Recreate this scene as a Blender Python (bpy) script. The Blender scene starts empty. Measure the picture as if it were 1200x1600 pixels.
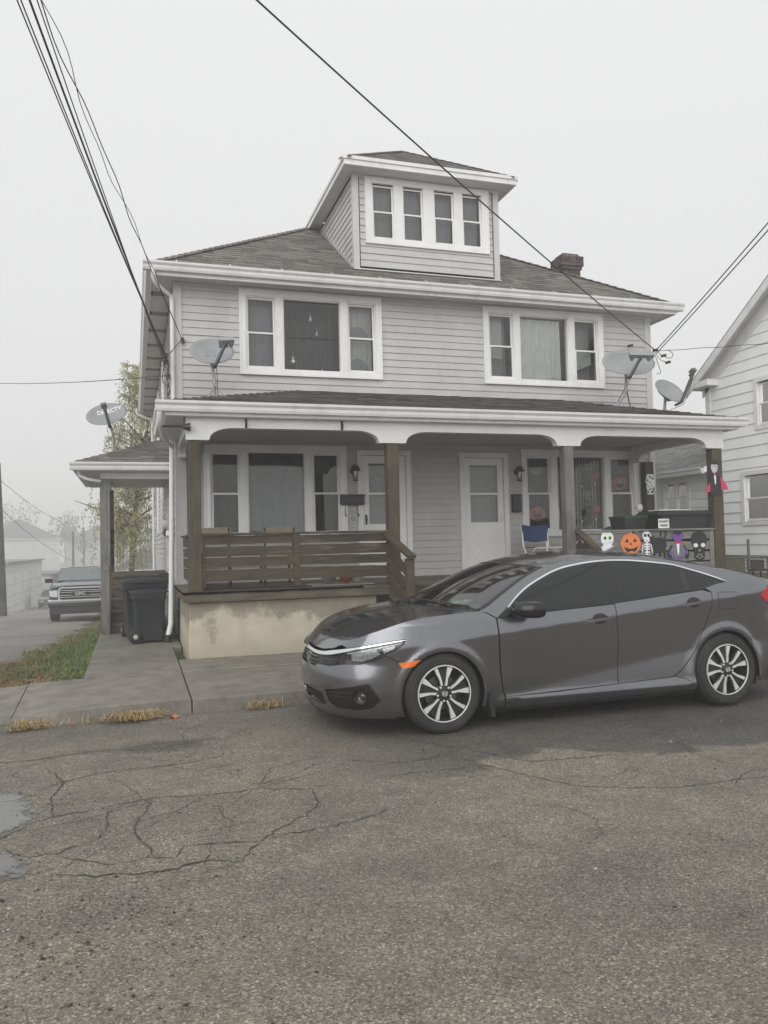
import bpy, bmesh, math, random
from math import sin, cos, pi, radians, sqrt, atan2, hypot, exp
from mathutils import Vector, Matrix
from mathutils.geometry import delaunay_2d_cdt
random.seed(7)
SC = bpy.context.scene
COL = SC.collection

# ------------------------------------------------------------------ camera
CAM_H = 1.53
yaw, pitch, roll = radians(17.556), radians(2.252), radians(-1.346)
fw = Vector((sin(yaw)*cos(pitch), cos(yaw)*cos(pitch), sin(pitch)))
rt = Vector((cos(yaw), -sin(yaw), 0))
up = rt.cross(fw)
r2 = rt*cos(roll) + up*sin(roll)
u2 = -rt*sin(roll) + up*cos(roll)
camd = bpy.data.cameras.new('camera')
cam = bpy.data.objects.new('camera', camd)
COL.objects.link(cam)
cam.matrix_world = Matrix(((r2.x, u2.x, -fw.x, 0), (r2.y, u2.y, -fw.y, 0), (r2.z, u2.z, -fw.z, CAM_H), (0, 0, 0, 1)))
camd.sensor_fit = 'VERTICAL'
camd.sensor_height = 36.0
camd.lens = 36*1239.6/1600
camd.clip_start = 0.05
camd.clip_end = 3000
SC.camera = cam

# ------------------------------------------------------------------ world: foggy overcast daylight
SUN_EL, SUN_ROT = radians(29), radians(212)
w = bpy.data.worlds.new('World'); SC.world = w; w.use_nodes = True
nt = w.node_tree; nt.nodes.clear()
sky = nt.nodes.new('ShaderNodeTexSky'); sky.sky_type = 'NISHITA'; sky.sun_disc = False
sky.sun_elevation = SUN_EL; sky.sun_rotation = SUN_ROT; sky.dust_density = 4; sky.air_density = 1
bg = nt.nodes.new('ShaderNodeBackground'); bg.inputs[1].default_value = 0.1
out = nt.nodes.new('ShaderNodeOutputWorld')
# the cloud layer hides the blue sky: only the sky texture's brightness comes through, spread out by the cloud
bw = nt.nodes.new('ShaderNodeRGBToBW'); nt.links.new(sky.outputs[0], bw.inputs[0])
geo = nt.nodes.new('ShaderNodeNewGeometry')
sep = nt.nodes.new('ShaderNodeSeparateXYZ'); nt.links.new(geo.outputs['Incoming'], sep.inputs[0])
mz = nt.nodes.new('ShaderNodeMath'); mz.operation = 'ABSOLUTE'; nt.links.new(sep.outputs[2], mz.inputs[0])
CLOUD_H, CLOUD_Z = 5.6, 6.9          # cloud brightness at the horizon and overhead (before the 0.1 strength)
mr = nt.nodes.new('ShaderNodeMapRange'); nt.links.new(mz.outputs[0], mr.inputs[0])
mr.inputs[3].default_value = CLOUD_H; mr.inputs[4].default_value = CLOUD_Z
cc = nt.nodes.new('ShaderNodeMix'); cc.data_type = 'FLOAT'; cc.inputs[0].default_value = 0.9
nt.links.new(bw.outputs[0], cc.inputs[2]); nt.links.new(mr.outputs[0], cc.inputs[3])
cm = nt.nodes.new('ShaderNodeCombineColor')
for k, f in enumerate((0.995, 1.0, 1.0)):
    m = nt.nodes.new('ShaderNodeMath'); m.operation = 'MULTIPLY'; m.inputs[1].default_value = f
    nt.links.new(cc.outputs[0], m.inputs[0]); nt.links.new(m.outputs[0], cm.inputs[k])
nt.links.new(cm.outputs[0], bg.inputs[0]); nt.links.new(bg.outputs[0], out.inputs[0])

sd = bpy.data.lights.new('sun', 'SUN'); sd.energy = 1.5; sd.angle = radians(70); sd.color = (1, 0.99, 0.975)
sun = bpy.data.objects.new('sun', sd); COL.objects.link(sun)
# the veiled sun stands behind the camera, high to the left
sdir = Vector((sin(SUN_ROT)*cos(SUN_EL), cos(SUN_ROT)*cos(SUN_EL), sin(SUN_EL)))
sun.rotation_euler = sdir.to_track_quat('Z', 'Y').to_euler()
sun.location = (0, -20, 30)

SC.view_settings.view_transform = 'Standard'
SC.view_settings.look = 'None'
SC.view_settings.exposure = 0.56
SC.view_settings.gamma = 1
SC.view_settings.use_curve_mapping = False
SC.cycles.volume_bounces = 4
SC.cycles.max_bounces = 8
SC.cycles.volume_max_steps = 64

# ------------------------------------------------------------------ helpers
class MB:
    """collects shapes into one mesh"""
    def __init__(s): s.v = []; s.f = []; s.n = None
    def add(s, vs, fs):
        b = len(s.v); s.v += [tuple(v) for v in vs]; s.f += [tuple(b+i for i in f) for f in fs]; return s
    def box(s, x0, x1, y0, y1, z0, z1):
        return s.add([(x0,y0,z0),(x1,y0,z0),(x1,y1,z0),(x0,y1,z0),(x0,y0,z1),(x1,y0,z1),(x1,y1,z1),(x0,y1,z1)],
                     [(0,3,2,1),(4,5,6,7),(0,1,5,4),(1,2,6,5),(2,3,7,6),(3,0,4,7)])
    def bbox(s, x0, x1, y0, y1, z0, z1, b=0.006):
        """box with bevelled edges (26-gon style: 3 shrunken shells)"""
        X = ((x0, x1), (x0+b, x1-b)); Y = ((y0, y1), (y0+b, y1-b)); Z = ((z0, z1), (z0+b, z1-b))
        vs = []
        idx = {}
        for a in range(3):
            for i in (0,1):
                for j in (0,1):
                    for k in (0,1):
                        p = (X[0 if a==0 else 1][i], Y[0 if a==1 else 1][j], Z[0 if a==2 else 1][k])
                        idx[a,i,j,k] = len(vs); vs.append(p)
        fs = []
        for i in (0,1):
            fs.append([idx[0,i,0,0], idx[0,i,0,1], idx[0,i,1,1], idx[0,i,1,0]][::(1 if i==0 else -1)])
            fs.append([idx[1,0,i,0], idx[1,1,i,0], idx[1,1,i,1], idx[1,0,i,1]][::(1 if i==0 else -1)])
            fs.append([idx[2,0,0,i], idx[2,0,1,i], idx[2,1,1,i], idx[2,1,0,i]][::(1 if i==0 else -1)])
        for i in (0,1):
            for j in (0,1):
                fs.append([idx[0,i,j,0], idx[0,i,j,1], idx[1,i,j,1], idx[1,i,j,0]])
                fs.append([idx[0,i,0,j], idx[0,i,1,j], idx[2,i,1,j], idx[2,i,0,j]])
                fs.append([idx[1,0,i,j], idx[1,1,i,j], idx[2,1,i,j], idx[2,0,i,j]])
                for k in (0,1): fs.append([idx[0,i,j,k], idx[1,i,j,k], idx[2,i,j,k]])
        return s.add(vs, fs)
    def obox(s, c, ax, ay, az):
        """oriented box: centre and three half-axis vectors"""
        c, ax, ay, az = Vector(c), Vector(ax), Vector(ay), Vector(az)
        vs = [c+ax*i+ay*j+az*k for k in (-1,1) for (i,j) in ((-1,-1),(1,-1),(1,1),(-1,1))]
        return s.add(vs, [(0,3,2,1),(4,5,6,7),(0,1,5,4),(1,2,6,5),(2,3,7,6),(3,0,4,7)])
    def bar(s, a, b, w, h=None, upv=(0,0,1)):
        a, b = Vector(a), Vector(b); d = (b-a)
        L = d.length; d = d/L; u = Vector(upv)
        if abs(d.dot(u)) > 0.98: u = Vector((1,0,0))
        sd_ = d.cross(u).normalized(); u = sd_.cross(d)
        return s.obox((a+b)/2, d*L/2, sd_*w/2, u*(h or w)/2)
    def tube(s, pts, r, n=8, cap=True):
        pts = [Vector(p) for p in pts]; rings = []
        pu = None
        for i, p in enumerate(pts):
            d = (pts[min(i+1, len(pts)-1)] - pts[max(i-1, 0)]).normalized()
            u = Vector((0,0,1)) if abs(d.z) < 0.95 else Vector((1,0,0))
            if pu is not None: u = pu
            a = d.cross(u)
            if a.length < 1e-4: a = d.orthogonal()
            a.normalize(); b = a.cross(d).normalized(); pu = b
            rr = r[i] if isinstance(r, (list, tuple)) else r
            rings.append([p + a*cos(2*pi*k/n)*rr + b*sin(2*pi*k/n)*rr for k in range(n)])
        vs = [v for R in rings for v in R]; fs = []
        for i in range(len(pts)-1):
            for k in range(n):
                fs.append((i*n+k, i*n+(k+1)%n, (i+1)*n+(k+1)%n, (i+1)*n+k))
        if cap: fs.append(tuple(range(n))[::-1]); fs.append(tuple((len(pts)-1)*n+k for k in range(n)))
        return s.add(vs, fs)
    def lathe(s, prof, c=(0,0,0), axis='z', n=24, closed=False):
        """prof: list of (radius, height) about axis"""
        vs = []; fs = []
        for (r, h) in prof:
            for k in range(n):
                a = 2*pi*k/n; p, q = r*cos(a), r*sin(a)
                if axis == 'z': v = (p, q, h)
                elif axis == 'y': v = (p, h, q)
                else: v = (h, p, q)
                vs.append((v[0]+c[0], v[1]+c[1], v[2]+c[2]))
        m = len(prof)
        for i in range(m if closed else m-1):
            for k in range(n):
                j = (i+1) % m
                fs.append((i*n+k, i*n+(k+1)%n, j*n+(k+1)%n, j*n+k))
        return s.add(vs, fs)
    def prism(s, poly, o, ax, ay, dep):
        """polygon in the plane (o, ax, ay), extruded by the vector dep"""
        o, ax, ay, dep = Vector(o), Vector(ax), Vector(ay), Vector(dep)
        n = len(poly)
        a = [o+ax*p[0]+ay*p[1] for p in poly]
        vs = a + [v+dep for v in a]
        fs = [tuple(range(n))[::-1], tuple(range(n, 2*n))] + [(i, (i+1)%n, n+(i+1)%n, n+i) for i in range(n)]
        return s.add(vs, fs)
    def strip(s, poly, path, closed=False):
        """sweep an open cross-section list of point-lists: path = list of rings (same length)"""
        n = len(path[0]); vs = [v for R in path for v in R]; fs = []
        for i in range(len(path)-1):
            for k in range(n if closed else n-1):
                fs.append((i*n+k, i*n+(k+1)%n, (i+1)*n+(k+1)%n, (i+1)*n+k))
        return s.add(vs, fs)
    def build(s, name, mat, parent=None, smooth=False, recalc=True, **kw):
        me = bpy.data.meshes.new(name); me.from_pydata(s.v, [], s.f)
        if recalc:
            bm = bmesh.new(); bm.from_mesh(me); bmesh.ops.recalc_face_normals(bm, faces=bm.faces); bm.to_mesh(me); bm.free()
        if smooth:
            me.polygons.foreach_set('use_smooth', [True]*len(me.polygons))
            if smooth != 'all':
                me.set_sharp_from_angle(angle=radians(smooth if smooth is not True else 40))
        me.update()
        return link(name, me, mat, parent, **kw)

def link(name, me, mat, parent=None, **kw):
    o = bpy.data.objects.new(name, me); COL.objects.link(o)
    if mat is not None:
        if len(me.materials) == 0: me.materials.append(mat)
    if parent is not None: adopt(o, parent)
    for k, v in kw.items(): o[k] = v
    return o

def adopt(o, parent):
    o.parent = parent
    m = Matrix.Identity(4); p = parent
    while p is not None:
        m = p.matrix_basis.to_4x4() @ m if p.parent is None else p.matrix_parent_inverse @ p.matrix_basis @ m
        p = p.parent
    o.matrix_parent_inverse = m.inverted()

def thing(name, label, cat, loc=(0,0,0), rotz=0, group=None):
    o = bpy.data.objects.new(name, None); COL.objects.link(o)
    o.empty_display_size = 0.2
    o.location = loc; o.rotation_euler = (0, 0, rotz)
    o.matrix_basis = Matrix.Translation(Vector(loc)) @ Matrix.Rotation(rotz, 4, 'Z')
    o['label'] = label; o['category'] = cat
    if group: o['group'] = group
    return o

def tag(o, label, cat, group=None):
    o['label'] = label; o['category'] = cat
    if group: o['group'] = group
    return o

def kids(o): return [c for c in list(o.children)]
def copy_tree(o, parent=None):
    c = o.copy(); COL.objects.link(c)
    if parent is not None:
        c.parent = parent; c.matrix_parent_inverse = o.matrix_parent_inverse
    for ch in kids(o): copy_tree(ch, c)
    return c

# ------------------------------------------------------------------ materials
MATS = {}
def nmat(name):
    m = bpy.data.materials.new(name); m.use_nodes = True
    m.node_tree.nodes.clear()
    N = m.node_tree.nodes; L = m.node_tree.links
    o = N.new('ShaderNodeOutputMaterial'); b = N.new('ShaderNodeBsdfPrincipled')
    L.new(b.outputs[0], o.inputs[0])
    return m, N, L, b, o
def rgb(h):
    return tuple(h)+(1,) if len(h) == 3 else h
def noise(N, L, scale, detail=4, rough=0.6, vec=None, obj=True, stretch=None):
    t = N.new('ShaderNodeTexNoise'); t.inputs['Scale'].default_value = scale
    t.inputs['Detail'].default_value = detail; t.inputs['Roughness'].default_value = rough
    if vec is None:
        g = N.new('ShaderNodeNewGeometry'); vec = g.outputs['Position']
    if stretch:
        mp = N.new('ShaderNodeMapping'); mp.inputs['Scale'].default_value = stretch
        L.new(vec, mp.inputs[0]); vec = mp.outputs[0]
    L.new(vec, t.inputs['Vector'])
    return t
def ramp(N, L, src, stops):
    r = N.new('ShaderNodeValToRGB'); L.new(src, r.inputs[0])
    e = r.color_ramp.elements
    while len(e) < len(stops): e.new(0.5)
    for i, (p, c) in enumerate(stops):
        e[i].position = p; e[i].color = rgb(c) if not isinstance(c, (int, float)) else (c, c, c, 1)
    return r
def mixc(N, L, fac, a, b, mode='MIX'):
    m = N.new('ShaderNodeMix'); m.data_type = 'RGBA'; m.blend_type = mode
    for s, v in ((m.inputs[0], fac), (m.inputs[6], a), (m.inputs[7], b)):
        if hasattr(v, 'is_linked') or hasattr(v, 'links'): L.new(v, s)
        elif isinstance(v, (int, float)): s.default_value = v
        else: s.default_value = rgb(v)
    return m.outputs[2]
def bump(N, L, b, src, strength=0.2, dist=0.01):
    bp = N.new('ShaderNodeBump'); bp.inputs['Strength'].default_value = strength; bp.inputs['Distance'].default_value = dist
    L.new(src, bp.inputs['Height']); L.new(bp.outputs[0], b.inputs['Normal']); return bp
def mat(name, col, rough=0.6, var=0.12, scale=6, metal=0, spec=0.5, coat=0, bmp=0, bscale=60, dirt=None, dirt_amt=0.0, dirt_scale=2.5, stretch=None, island=0.0):
    """general painted / plain surface: base colour with soft wear, dirt streaks and fine relief"""
    if name in MATS: return MATS[name]
    m, N, L, b, o = nmat(name)
    n1 = noise(N, L, scale, 5, 0.65, stretch=stretch)
    c0 = tuple(max(0, c*(1-var)) for c in col); c1 = tuple(min(1, c*(1+var)) for c in col)
    r = ramp(N, L, n1.outputs[0], [(0.3, c0), (0.7, c1)])
    c = r.outputs[0]
    if dirt:
        n2 = noise(N, L, dirt_scale, 6, 0.7, stretch=(1, 1, 0.35))
        rr = ramp(N, L, n2.outputs[0], [(0.5, 0.0), (0.75, dirt_amt)])
        c = mixc(N, L, rr.outputs[0], c, dirt)
    if island:
        g = N.new('ShaderNodeNewGeometry')
        ri = ramp(N, L, g.outputs['Random Per Island'], [(0, 1-island), (1, 1+island)])
        c = mixc(N, L, 1.0, c, ri.outputs[0], 'MULTIPLY')
    L.new(c, b.inputs['Base Color'])
    b.inputs['Roughness'].default_value = rough; b.inputs['Metallic'].default_value = metal
    b.inputs['Specular IOR Level'].default_value = spec
    if coat: b.inputs['Coat Weight'].default_value = coat; b.inputs['Coat Roughness'].default_value = 0.04
    if bmp:
        n3 = noise(N, L, bscale, 3, 0.6, stretch=stretch)
        bump(N, L, b, n3.outputs[0], bmp, 0.004)
    MATS[name] = m
    return m
def glass(name, tint=(0.9, 0.92, 0.92), rough=0.0, refl=1.0, ior=1.7):
    """thin window pane: clear see-through plus mirror reflection by angle"""
    if name in MATS: return MATS[name]
    m, N, L, b, o = nmat(name)
    N.remove(b)
    t = N.new('ShaderNodeBsdfTransparent'); t.inputs[0].default_value = rgb(tint)
    g = N.new('ShaderNodeBsdfGlossy'); g.inputs['Roughness'].default_value = rough; g.inputs[0].default_value = (refl, refl, refl, 1)
    fr = N.new('ShaderNodeFresnel'); fr.inputs[0].default_value = ior
    nz = noise(N, L, 3.0, 2, 0.5); bp = N.new('ShaderNodeBump'); bp.inputs['Strength'].default_value = 0.03; bp.inputs['Distance'].default_value = 0.02
    L.new(nz.outputs[0], bp.inputs['Height']); L.new(bp.outputs[0], g.inputs['Normal'])
    mx = N.new('ShaderNodeMixShader'); L.new(fr.outputs[0], mx.inputs[0]); L.new(t.outputs[0], mx.inputs[1]); L.new(g.outputs[0], mx.inputs[2])
    L.new(mx.outputs[0], o.inputs[0])
    MATS[name] = m
    return m
def wood(name, col, dark, rough=0.75, stretch=(2, 30, 30), worn=None, worn_at=(0.62, 0.75)):
    """weathered timber: grain stretched along one axis, optional bare patches"""
    if name in MATS: return MATS[name]
    m, N, L, b, o = nmat(name)
    n1 = noise(N, L, 1.5, 8, 0.7, stretch=stretch)
    r = ramp(N, L, n1.outputs[0], [(0.3, dark), (0.55, col), (0.8, tuple(min(1, c*1.35) for c in col))])
    c = r.outputs[0]
    n0 = noise(N, L, 1.3, 4, 0.6)
    r0 = ramp(N, L, n0.outputs[0], [(0.35, 0.55), (0.7, 1.15)])
    c = mixc(N, L, 1.0, c, r0.outputs[0], 'MULTIPLY')
    if worn:
        n2 = noise(N, L, 1.1, 6, 0.75, stretch=tuple(x*0.6 for x in stretch))
        rw = ramp(N, L, n2.outputs[0], [(worn_at[0], 0.0), (worn_at[1], 0.9)])
        c = mixc(N, L, rw.outputs[0], c, worn)
    L.new(c, b.inputs['Base Color']); b.inputs['Roughness'].default_value = rough
    n3 = noise(N, L, 3, 6, 0.7, stretch=stretch); bump(N, L, b, n3.outputs[0], 0.5, 0.006)
    MATS[name] = m
    return m
# ================================================================== GROUND
def sstep(a, b, x):
    t = max(0.0, min(1.0, (x-a)/(b-a))); return t*t*(3-2*t)
def terrain(x, y):
    d = -0.045*max(0, min(y, 62)-9.5)
    d -= 0.016*max(0, min(y, 95)-38)
    if y > 62: d -= 0.03*min(y-62, 33)
    wl = 1-sstep(-0.95, -0.5, x)
    if y > 23: wl = max(wl, sstep(23, 30, y))
    base = 0.1*sstep(8.0, 9.0, y)
    return wl*d*(1 if y > 9.5 else 0) + (1-wl)*base - 0.02 + wl*0.03*sstep(7.9, 9.5, y)

# road material: worn grey-brown tarmac with light chips, cracks, darker repair
def road_material(name, base=(0.168, 0.150, 0.124), detail=True):
    m, N, L, b, o = nmat(name)
    g = N.new('ShaderNodeNewGeometry'); pos = g.outputs['Position']
    # two sizes of stone chips
    v1 = N.new('ShaderNodeTexVoronoi'); v1.inputs['Scale'].default_value = 130; L.new(pos, v1.inputs['Vector'])
    v2 = N.new('ShaderNodeTexVoronoi'); v2.inputs['Scale'].default_value = 62; L.new(pos, v2.inputs['Vector'])
    h1 = N.new('ShaderNodeSeparateColor'); L.new(v1.outputs['Color'], h1.inputs[0])
    h2 = N.new('ShaderNodeSeparateColor'); L.new(v2.outputs['Color'], h2.inputs[0])
    tone = ramp(N, L, h1.outputs[0], [(0.0, tuple(c*0.55 for c in base)), (0.35, tuple(c*0.95 for c in base)), (0.72, tuple(c*1.25 for c in base)), (0.92, tuple(c*1.6 for c in base)), (1.0, (0.42, 0.37, 0.3))])
    chip = ramp(N, L, h2.outputs[1], [(0.93, 0.0), (0.95, 0.8)])
    core = ramp(N, L, v2.outputs['Distance'], [(0.25, 1.0), (0.45, 0.0)])
    cm_ = N.new('ShaderNodeMath'); cm_.operation = 'MULTIPLY'; L.new(chip.outputs[0], cm_.inputs[0]); L.new(core.outputs[0], cm_.inputs[1])
    chipcol = ramp(N, L, h2.outputs[0], [(0.0, (0.3, 0.25, 0.19)), (0.5, (0.38, 0.34, 0.29)), (0.8, (0.5, 0.47, 0.42)), (1.0, (0.16, 0.13, 0.11))])
    c = mixc(N, L, cm_.outputs[0], tone.outputs[0], chipcol.outputs[0])
    # broad stains
    n1 = noise(N, L, 0.55, 6, 0.65); r1 = ramp(N, L, n1.outputs[0], [(0.3, (0.76, 0.775, 0.8)), (0.5, (1.0, 1.0, 1.0)), (0.72, (1.14, 1.11, 1.05))])
    c = mixc(N, L, 1.0, c, r1.outputs[0], 'MULTIPLY')
    n5 = noise(N, L, 0.9, 5, 0.6, stretch=(0.25, 1.3, 1)); r5 = ramp(N, L, n5.outputs[0], [(0.36, (0.86, 0.865, 0.875)), (0.5, (1, 1, 1)), (0.66, (1.08, 1.07, 1.04))])
    c = mixc(N, L, 1.0, c, r5.outputs[0], 'MULTIPLY')
    n2 = noise(N, L, 3.2, 6, 0.7); r2_ = ramp(N, L, n2.outputs[0], [(0.35, 0.78), (0.65, 1.15)])
    c = mixc(N, L, 0.8, c, r2_.outputs[0], 'MULTIPLY')
    rough = None
    sx = N.new('ShaderNodeSeparateXYZ'); L.new(pos, sx.inputs[0])
    if detail:
        # damp belt along the kerb; newer blue-black repair, its colour darkened under the car
        nn = noise(N, L, 1.1, 5, 0.6)
        ad = N.new('ShaderNodeMath'); ad.operation = 'MULTIPLY_ADD'; ad.inputs[1].default_value = 2.2; L.new(nn.outputs[0], ad.inputs[0]); L.new(sx.outputs[1], ad.inputs[2])
        damp = ramp(N, L, ad.outputs[0], [(0.0, 0), (1.0, 0)])
        mrr = N.new('ShaderNodeMapRange'); mrr.inputs[1].default_value = 6.9; mrr.inputs[2].default_value = 7.9; L.new(ad.outputs[0], mrr.inputs[0])
        c = mixc(N, L, mrr.outputs[0], c, (0.86, 0.87, 0.88), 'MULTIPLY')
        xr = N.new('ShaderNodeMapRange'); xr.inputs[1].default_value = 1.2; xr.inputs[2].default_value = 2.2
        ax = N.new('ShaderNodeMath'); ax.operation = 'MULTIPLY_ADD'; ax.inputs[1].default_value = 1.5; L.new(n2.outputs[0], ax.inputs[0]); L.new(sx.outputs[0], ax.inputs[2])
        ax2 = N.new('ShaderNodeMath'); ax2.operation = 'SUBTRACT'; ax2.inputs[1].default_value = 0.75; L.new(ax.outputs[0], ax2.inputs[0]); L.new(ax2.outputs[0], xr.inputs[0])
        yr = N.new('ShaderNodeMapRange'); yr.inputs[1].default_value = 6.05; yr.inputs[2].default_value = 6.2; L.new(ad.outputs[0], yr.inputs[0])
        mm = N.new('ShaderNodeMath'); mm.operation = 'MULTIPLY'; L.new(xr.outputs[0], mm.inputs[0]); L.new(yr.outputs[0], mm.inputs[1])
        c = mixc(N, L, mm.outputs[0], c, (0.50, 0.53, 0.57), 'MULTIPLY')
    rr = ramp(N, L, n2.outputs[0], [(0.3, 0.62), (0.7, 0.88)])
    rgh = rr.outputs[0]
    if detail:
        # standing damp: patches soaked round the puddles and one by the kerb
        for (wx, wy, ax_, ay_) in ((-1.25, 5.2, 0.75, 0.62), (-1.0, 4.25, 0.5, 0.34), (0.15, 6.5, 0.55, 0.24)):
            mp = N.new('ShaderNodeMapping'); mp.inputs['Location'].default_value = (-wx/ax_, -wy/ay_, 0); mp.inputs['Scale'].default_value = (1/ax_, 1/ay_, 0); L.new(pos, mp.inputs[0])
            ln_ = N.new('ShaderNodeVectorMath'); ln_.operation = 'LENGTH'; L.new(mp.outputs[0], ln_.inputs[0])
            nw = noise(N, L, 4.5, 7, 0.75); aw = N.new('ShaderNodeMath'); aw.operation = 'MULTIPLY_ADD'; aw.inputs[1].default_value = 2.6; L.new(nw.outputs[0], aw.inputs[0]); L.new(ln_.outputs['Value'], aw.inputs[2])
            wm = N.new('ShaderNodeMapRange'); wm.inputs[1].default_value = 2.35; wm.inputs[2].default_value = 1.75; L.new(aw.outputs[0], wm.inputs[0])
            c = mixc(N, L, wm.outputs[0], c, (0.55, 0.57, 0.6), 'MULTIPLY')
            mxr = N.new('ShaderNodeMix'); mxr.data_type = 'FLOAT'; L.new(wm.outputs[0], mxr.inputs[0]); L.new(rgh, mxr.inputs[2]); mxr.inputs[3].default_value = 0.22; rgh = mxr.outputs[0]
    L.new(c, b.inputs['Base Color'])
    L.new(rgh, b.inputs['Roughness']); b.inputs['Specular IOR Level'].default_value = 0.35
    # relief
    mh = N.new('ShaderNodeMath'); mh.operation = 'MULTIPLY_ADD'; mh.inputs[1].default_value = 0.5
    L.new(v1.outputs['Distance'], mh.inputs[0]); L.new(v2.outputs['Distance'], mh.inputs[2])
    bump(N, L, b, mh.outputs[0], 0.8, 0.006)
    return m
M_road = road_material('tarmac')
M_lane = road_material('lane_tarmac', (0.19, 0.182, 0.168), False)

# the road, gently uneven in front of the camera
def sheet(name, xs, ys, zf, material, **kw):
    b = MB(); n = len(xs)
    b.v = [(x, y, zf(x, y)) for y in ys for x in xs]
    b.f = [(j*n+i, j*n+i+1, (j+1)*n+i+1, (j+1)*n+i) for j in range(len(ys)-1) for i in range(n-1)]
    return b.build(name, material, smooth='all', recalc=False, **kw)
def wob(x, y):
    if not (-6 < x < 12 and -2 < y < 7.6): return 0
    e = min(1, (x+6)/2, (12-x)/2, (y+2)/2, (7.6-y)/0.5)
    return e*0.008*(sin(1.7*x+0.6*y)+sin(2.9*y-1.1*x+1)+0.7*sin(4.1*x+2.3*y+2)) - e*0.008
def frange(a, b, s):
    n = max(1, int(round((b-a)/s))); return [a+(b-a)*i/n for i in range(n+1)]
rx = [-300, -80, -30, -12] + frange(-6, 12, 0.2) + [20, 40, 90, 300]
ry = [-60, -20, -8] + frange(-2, 7.6, 0.15) + [7.75]
sheet('road', rx, ry, lambda x, y: wob(x, y), M_road, kind='structure')

# open ground behind: falls away down the lane on the left
gx = [-400, -200, -100, -50, -25, -14, -9, -7] + frange(-6, 2, 0.25) + [4, 9, 12, 20, 40, 90, 200, 400]
gy = [7.7] + frange(8, 30, 0.5) + frange(32, 70, 3) + [85, 110, 160, 240, 420]
m, N, L, b, o = nmat('earth')
n1 = noise(N, L, 0.9, 8, 0.7); n2 = noise(N, L, 7, 6, 0.7)
r = ramp(N, L, n1.outputs[0], [(0.38, (0.10, 0.075, 0.045)), (0.5, (0.075, 0.08, 0.035)), (0.62, (0.05, 0.075, 0.022))])
r2_ = ramp(N, L, n2.outputs[0], [(0.3, 0.6), (0.7, 1.3)])
L.new(mixc(N, L, 1, r.outputs[0], r2_.outputs[0], 'MULTIPLY'), b.inputs['Base Color']); b.inputs['Roughness'].default_value = 0.95
bump(N, L, b, n2.outputs[0], 0.8, 0.03)
M_earth = m
sheet('ground', gx, gy, terrain, M_earth, kind='structure')

# the lane on the left, ragged edge towards the grass
def lane_edge(y):
    return -1.5 - 0.35*sstep(9, 12, y) + 0.45*sstep(12.5, 20, y) + 0.12*sin(y*1.9) + 0.07*sin(y*4.7+1)
b_ = MB(); lys = frange(7.55, 30, 0.25) + frange(32, 110, 3)
nx = 24
for y in lys:
    e = lane_edge(y) - 0.01*max(0, y-30); x0 = -7.5 - 0.03*max(0, y-20)
    for i in range(nx+1):
        x = x0 + (e-x0)*i/nx
        zz = terrain(x, y)
        b_.v.append((x, y, zz+0.03 - (0.028 if i in (0, nx) else 0)))
for j in range(len(lys)-1):
    for i in range(nx): b_.f.append((j*(nx+1)+i, j*(nx+1)+i+1, (j+1)*(nx+1)+i+1, (j+1)*(nx+1)+i))
b_.build('lane', M_lane, smooth='all', recalc=False, kind='structure')

# cracks: sunken dark joints, laid as thin ragged ribbons of open crumbled tarmac
M_crack = mat('crack_grit', (0.05, 0.045, 0.038), 0.95, 0.4, 60)
cr = MB()
CR = [[(-0.9,4.62),(-0.7, 4.72), (-0.59, 4.91), (-0.47, 5.03), (-0.19, 5.07), (0.1, 5.17), (0.44, 5.1), (0.73, 5.13), (1.05, 5.0), (1.04, 4.73), (0.96, 4.58), (0.76, 4.38), (0.62, 4.21)],
 [(-0.68, 4.59), (-0.6, 4.47), (-0.51, 4.38), (-0.4, 4.39), (-0.21, 4.53), (-0.15, 4.73), (-0.17, 4.97), (-0.05,5.1)],
 [(0.62, 4.21), (0.37, 4.25), (0.24, 4.26), (0.17, 4.13), (0.09, 4.18), (-0.13, 4.16), (-0.39, 4.35)],
 [(-0.64, 5.6), (-0.46, 5.75), (-0.1, 5.93), (0.34, 5.98), (0.7, 6.1)],
 [(0.62, 4.21), (0.46, 3.98), (0.35, 4.05), (0.22, 4.03), (0.0, 3.95)], [(0.63, 4.23), (1.11, 4.35), (1.5, 4.5)],
 [(1.54, 5.02), (2.28, 5.03), (2.62, 4.43), (3.12, 4.16), (3.79, 4.1), (4.6, 4.3)], [(3.95, 4.27), (3.69, 4.22), (3.47, 4.02)],
 [(-1.2, 6.4), (-0.7, 6.35), (-0.3, 6.5), (0.2, 6.45), (0.6,6.6)], [(-0.47, 5.03), (-0.5, 5.4), (-0.46, 5.75), (-0.6, 6.1)],
 [(0.1, 5.17), (0.05, 4.9), (-0.02, 4.6), (0.09, 4.18)], [(0.0, 4.72), (0.2, 4.8), (0.44, 5.1)], [(0.37, 4.25), (0.33, 4.05), (0.3, 3.9)],
 [(1.9, 6.1), (2.6, 5.0), (3.4, 4.9)], [(-0.38, 4.12), (-0.2, 4.05), (0.1, 4.0), (0.35, 4.05)], [(0.73, 5.13), (0.9, 5.6), (1.4, 5.75)]]
rc = random.Random(11)
for i in range(46):                                                  # finer hairline network, mostly on the left
    x, y = (rc.gauss(-0.1, 0.75), rc.uniform(3.9, 6.6)) if i < 34 else (rc.uniform(1.2, 4.5), rc.uniform(3.9, 6.0))
    a = rc.choice((0.15, 0.25, -0.1, 1.5, 1.9)); pl = [(x, y)]
    for k in range(rc.randint(3, 9)):
        a += rc.gauss(0, 0.35); st = rc.uniform(0.06, 0.16); x += cos(a)*st; y += sin(a)*st; pl.append((x, y))
    CR.append(pl)
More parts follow.
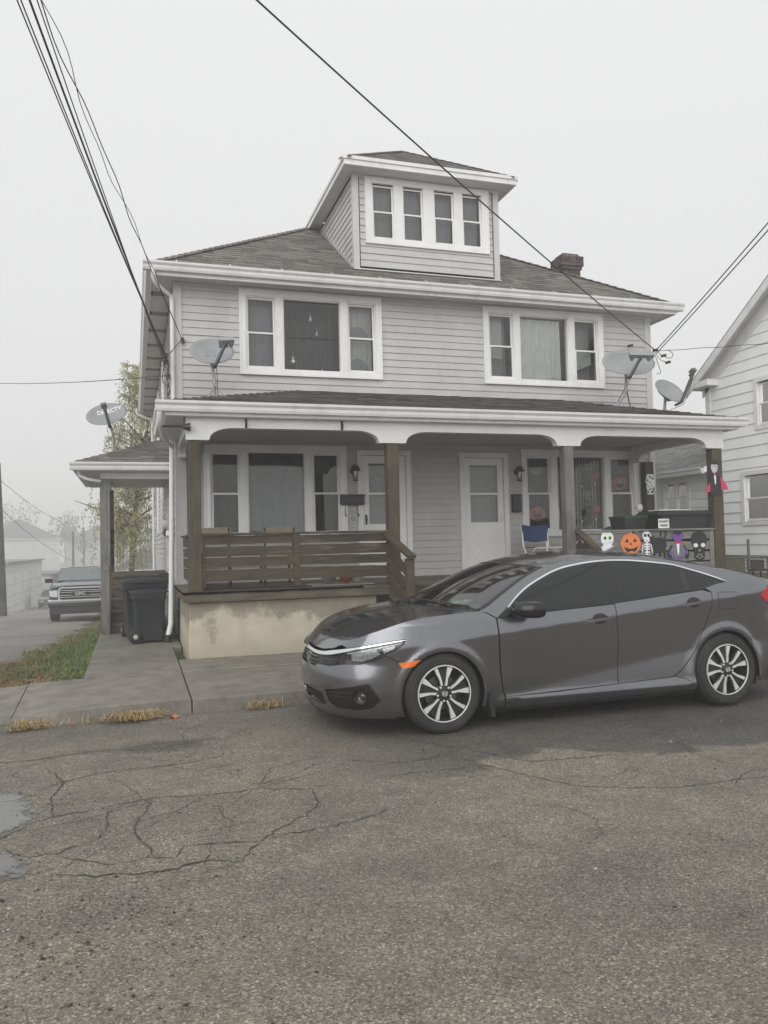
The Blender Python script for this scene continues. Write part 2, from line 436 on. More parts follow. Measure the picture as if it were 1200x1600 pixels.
for pl in CR:
    pts = []
    for (a, c) in zip(pl[:-1], pl[1:]):
        n = max(2, int(hypot(c[0]-a[0], c[1]-a[1])/0.035))
        for i in range(n):
            t = i/n; pts.append((a[0]+(c[0]-a[0])*t+random.gauss(0, 0.008), a[1]+(c[1]-a[1])*t+random.gauss(0, 0.008)))
    pts.append(pl[-1])
    base = len(cr.v); wbase = random.uniform(0.0025, 0.005)*(1 if CR.index(pl) < 16 else 0.5)
    for i, p in enumerate(pts):
        q = pts[min(i+1, len(pts)-1)]; q0 = pts[max(i-1, 0)]
        d = Vector((q[0]-q0[0], q[1]-q0[1])); d.normalize(); nrm = Vector((-d.y, d.x))
        wd = wbase*random.uniform(0.35, 1.5)*min(1, 0.3+min(i, len(pts)-1-i)/6)
        for s_ in (-1, 1): 
            x, y = p[0]+nrm.x*wd*s_, p[1]+nrm.y*wd*s_
            cr.v.append((x, y, wob(x, y)+0.0035))
    for i in range(len(pts)-1): cr.f.append((base+2*i, base+2*i+1, base+2*i+3, base+2*i+2))
cr.build('road_crack', M_crack, kind='structure')

# puddles in the broken edge at the left
m, N, L, b, o = nmat('puddle_water')
b.inputs['Base Color'].default_value = (0.05, 0.052, 0.052, 1); b.inputs['Roughness'].default_value = 0.04; b.inputs['IOR'].default_value = 2.0
nz = noise(N, L, 5, 2, 0.5); bump(N, L, b, nz.outputs[0], 0.03, 0.01)
M_pud = m
def soft_edge(m, N, L, b, o, wx, wy, ax_, ay_, t_out, t_in):
    """water thins out to nothing along a ragged shore"""
    g = N.new('ShaderNodeNewGeometry')
    mp = N.new('ShaderNodeMapping'); mp.inputs['Location'].default_value = (-wx/ax_, -wy/ay_, 0); mp.inputs['Scale'].default_value = (1/ax_, 1/ay_, 0); L.new(g.outputs['Position'], mp.inputs[0])
    ln_ = N.new('ShaderNodeVectorMath'); ln_.operation = 'LENGTH'; L.new(mp.outputs[0], ln_.inputs[0])
    nw = noise(N, L, 7, 8, 0.72); aw = N.new('ShaderNodeMath'); aw.operation = 'MULTIPLY_ADD'; aw.inputs[1].default_value = 1.6; L.new(nw.outputs[0], aw.inputs[0]); L.new(ln_.outputs['Value'], aw.inputs[2])
    wm = N.new('ShaderNodeMapRange'); wm.inputs[1].default_value = t_out; wm.inputs[2].default_value = t_in; L.new(aw.outputs[0], wm.inputs[0])
    tr_ = N.new('ShaderNodeBsdfTransparent'); mx = N.new('ShaderNodeMixShader'); L.new(wm.outputs[0], mx.inputs[0]); L.new(tr_.outputs[0], mx.inputs[1]); L.new(b.outputs[0], mx.inputs[2]); L.new(mx.outputs[0], o.inputs[0])
def puddle(wx, wy, ax_, ay_):
    m, N, L, b, o = nmat('puddle_water')
    b.inputs['Base Color'].default_value = (0.06, 0.058, 0.053, 1); b.inputs['Roughness'].default_value = 0.05; b.inputs['IOR'].default_value = 2.0
    nz = noise(N, L, 14, 3, 0.5); bump(N, L, b, nz.outputs[0], 0.04, 0.01)
    soft_edge(m, N, L, b, o, wx, wy, ax_, ay_, 1.86, 1.70)
    xs = frange(wx-ax_*1.5, wx+ax_*1.5, 0.1); ys = frange(wy-ay_*1.5, wy+ay_*1.5, 0.1)
    sheet('puddle', xs, ys, lambda x, y: wob(x, y)+0.003, m, kind='structure')
puddle(-1.02, 5.15, 0.42, 0.55); puddle(-0.92, 4.28, 0.40, 0.26)
def blob(name, poly, z, material, jit=0.02, **kw):
    pts = []
    n0 = len(poly); fz = [random.uniform(0, 6.28) for _ in range(6)]
    for i in range(n0):
        p0, p1, p2, p3 = (Vector(poly[(i+q) % n0]) for q in (-1, 0, 1, 2)); n = max(6, int((p2-p1).length/0.02))
        for k in range(n):
            t = k/n; q = 0.5*(2*p1+(p2-p0)*t+(2*p0-5*p1+4*p2-p3)*t*t+(3*p1-p0-3*p2+p3)*t*t*t); ar = (i+t)*2*pi/n0
            d = jit*sum(sin(fr*ar+ph)/(1+.25*j) for j, (fr, ph) in enumerate(zip((2, 3, 5, 8, 11, 15), fz))); o_ = Vector(poly[0])-q
            cc_ = Vector((sum(v[0] for v in poly)/n0, sum(v[1] for v in poly)/n0)); dr = (q-cc_).normalized(); pts.append((q.x+dr.x*d, q.y+dr.y*d))
    V, E_, F_, *_ = delaunay_2d_cdt([Vector(p) for p in pts], [], [list(range(len(pts)))], 1, 1e-5)
    bb = MB(); bb.v = [(v.x, v.y, wob(v.x, v.y)+z) for v in V]; bb.f = [tuple(f) for f in F_]
    return bb.build(name, material, recalc=False, **kw)
# loose grit on the road
def pebble(bb, x, y, z, r):
    ax = [Vector((random.gauss(0, 1), random.gauss(0, 1), random.gauss(0, 0.6))).normalized()*r*random.uniform(0.6, 1.2) for _ in range(6)]
    vs = [(x+r, y, z), (x-r*0.8, y+r*0.3, z), (x, y+r*random.uniform(.6, 1), z+r*0.1), (x+r*0.1, y-r*random.uniform(.6, 1), z), (x+random.uniform(-.3, .3)*r, y, z+r*random.uniform(.5, .9)), (x, y, z-r*0.5)]
    bb.add(vs, [(0,2,4),(2,1,4),(1,3,4),(3,0,4),(2,0,5),(1,2,5),(3,1,5),(0,3,5)])
gr_d, gr_l = MB(), MB()
for i in range(2600):
    if i < 900: x, y = random.gauss(-0.15, 0.33), random.gauss(3.45, 0.33)
    elif i < 1300: x, y = random.gauss(-0.55, 0.3), random.gauss(4.6, 0.7)
    else: x, y = random.uniform(-1.6, 5.5), random.uniform(1.9, 7.5)
    if y > 7.5: continue
    bb = gr_l if random.random() < 0.45 else gr_d
    pebble(bb, x, y, wob(x, y)+0.002, min(0.014, random.lognormvariate(-5.5, 0.45)))
gr_d.build('dark_grit', mat('grit_dark', (0.055, 0.05, 0.045), 0.9, 0.4, 30, island=0.5), kind='stuff')
gr_l.build('pale_grit', mat('grit_pale', (0.26, 0.23, 0.19), 0.85, 0.3, 30, island=0.5), kind='stuff')

# ------------------------------------------------------------------ concrete walk, slab by slab
m, N, L, b, o = nmat('concrete')
n1 = noise(N, L, 1.4, 7, 0.7); n2 = noise(N, L, 160, 3, 0.6); n3 = noise(N, L, 5, 6, 0.75, stretch=(1, 1, 0.4))
r = ramp(N, L, n1.outputs[0], [(0.3, (0.115, 0.102, 0.083)), (0.5, (0.185, 0.167, 0.138)), (0.72, (0.25, 0.228, 0.192))])
c = mixc(N, L, 0.45, r.outputs[0], ramp(N, L, n2.outputs[0], [(0.35, (0.09, 0.085, 0.075)), (0.65, (0.3, 0.29, 0.26))]).outputs[0])
c = mixc(N, L, 1, c, ramp(N, L, n3.outputs[0], [(0.35, 0.68), (0.6, 1.08)]).outputs[0], 'MULTIPLY')
gg = N.new('ShaderNodeNewGeometry'); ri = ramp(N, L, gg.outputs['Random Per Island'], [(0, 0.93), (1, 1.07)])
c = mixc(N, L, 1, c, ri.outputs[0], 'MULTIPLY')
L.new(c, b.inputs['Base Color']); b.inputs['Roughness'].default_value = 0.72; b.inputs['Specular IOR Level'].default_value = 0.35
bump(N, L, b, n2.outputs[0], 0.35, 0.004)
M_conc = m
walk = thing('sidewalk', 'grey', 'sidewalk', (0, 8.3, 0)); 
for k_ in ('label', 'category'): del walk[k_]
walk['kind'] = 'structure'
def walk_z(x, y):
    rise = 0.13 + 0.05*sstep(7.6, 10, y)
    lo = 0.02 + 0.10*sstep(7.7, 9.1, y)
    t = sstep(-1.28, -0.25, x + 0.25*(y-7.6))
    return lo + (rise-lo)*t
def slab(x0, x1, y0, y1, front=None, zf=walk_z, step=0.12, name='slab', skirt=-0.12):
    g_ = 0.006; x0 += g_; x1 -= g_; y1 -= g_
    xs = frange(x0, x1, step); ys = frange(y0, y1, step); b = MB(); n = len(xs); mm = len(ys)
    r_ = 0.007
    P = lambda x, y: (x, (y0 + (front(x)) + (y-y0)*(y1-y0-front(x))/(y1-y0)) if front else y)
    # bevelled rim: an outer ring lower by r_
    for j, y in enumerate(ys):
        for i, x in enumerate(xs):
            px, py = P(x, y)
            edge = i in (0, n-1) or j in (0, mm-1)
            b.v.append((px, py, zf(px, py) - (r_ if edge else 0)))
    # pull second ring outwards so that the bevel is narrow
    for j in range(mm):
        for i in range(n):
            x, y, z = b.v[j*n+i]
            if i == 1: x = b.v[j*n][0]+r_
            if i == n-2: x = b.v[j*n+n-1][0]-r_
            if j == 1: y = b.v[i][1]+r_
            if j == mm-2: y = b.v[(mm-1)*n+i][1]-r_
            b.v[j*n+i] = (x, y, z)
    b.f = [(j*n+i, j*n+i+1, (j+1)*n+i+1, (j+1)*n+i) for j in range(mm-1) for i in range(n-1)]
    ring = [i for i in range(n)] + [j*n+n-1 for j in range(1, mm)] + [(mm-1)*n+i for i in range(n-2, -1, -1)] + [j*n for j in range(mm-2, 0, -1)]
    base = len(b.v); 
    for i in ring: x, y, z = b.v[i]; b.v.append((x, y+(-0.012 if i < n else 0), skirt))
    k = len(ring)
    b.f += [(ring[i], base+i, base+(i+1) % k, ring[(i+1) % k]) for i in range(k)]
    return b.build(name, M_conc, walk, smooth=30)
KY = 7.6
slab(-1.36, -1.06, 7.72, 9.12, front=lambda x: 0.1+0.6*max(0, -1.0-x)**1.3)
slab(-1.06, 0.50, 7.6, 9.12, front=lambda x: 0.02*sin(x*4)+0.22*max(0, -0.55-x)**1.5)
x = 0.50
while x < 15:
    slab(x, x+1.56, KY, 9.12, step=0.2); x += 1.56
slab(-0.53, 0.50, 9.12, 11.35, step=0.16)
slab(-0.53, 0.62, 11.35, 15.2, step=0.2)
slab(0.50, 2.06, 9.12, 9.97, step=0.2)
x = 2.06
while x < 8.6:
    slab(x, min(x+1.56, 9.0), 9.12, 9.97, step=0.25); x += 1.56

# ------------------------------------------------------------------ grass, weeds, leaves
def blade(bb, x, y, z, h, wd, lean=0.5, ang=None):
    a = random.uniform(0, 2*pi) if ang is None else ang
    t = random.uniform(0, 2*pi); l = h*random.uniform(0.1, lean)
    dx, dy = cos(a)*wd, sin(a)*wd
    mx, my = cos(t)*l*0.4, sin(t)*l*0.4
    bb.add([(x-dx, y-dy, z), (x+dx, y+dy, z), (x+dx*0.7+mx, y+dy*0.7+my, z+h*0.6), (x-dx*0.7+mx, y-dy*0.7+my, z+h*0.6), (x+cos(t)*l, y+sin(t)*l, z+h*(1-lean*0.3))], [(0,1,2,3), (3,2,4)])
gg_, gb_ = MB(), MB()
def hash2(x, y): return 0.5+0.25*sin(1.9*x+2.3*y)+0.25*sin(4.7*x-3.1*y+1.3)
n_ = 0
while n_ < 17000:
    y = 9.15 + 13*random.random()**1.6
    e = lane_edge(y)
    x = random.uniform(e-0.5, -0.55)
    if x > -0.9 - 0.0*y and y < 9.1: continue
    f = (x-e)/(-0.55-e)
    brown = hash2(x, y)*0.5 + 0.55*(1-f) + 0.25*(1-sstep(9.2, 10.5, y))*0 + (0.25 if 9.3 < y < 11.3 and x > -1.2 else 0)
    if f < 0.05 and random.random() < 0.6: n_ += 1; continue
    bb = gb_ if random.random() < brown*brown*1.3 else gg_
    blade(bb, x, y, terrain(x, y)+0.0, random.uniform(0.04, 0.1)*(0.55 if bb is gb_ else 1), random.uniform(0.004, 0.009), 0.9)
    n_ += 1
# the strip between the walk and the lane mouth
for i in range(1600):
    x, y = random.uniform(-1.9, -0.6), random.uniform(9.12, 9.7)
    blade(gg_ if random.random() < 0.7 else gb_, x, y, terrain(x, y), random.uniform(0.03, 0.09), 0.006, 0.8)
gg_.build('grass', mat('grass_green', (0.115, 0.16, 0.05), 0.8, 0.3, 5, island=0.4), recalc=False, kind='stuff')
gb_.build('dead_grass', mat('grass_brown', (0.27, 0.185, 0.095), 0.85, 0.3, 5, island=0.4), recalc=False, kind='stuff')
# litter of brown leaves on the lane edge
lf = MB()
for i in range(1100):
    y = 9.6 + 3.8*random.random(); x = lane_edge(y) + random.gauss(0.05, 0.38)
    if x > -0.62: continue
    s_ = random.uniform(0.012, 0.035); a = random.uniform(0, 6.28); z = terrain(x, y)+0.035
    lf.add([(x+cos(a+k*pi/2)*s_*(1 if k % 2 else 0.6), y+sin(a+k*pi/2)*s_*(1 if k % 2 else 0.6), z+random.uniform(0, 0.012)) for k in range(4)], [(0,1,2,3)])
lf.build('leaf_litter', mat('leaf_brown', (0.16, 0.085, 0.04), 0.8, 0.3, 9, island=0.45), recalc=False, kind='stuff')
# dry tufts in the gutter by the kerb
M_straw = mat('straw', (0.37, 0.265, 0.125), 0.8, 0.25, 20, island=0.35)
def tuft(x0, y0, n, spread, length, label):
    bb = MB()
    for i in range(n):
        x = x0+random.gauss(0, spread); y = min(y0+random.gauss(0, 0.03), KY-0.03)
        a = random.gauss(0, 1.2) + (pi if random.random() < 0.45 else 0); Ls = length*random.uniform(0.5, 1.2)
        hz = random.uniform(0.015, 0.10); a = -abs(a) if sin(a) > 0 and random.random() < 0.8 else a
        p = [Vector((x, y, 0.004)), Vector((x+cos(a)*Ls*0.5, min(y+sin(a)*Ls*0.3, KY-0.025), hz)), Vector((x+cos(a)*Ls, min(y+sin(a)*Ls*0.5, KY-0.025), random.uniform(0.004, 0.03)))]
        wv = Vector((-sin(a), cos(a), 0.3))*0.0028
        bb.add([p[0]-wv, p[0]+wv, p[1]+wv, p[1]-wv, p[2]], [(0,1,2,3), (3,2,4)])
    o = bb.build('dry_grass_tuft', M_straw, recalc=False)
    return tag(o, label, 'dry grass', 'dry grass tufts along the kerb')
tuft(-0.92, 7.50, 150, 0.085, 0.17, 'straw-coloured grass tuft at the low left end of the kerb')
tuft(-0.02, 7.53, 330, 0.085, 0.24, 'thick straw-coloured grass tuft against the kerb near the orange leaf')
tuft(-0.45, 7.52, 25, 0.12, 0.11, 'thin line of dry grass at the kerb between two thicker tufts')
tuft(1.15, 7.56, 110, 0.09, 0.15, 'dry grass tuft at the kerb in front of the grey sedan bumper')
for k in range(60):
    pass
# joint weeds on the walk
bb = MB()
for i in range(140):
    x = random.uniform(-0.4, 0.45) if i < 70 else random.gauss(0.2, 0.15); y = 11.35+random.gauss(0, 0.02)
    a = random.uniform(0, 6.28); l_ = random.uniform(0.03, 0.09); z = walk_z(x, y)
    bb.add([(x, y, z), (x+0.004, y+0.004, z), (x+cos(a)*l_, y+sin(a)*l_*0.5, z+random.uniform(0.0, 0.02))], [(0,1,2)])
for i in range(120):
    x = random.uniform(0.3, 1.4); y = 9.93+random.gauss(0, 0.012); a = random.uniform(0, 6.28); l_ = random.uniform(0.02, 0.07); z = walk_z(x, y)
    bb.add([(x, y, z), (x+0.004, y+0.004, z), (x+cos(a)*l_, y+sin(a)*l_*0.5, z+random.uniform(0.0, 0.02))], [(0,1,2)])
bb.build('joint_weeds', M_straw, recalc=False, kind='stuff')
# one fallen maple leaf
bb = MB(); pts = []
for k in range(20):
    a = 2*pi*k/20; rr = 0.07*(1 if k % 4 == 0 else 0.62 if k % 2 == 0 else 0.42); pts.append((0.32+cos(a)*rr, 7.47+sin(a)*rr*0.8, 0.012+0.018*sin(2*a)+random.uniform(0, .006)))
bb.add(pts+[(0.32, 7.47, 0.02)], [(k, (k+1) % 20, 20) for k in range(20)])
tag(bb.build('fallen_leaf', mat('leaf_orange', (0.45, 0.16, 0.06), 0.7, 0.3, 25), recalc=False), 'single orange-brown fallen leaf on the road by the kerb', 'leaf')
# ================================================================== THE DOUBLE HOUSE
HX0, HX1, YW, YB = 0.62, 8.93, 12.1, 24.0
EZ, EY, EX0, EX1, PIT = 5.67, 11.75, 0.28, 9.27, 0.656

M_side = mat('grey_siding', (0.455, 0.451, 0.442), 0.55, 0.07, 2.2, dirt=(0.3, 0.29, 0.27), dirt_amt=0.38, dirt_scale=1.3, bmp=0.08, bscale=25, island=0.05)
M_trim = mat('white_trim', (0.73, 0.73, 0.715), 0.45, 0.05, 4, dirt=(0.42, 0.41, 0.38), dirt_amt=0.3, dirt_scale=2.0)
M_gut = mat('white_gutter', (0.70, 0.70, 0.69), 0.35, 0.04, 4, dirt=(0.36, 0.35, 0.32), dirt_amt=0.45, dirt_scale=3.0)
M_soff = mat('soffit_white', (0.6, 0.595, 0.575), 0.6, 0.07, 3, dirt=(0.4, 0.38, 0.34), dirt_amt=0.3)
M_corner = mat('corner_board_paint', (0.50, 0.49, 0.475), 0.5, 0.06, 3, dirt=(0.35, 0.34, 0.31), dirt_amt=0.3)
M_vent = mat('soffit_vent', (0.22, 0.22, 0.21), 0.7)
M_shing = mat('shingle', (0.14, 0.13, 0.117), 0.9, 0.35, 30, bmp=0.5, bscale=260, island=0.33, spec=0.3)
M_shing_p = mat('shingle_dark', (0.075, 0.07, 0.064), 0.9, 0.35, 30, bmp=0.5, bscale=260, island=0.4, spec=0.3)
M_under = mat('roof_underlay', (0.06, 0.055, 0.05), 0.9)
M_glass = glass('window_glass')
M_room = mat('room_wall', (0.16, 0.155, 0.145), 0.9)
M_brick = mat('chimney_brick', (0.075, 0.055, 0.05), 0.85, 0.3, 12, island=0.35)
M_mortar = mat('mortar', (0.2, 0.18, 0.165), 0.9)
M_black = mat('black_metal', (0.02, 0.02, 0.02), 0.45, 0.2, 8)
M_alu = mat('aluminium', (0.55, 0.56, 0.56), 0.4, 0.08, 10, metal=0.7)

house = thing('double_house', 'two-storey grey vinyl-sided double house with a full-width front porch and a roof dormer', 'house', (4.775, 12.1, 0))

FR = lambda off=0.0: (lambda u, n, z: (u, YW-off-n, z))          # front wall frame: u = X, n out, z
def wallboards(T, u0, u1, z0, z1, pitch, openings, material, parent, name='siding_board', lip=0.017, seams=True, endcut=None, phase=0):
    """clapboards course by course, cut round the openings"""
    k = 0; z = z0
    while z < z1-0.01:
        za, zb = z, min(z+pitch, z1)
        segs = [(u0, u1, za, zb)]
        for (a, b_, c, d) in openings:
            new = []
            for (s, e, p, q) in segs:
                if e <= a or s >= b_ or q <= c or p >= d: new.append((s, e, p, q)); continue
                if s < a-0.005: new.append((s, a, p, q))
                if e > b_+0.005: new.append((b_, e, p, q))
                if p < c-0.01: new.append((max(s, a), min(e, b_), p, c))
                if q > d+0.01: new.append((max(s, a), min(e, b_), d, q))
            segs = new
        if seams:
            new = []
            for (s, e, p, q) in segs:
                cut = u0 + 1.1 + ((k*2.37+phase) % 3.66)
                cuts = [c for c in (cut, cut+3.66, cut+7.32) if s+0.3 < c < e-0.3]
                prev = s
                for c in cuts: new.append((prev, c-0.0012, p, q)); prev = c+0.0012
                new.append((prev, e, p, q))
            segs = new
        for (s, e, p, q) in segs:
            bb = MB(); jit = random.uniform(-0.0015, 0.0015)
            f = (q-za)/pitch; f0 = (p-za)/pitch
            prof = [(0, p), (lip*(1-0.8*f0)+jit, p), (lip*(1-0.8*f0)+jit+0.001, p+0.004), (lip*(1-0.8*f)+jit, q-0.0005), (0, q-0.0005)]
            e0 = [endcut(zz) if endcut else e for (_, zz) in prof]
            if endcut and min(e0) <= s: continue
            A = [T(s, n, zz) for n, zz in prof]; B = [T(ee, n, zz) for (n, zz), ee in zip(prof, e0)]
            n_ = len(prof)
            bb.add(A+B, [tuple(range(n_))[::-1], tuple(range(n_, 2*n_))]+[(i, (i+1) % n_, n_+(i+1) % n_, n_+i) for i in range(n_)])
            bb.build(name, material, parent)
        z += pitch; k += 1

def tbox(bb, T, u0, u1, n0, n1, z0, z1, b=0):
    """box in a wall frame"""
    vs = [T(u, n, z) for z in (z0, z1) for (u, n) in ((u0, n0), (u1, n0), (u1, n1), (u0, n1))]
    bb.add(vs, [(0,3,2,1),(4,5,6,7),(0,1,5,4),(1,2,6,5),(2,3,7,6),(3,0,4,7)])
def frame_boxes(bb, T, u0, u1, z0, z1, w, n0, n1, bottom=None):
    """four butt-jointed pieces"""
    wb = w if bottom is None else bottom
    tbox(bb, T, u0, u0+w, n0, n1, z0, z1); tbox(bb, T, u1-w, u1, n0, n1, z0, z1)
    tbox(bb, T, u0+w, u1-w, n0, n1-0.001, z1-w, z1); tbox(bb, T, u0+w, u1-w, n0, n1-0.001, z0, z0+wb)
def curtain(T, u0, u1, z0, z1, n, material, parent, waves=9, amp=0.012, scallop=0.0, name='curtain', seed=0):
    bb = MB(); N_ = waves*8; rnd = random.Random(seed)
    ph = [rnd.uniform(0, 6.28) for _ in range(4)]
    rows = 6
    for j in range(rows+1):
        t = j/rows
        for i in range(N_+1):
            s = i/N_; u = u0+(u1-u0)*s
            d = amp*(sin(2*pi*waves*s+ph[0])+0.6*sin(2*pi*waves*0.37*s+ph[1])+0.4*sin(2*pi*waves*1.7*s+ph[2]))*(0.5+0.5*t)
            zb = z0 + (scallop*abs(sin(pi*waves*0.5*s)) if scallop else 0)
            bb.v.append(T(u, n+d, z1+(zb-z1)*t))
    for j in range(rows):
        for i in range(N_): bb.f.append((j*(N_+1)+i, j*(N_+1)+i+1, (j+1)*(N_+1)+i+1, (j+1)*(N_+1)+i))
    return bb.build(name, material, parent, smooth='all', recalc=False)
def cloth(name, col, through=0.35):
    m, N, L, b, o = nmat(name)
    nz = noise(N, L, 30, 3, 0.6, stretch=(1, 1, 0.15)); r = ramp(N, L, nz.outputs[0], [(0.3, tuple(c*0.8 for c in col)), (0.7, col)]); L.new(r.outputs[0], b.inputs['Base Color'])
    b.inputs['Roughness'].default_value = 0.9; b.inputs['Specular IOR Level'].default_value = 0.1
    t = N.new('ShaderNodeBsdfTransparent'); mx = N.new('ShaderNodeMixShader'); mx.inputs[0].default_value = through
    L.new(b.outputs[0], mx.inputs[1]); L.new(t.outputs[0], mx.inputs[2]); L.new(mx.outputs[0], o.inputs[0])
    return m
M_sheer = cloth('sheer_white', (0.8, 0.8, 0.78), 0.25)
M_lace = cloth('lace_white', (0.85, 0.85, 0.82), 0.06)
M_greycur = cloth('grey_curtain', (0.36, 0.365, 0.37), 0.05)
M_darkcur = cloth('dark_curtain', (0.10, 0.10, 0.10), 0.05)
M_blind = mat('vertical_blind', (0.36, 0.35, 0.33), 0.7)

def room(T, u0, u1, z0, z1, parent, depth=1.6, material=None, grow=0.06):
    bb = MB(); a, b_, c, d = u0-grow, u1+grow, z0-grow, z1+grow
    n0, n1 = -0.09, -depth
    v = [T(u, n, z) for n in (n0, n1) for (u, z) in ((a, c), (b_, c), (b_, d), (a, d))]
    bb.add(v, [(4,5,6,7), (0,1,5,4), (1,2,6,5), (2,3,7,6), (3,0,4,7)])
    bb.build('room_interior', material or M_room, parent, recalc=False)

def sash_pair(T, u0, u1, z0, z1, parent, depth=0.0):
    """double-hung window: outer track, lower sash, upper sash, two panes (sub-parts of the window)"""
    w = 0.026; zm = z0+(z1-z0)*0.50
    s1 = MB(); frame_boxes(s1, T, u0+.02, u1-.02, zm-0.018, z1-.02, w, -0.045-depth, -0.022-depth, 0.03); s1.build('upper_sash', M_trim, parent)
    s2 = MB(); frame_boxes(s2, T, u0+.02, u1-.02, z0+.012, zm+0.012, w, -0.020-depth, 0.004-depth, 0.04); s2.build('lower_sash', M_trim, parent)
    for (a, b_, n) in ((zm+0.01, z1-.045, -0.034), (z0+.05, zm-0.012, -0.010)):
        p = MB(); v = [T(u, n-depth, z) for (u, z) in ((u0+.044, a), (u1-.044, a), (u1-.044, b_), (u0+.044, b_))]; p.add(v, [(0,1,2,3)]); p.build('pane', M_glass, parent, recalc=False)

def triple_window(T, u0, u1, z0, z1, label, curt):
    """picture window between two narrow double-hung windows, cased in white"""
    W = u1-u0; tw = 0.085; f = MB()
    # flat casing with a stepped inner bead
    frame_boxes(f, T, u0, u1, z0, z1, tw, -0.02, 0.036, 0.07)
    frame_boxes(f, T, u0-0.012, u1+0.012, z0-0.02, z1+0.014, 0.022, 0.0, 0.05, 0.034)
    s_w = 0.21*W; mu = 0.046*W
    a0 = u0+tw; a1 = a0+s_w; b0 = a1+mu; b1 = u1-tw-s_w-mu; c0 = b1+mu; c1 = u1-tw
    zi0, zi1 = z0+0.07, z1-tw
    tbox(f, T, a1, b0, -0.10, 0.028, zi0, zi1); tbox(f, T, b1, c0, -0.10, 0.028, zi0, zi1)
    # reveals
    for (p, q) in ((a0, a1), (b0, b1), (c0, c1)):
        frame_boxes(f, T, p, q, zi0, zi1, 0.018, -0.10, 0.012)
    o = f.build('window', M_trim, house); 
    if label: o['label'] = label
    for (p, q) in ((a0, a1), (c0, c1)): sash_pair(T, p, q, zi0, zi1, o)
    p_ = MB(); p_.add([T(u, -0.055, z) for (u, z) in ((b0+.016, zi0+.016), (b1-.016, zi0+.016), (b1-.016, zi1-.016), (b0+.016, zi1-.016))], [(0,1,2,3)]); p_.build('pane', M_glass, o, recalc=False)
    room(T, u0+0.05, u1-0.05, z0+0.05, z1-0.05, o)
    curt(o, T, (a0, a1, b0, b1, c0, c1), zi0, zi1)
    return o

# upper front windows, lower front windows
UL = (1.585, 3.84, 4.175, 5.465); UR = (5.655, 7.945, 4.185, 5.47); LL = (1.02, 3.205, 1.62, 3.06); LR = (6.285, 8.575, 1.60, 3.05)
DL = (3.40, 4.285, 0.99, 3.01); DR = (5.15, 6.02, 0.99, 2.99)
op = lambda w, g=0.03: (w[0]+g, w[1]-g, w[2]+g, w[3]-g)
wallboards(FR(), HX0+0.1, HX1-0.1, 3.246, 5.52, 0.1135, [op(UL), op(UR)], M_side, house)
wallboards(FR(), HX0+0.14, HX1-0.1, 0.99, 3.2, 0.1135, [op(LL), op(LR), op(DL), op(DR)], M_side, house, phase=1.2)
TF = FR()
M_ornament = mat('ornament_white', (0.75, 0.74, 0.7), 0.4)
def cur_ul(o, T, u, z0, z1):
    a0, a1, b0, b1, c0, c1 = u
    curtain(T, b0, b1, z0, z1-0.02, -0.6, M_darkcur, o, 7, 0.03, seed=1)  # dark sheet standing in for the unlit room behind the pane
    curtain(T, a0, a1, z0, z1, -0.22, M_greycur, o, 4, 0.01, seed=2)
    curtain(T, c0+.03, c1-.02, z0, z1, -0.2, M_sheer, o, 5, 0.012, seed=3)
    for (uu, zz) in ((c0+0.22, z0+0.28), (c0+0.22, z0+0.80)):        # scalloped shades of the lower edge
        bb = MB(); pts = [(uu+cos(a)*0.17, zz-0.2+sin(a)*0.2) for a in [pi*k/10 for k in range(11)]]
        bb.add([T(p, -0.15, q) for p, q in pts], [tuple(range(11))]); bb.build('curtain_swag', M_greycur, o, recalc=False)
    for (uu, zz, s_) in ((b0+0.46, z0+0.86, 0.035), (b0+0.56, z0+0.63, 0.028), (b0+0.17, z0+0.19, 0.045), (b0+0.64, z0+0.03, 0.02)):
        bb = MB(); 
        bb.lathe([(0.001, -s_*1.5), (s_*0.8, -s_), (s_*0.9, -s_*0.3), (s_*0.45, s_*0.4), (s_*0.5, s_*0.9), (0.002, s_*1.6)], (0,0,0), 'z', 8)
        bb.v = [T(uu+x, -0.03+y-0.06, zz+z) for x, y, z in bb.v]; bb.tube([T(uu, -0.09, zz+s_*1.5), T(uu, -0.09, zz+s_*3)], 0.002, 4)
        bb.build('hanging_ornament', M_ornament, o, smooth=True)
def cur_ur(o, T, u, z0, z1):
    a0, a1, b0, b1, c0, c1 = u
    curtain(T, b0+.02, b1-.1, z0, z1-0.03, -0.13, M_lace, o, 8, 0.018, seed=4)
    curtain(T, a0, a1-0.12, z0+0.4, z1, -0.2, M_sheer, o, 3, 0.012, seed=5); curtain(T, a0, a1, z0, z1, -0.34, M_greycur, o, 4, 0.02, seed=6)
    curtain(T, c0, c1, z0, z1, -0.3, M_greycur, o, 4, 0.01, seed=7); 
    bb = MB(); bb.add([T(*p) for p in ((c0+.02, -0.15, z0+.2), (c1-.05, -0.15, z0+.36), (c1-.05, -0.15, z0+.6), (c0+.02, -0.15, z0+.6))], [(0,1,2,3)]); bb.build('curtain_swag', M_sheer, o, recalc=False)
def cur_ll(o, T, u, z0, z1):
    a0, a1, b0, b1, c0, c1 = u
    curtain(T, b0+.01, b1-.01, z0, z1-0.22, -0.13, M_greycur, o, 5, 0.010, seed=8)
    for (p, q, s_) in ((a0, a1, 9), (c0, c1, 10)): curtain(T, p, q, z0, z1, -0.4, M_darkcur, o, 3, 0.01, seed=s_)
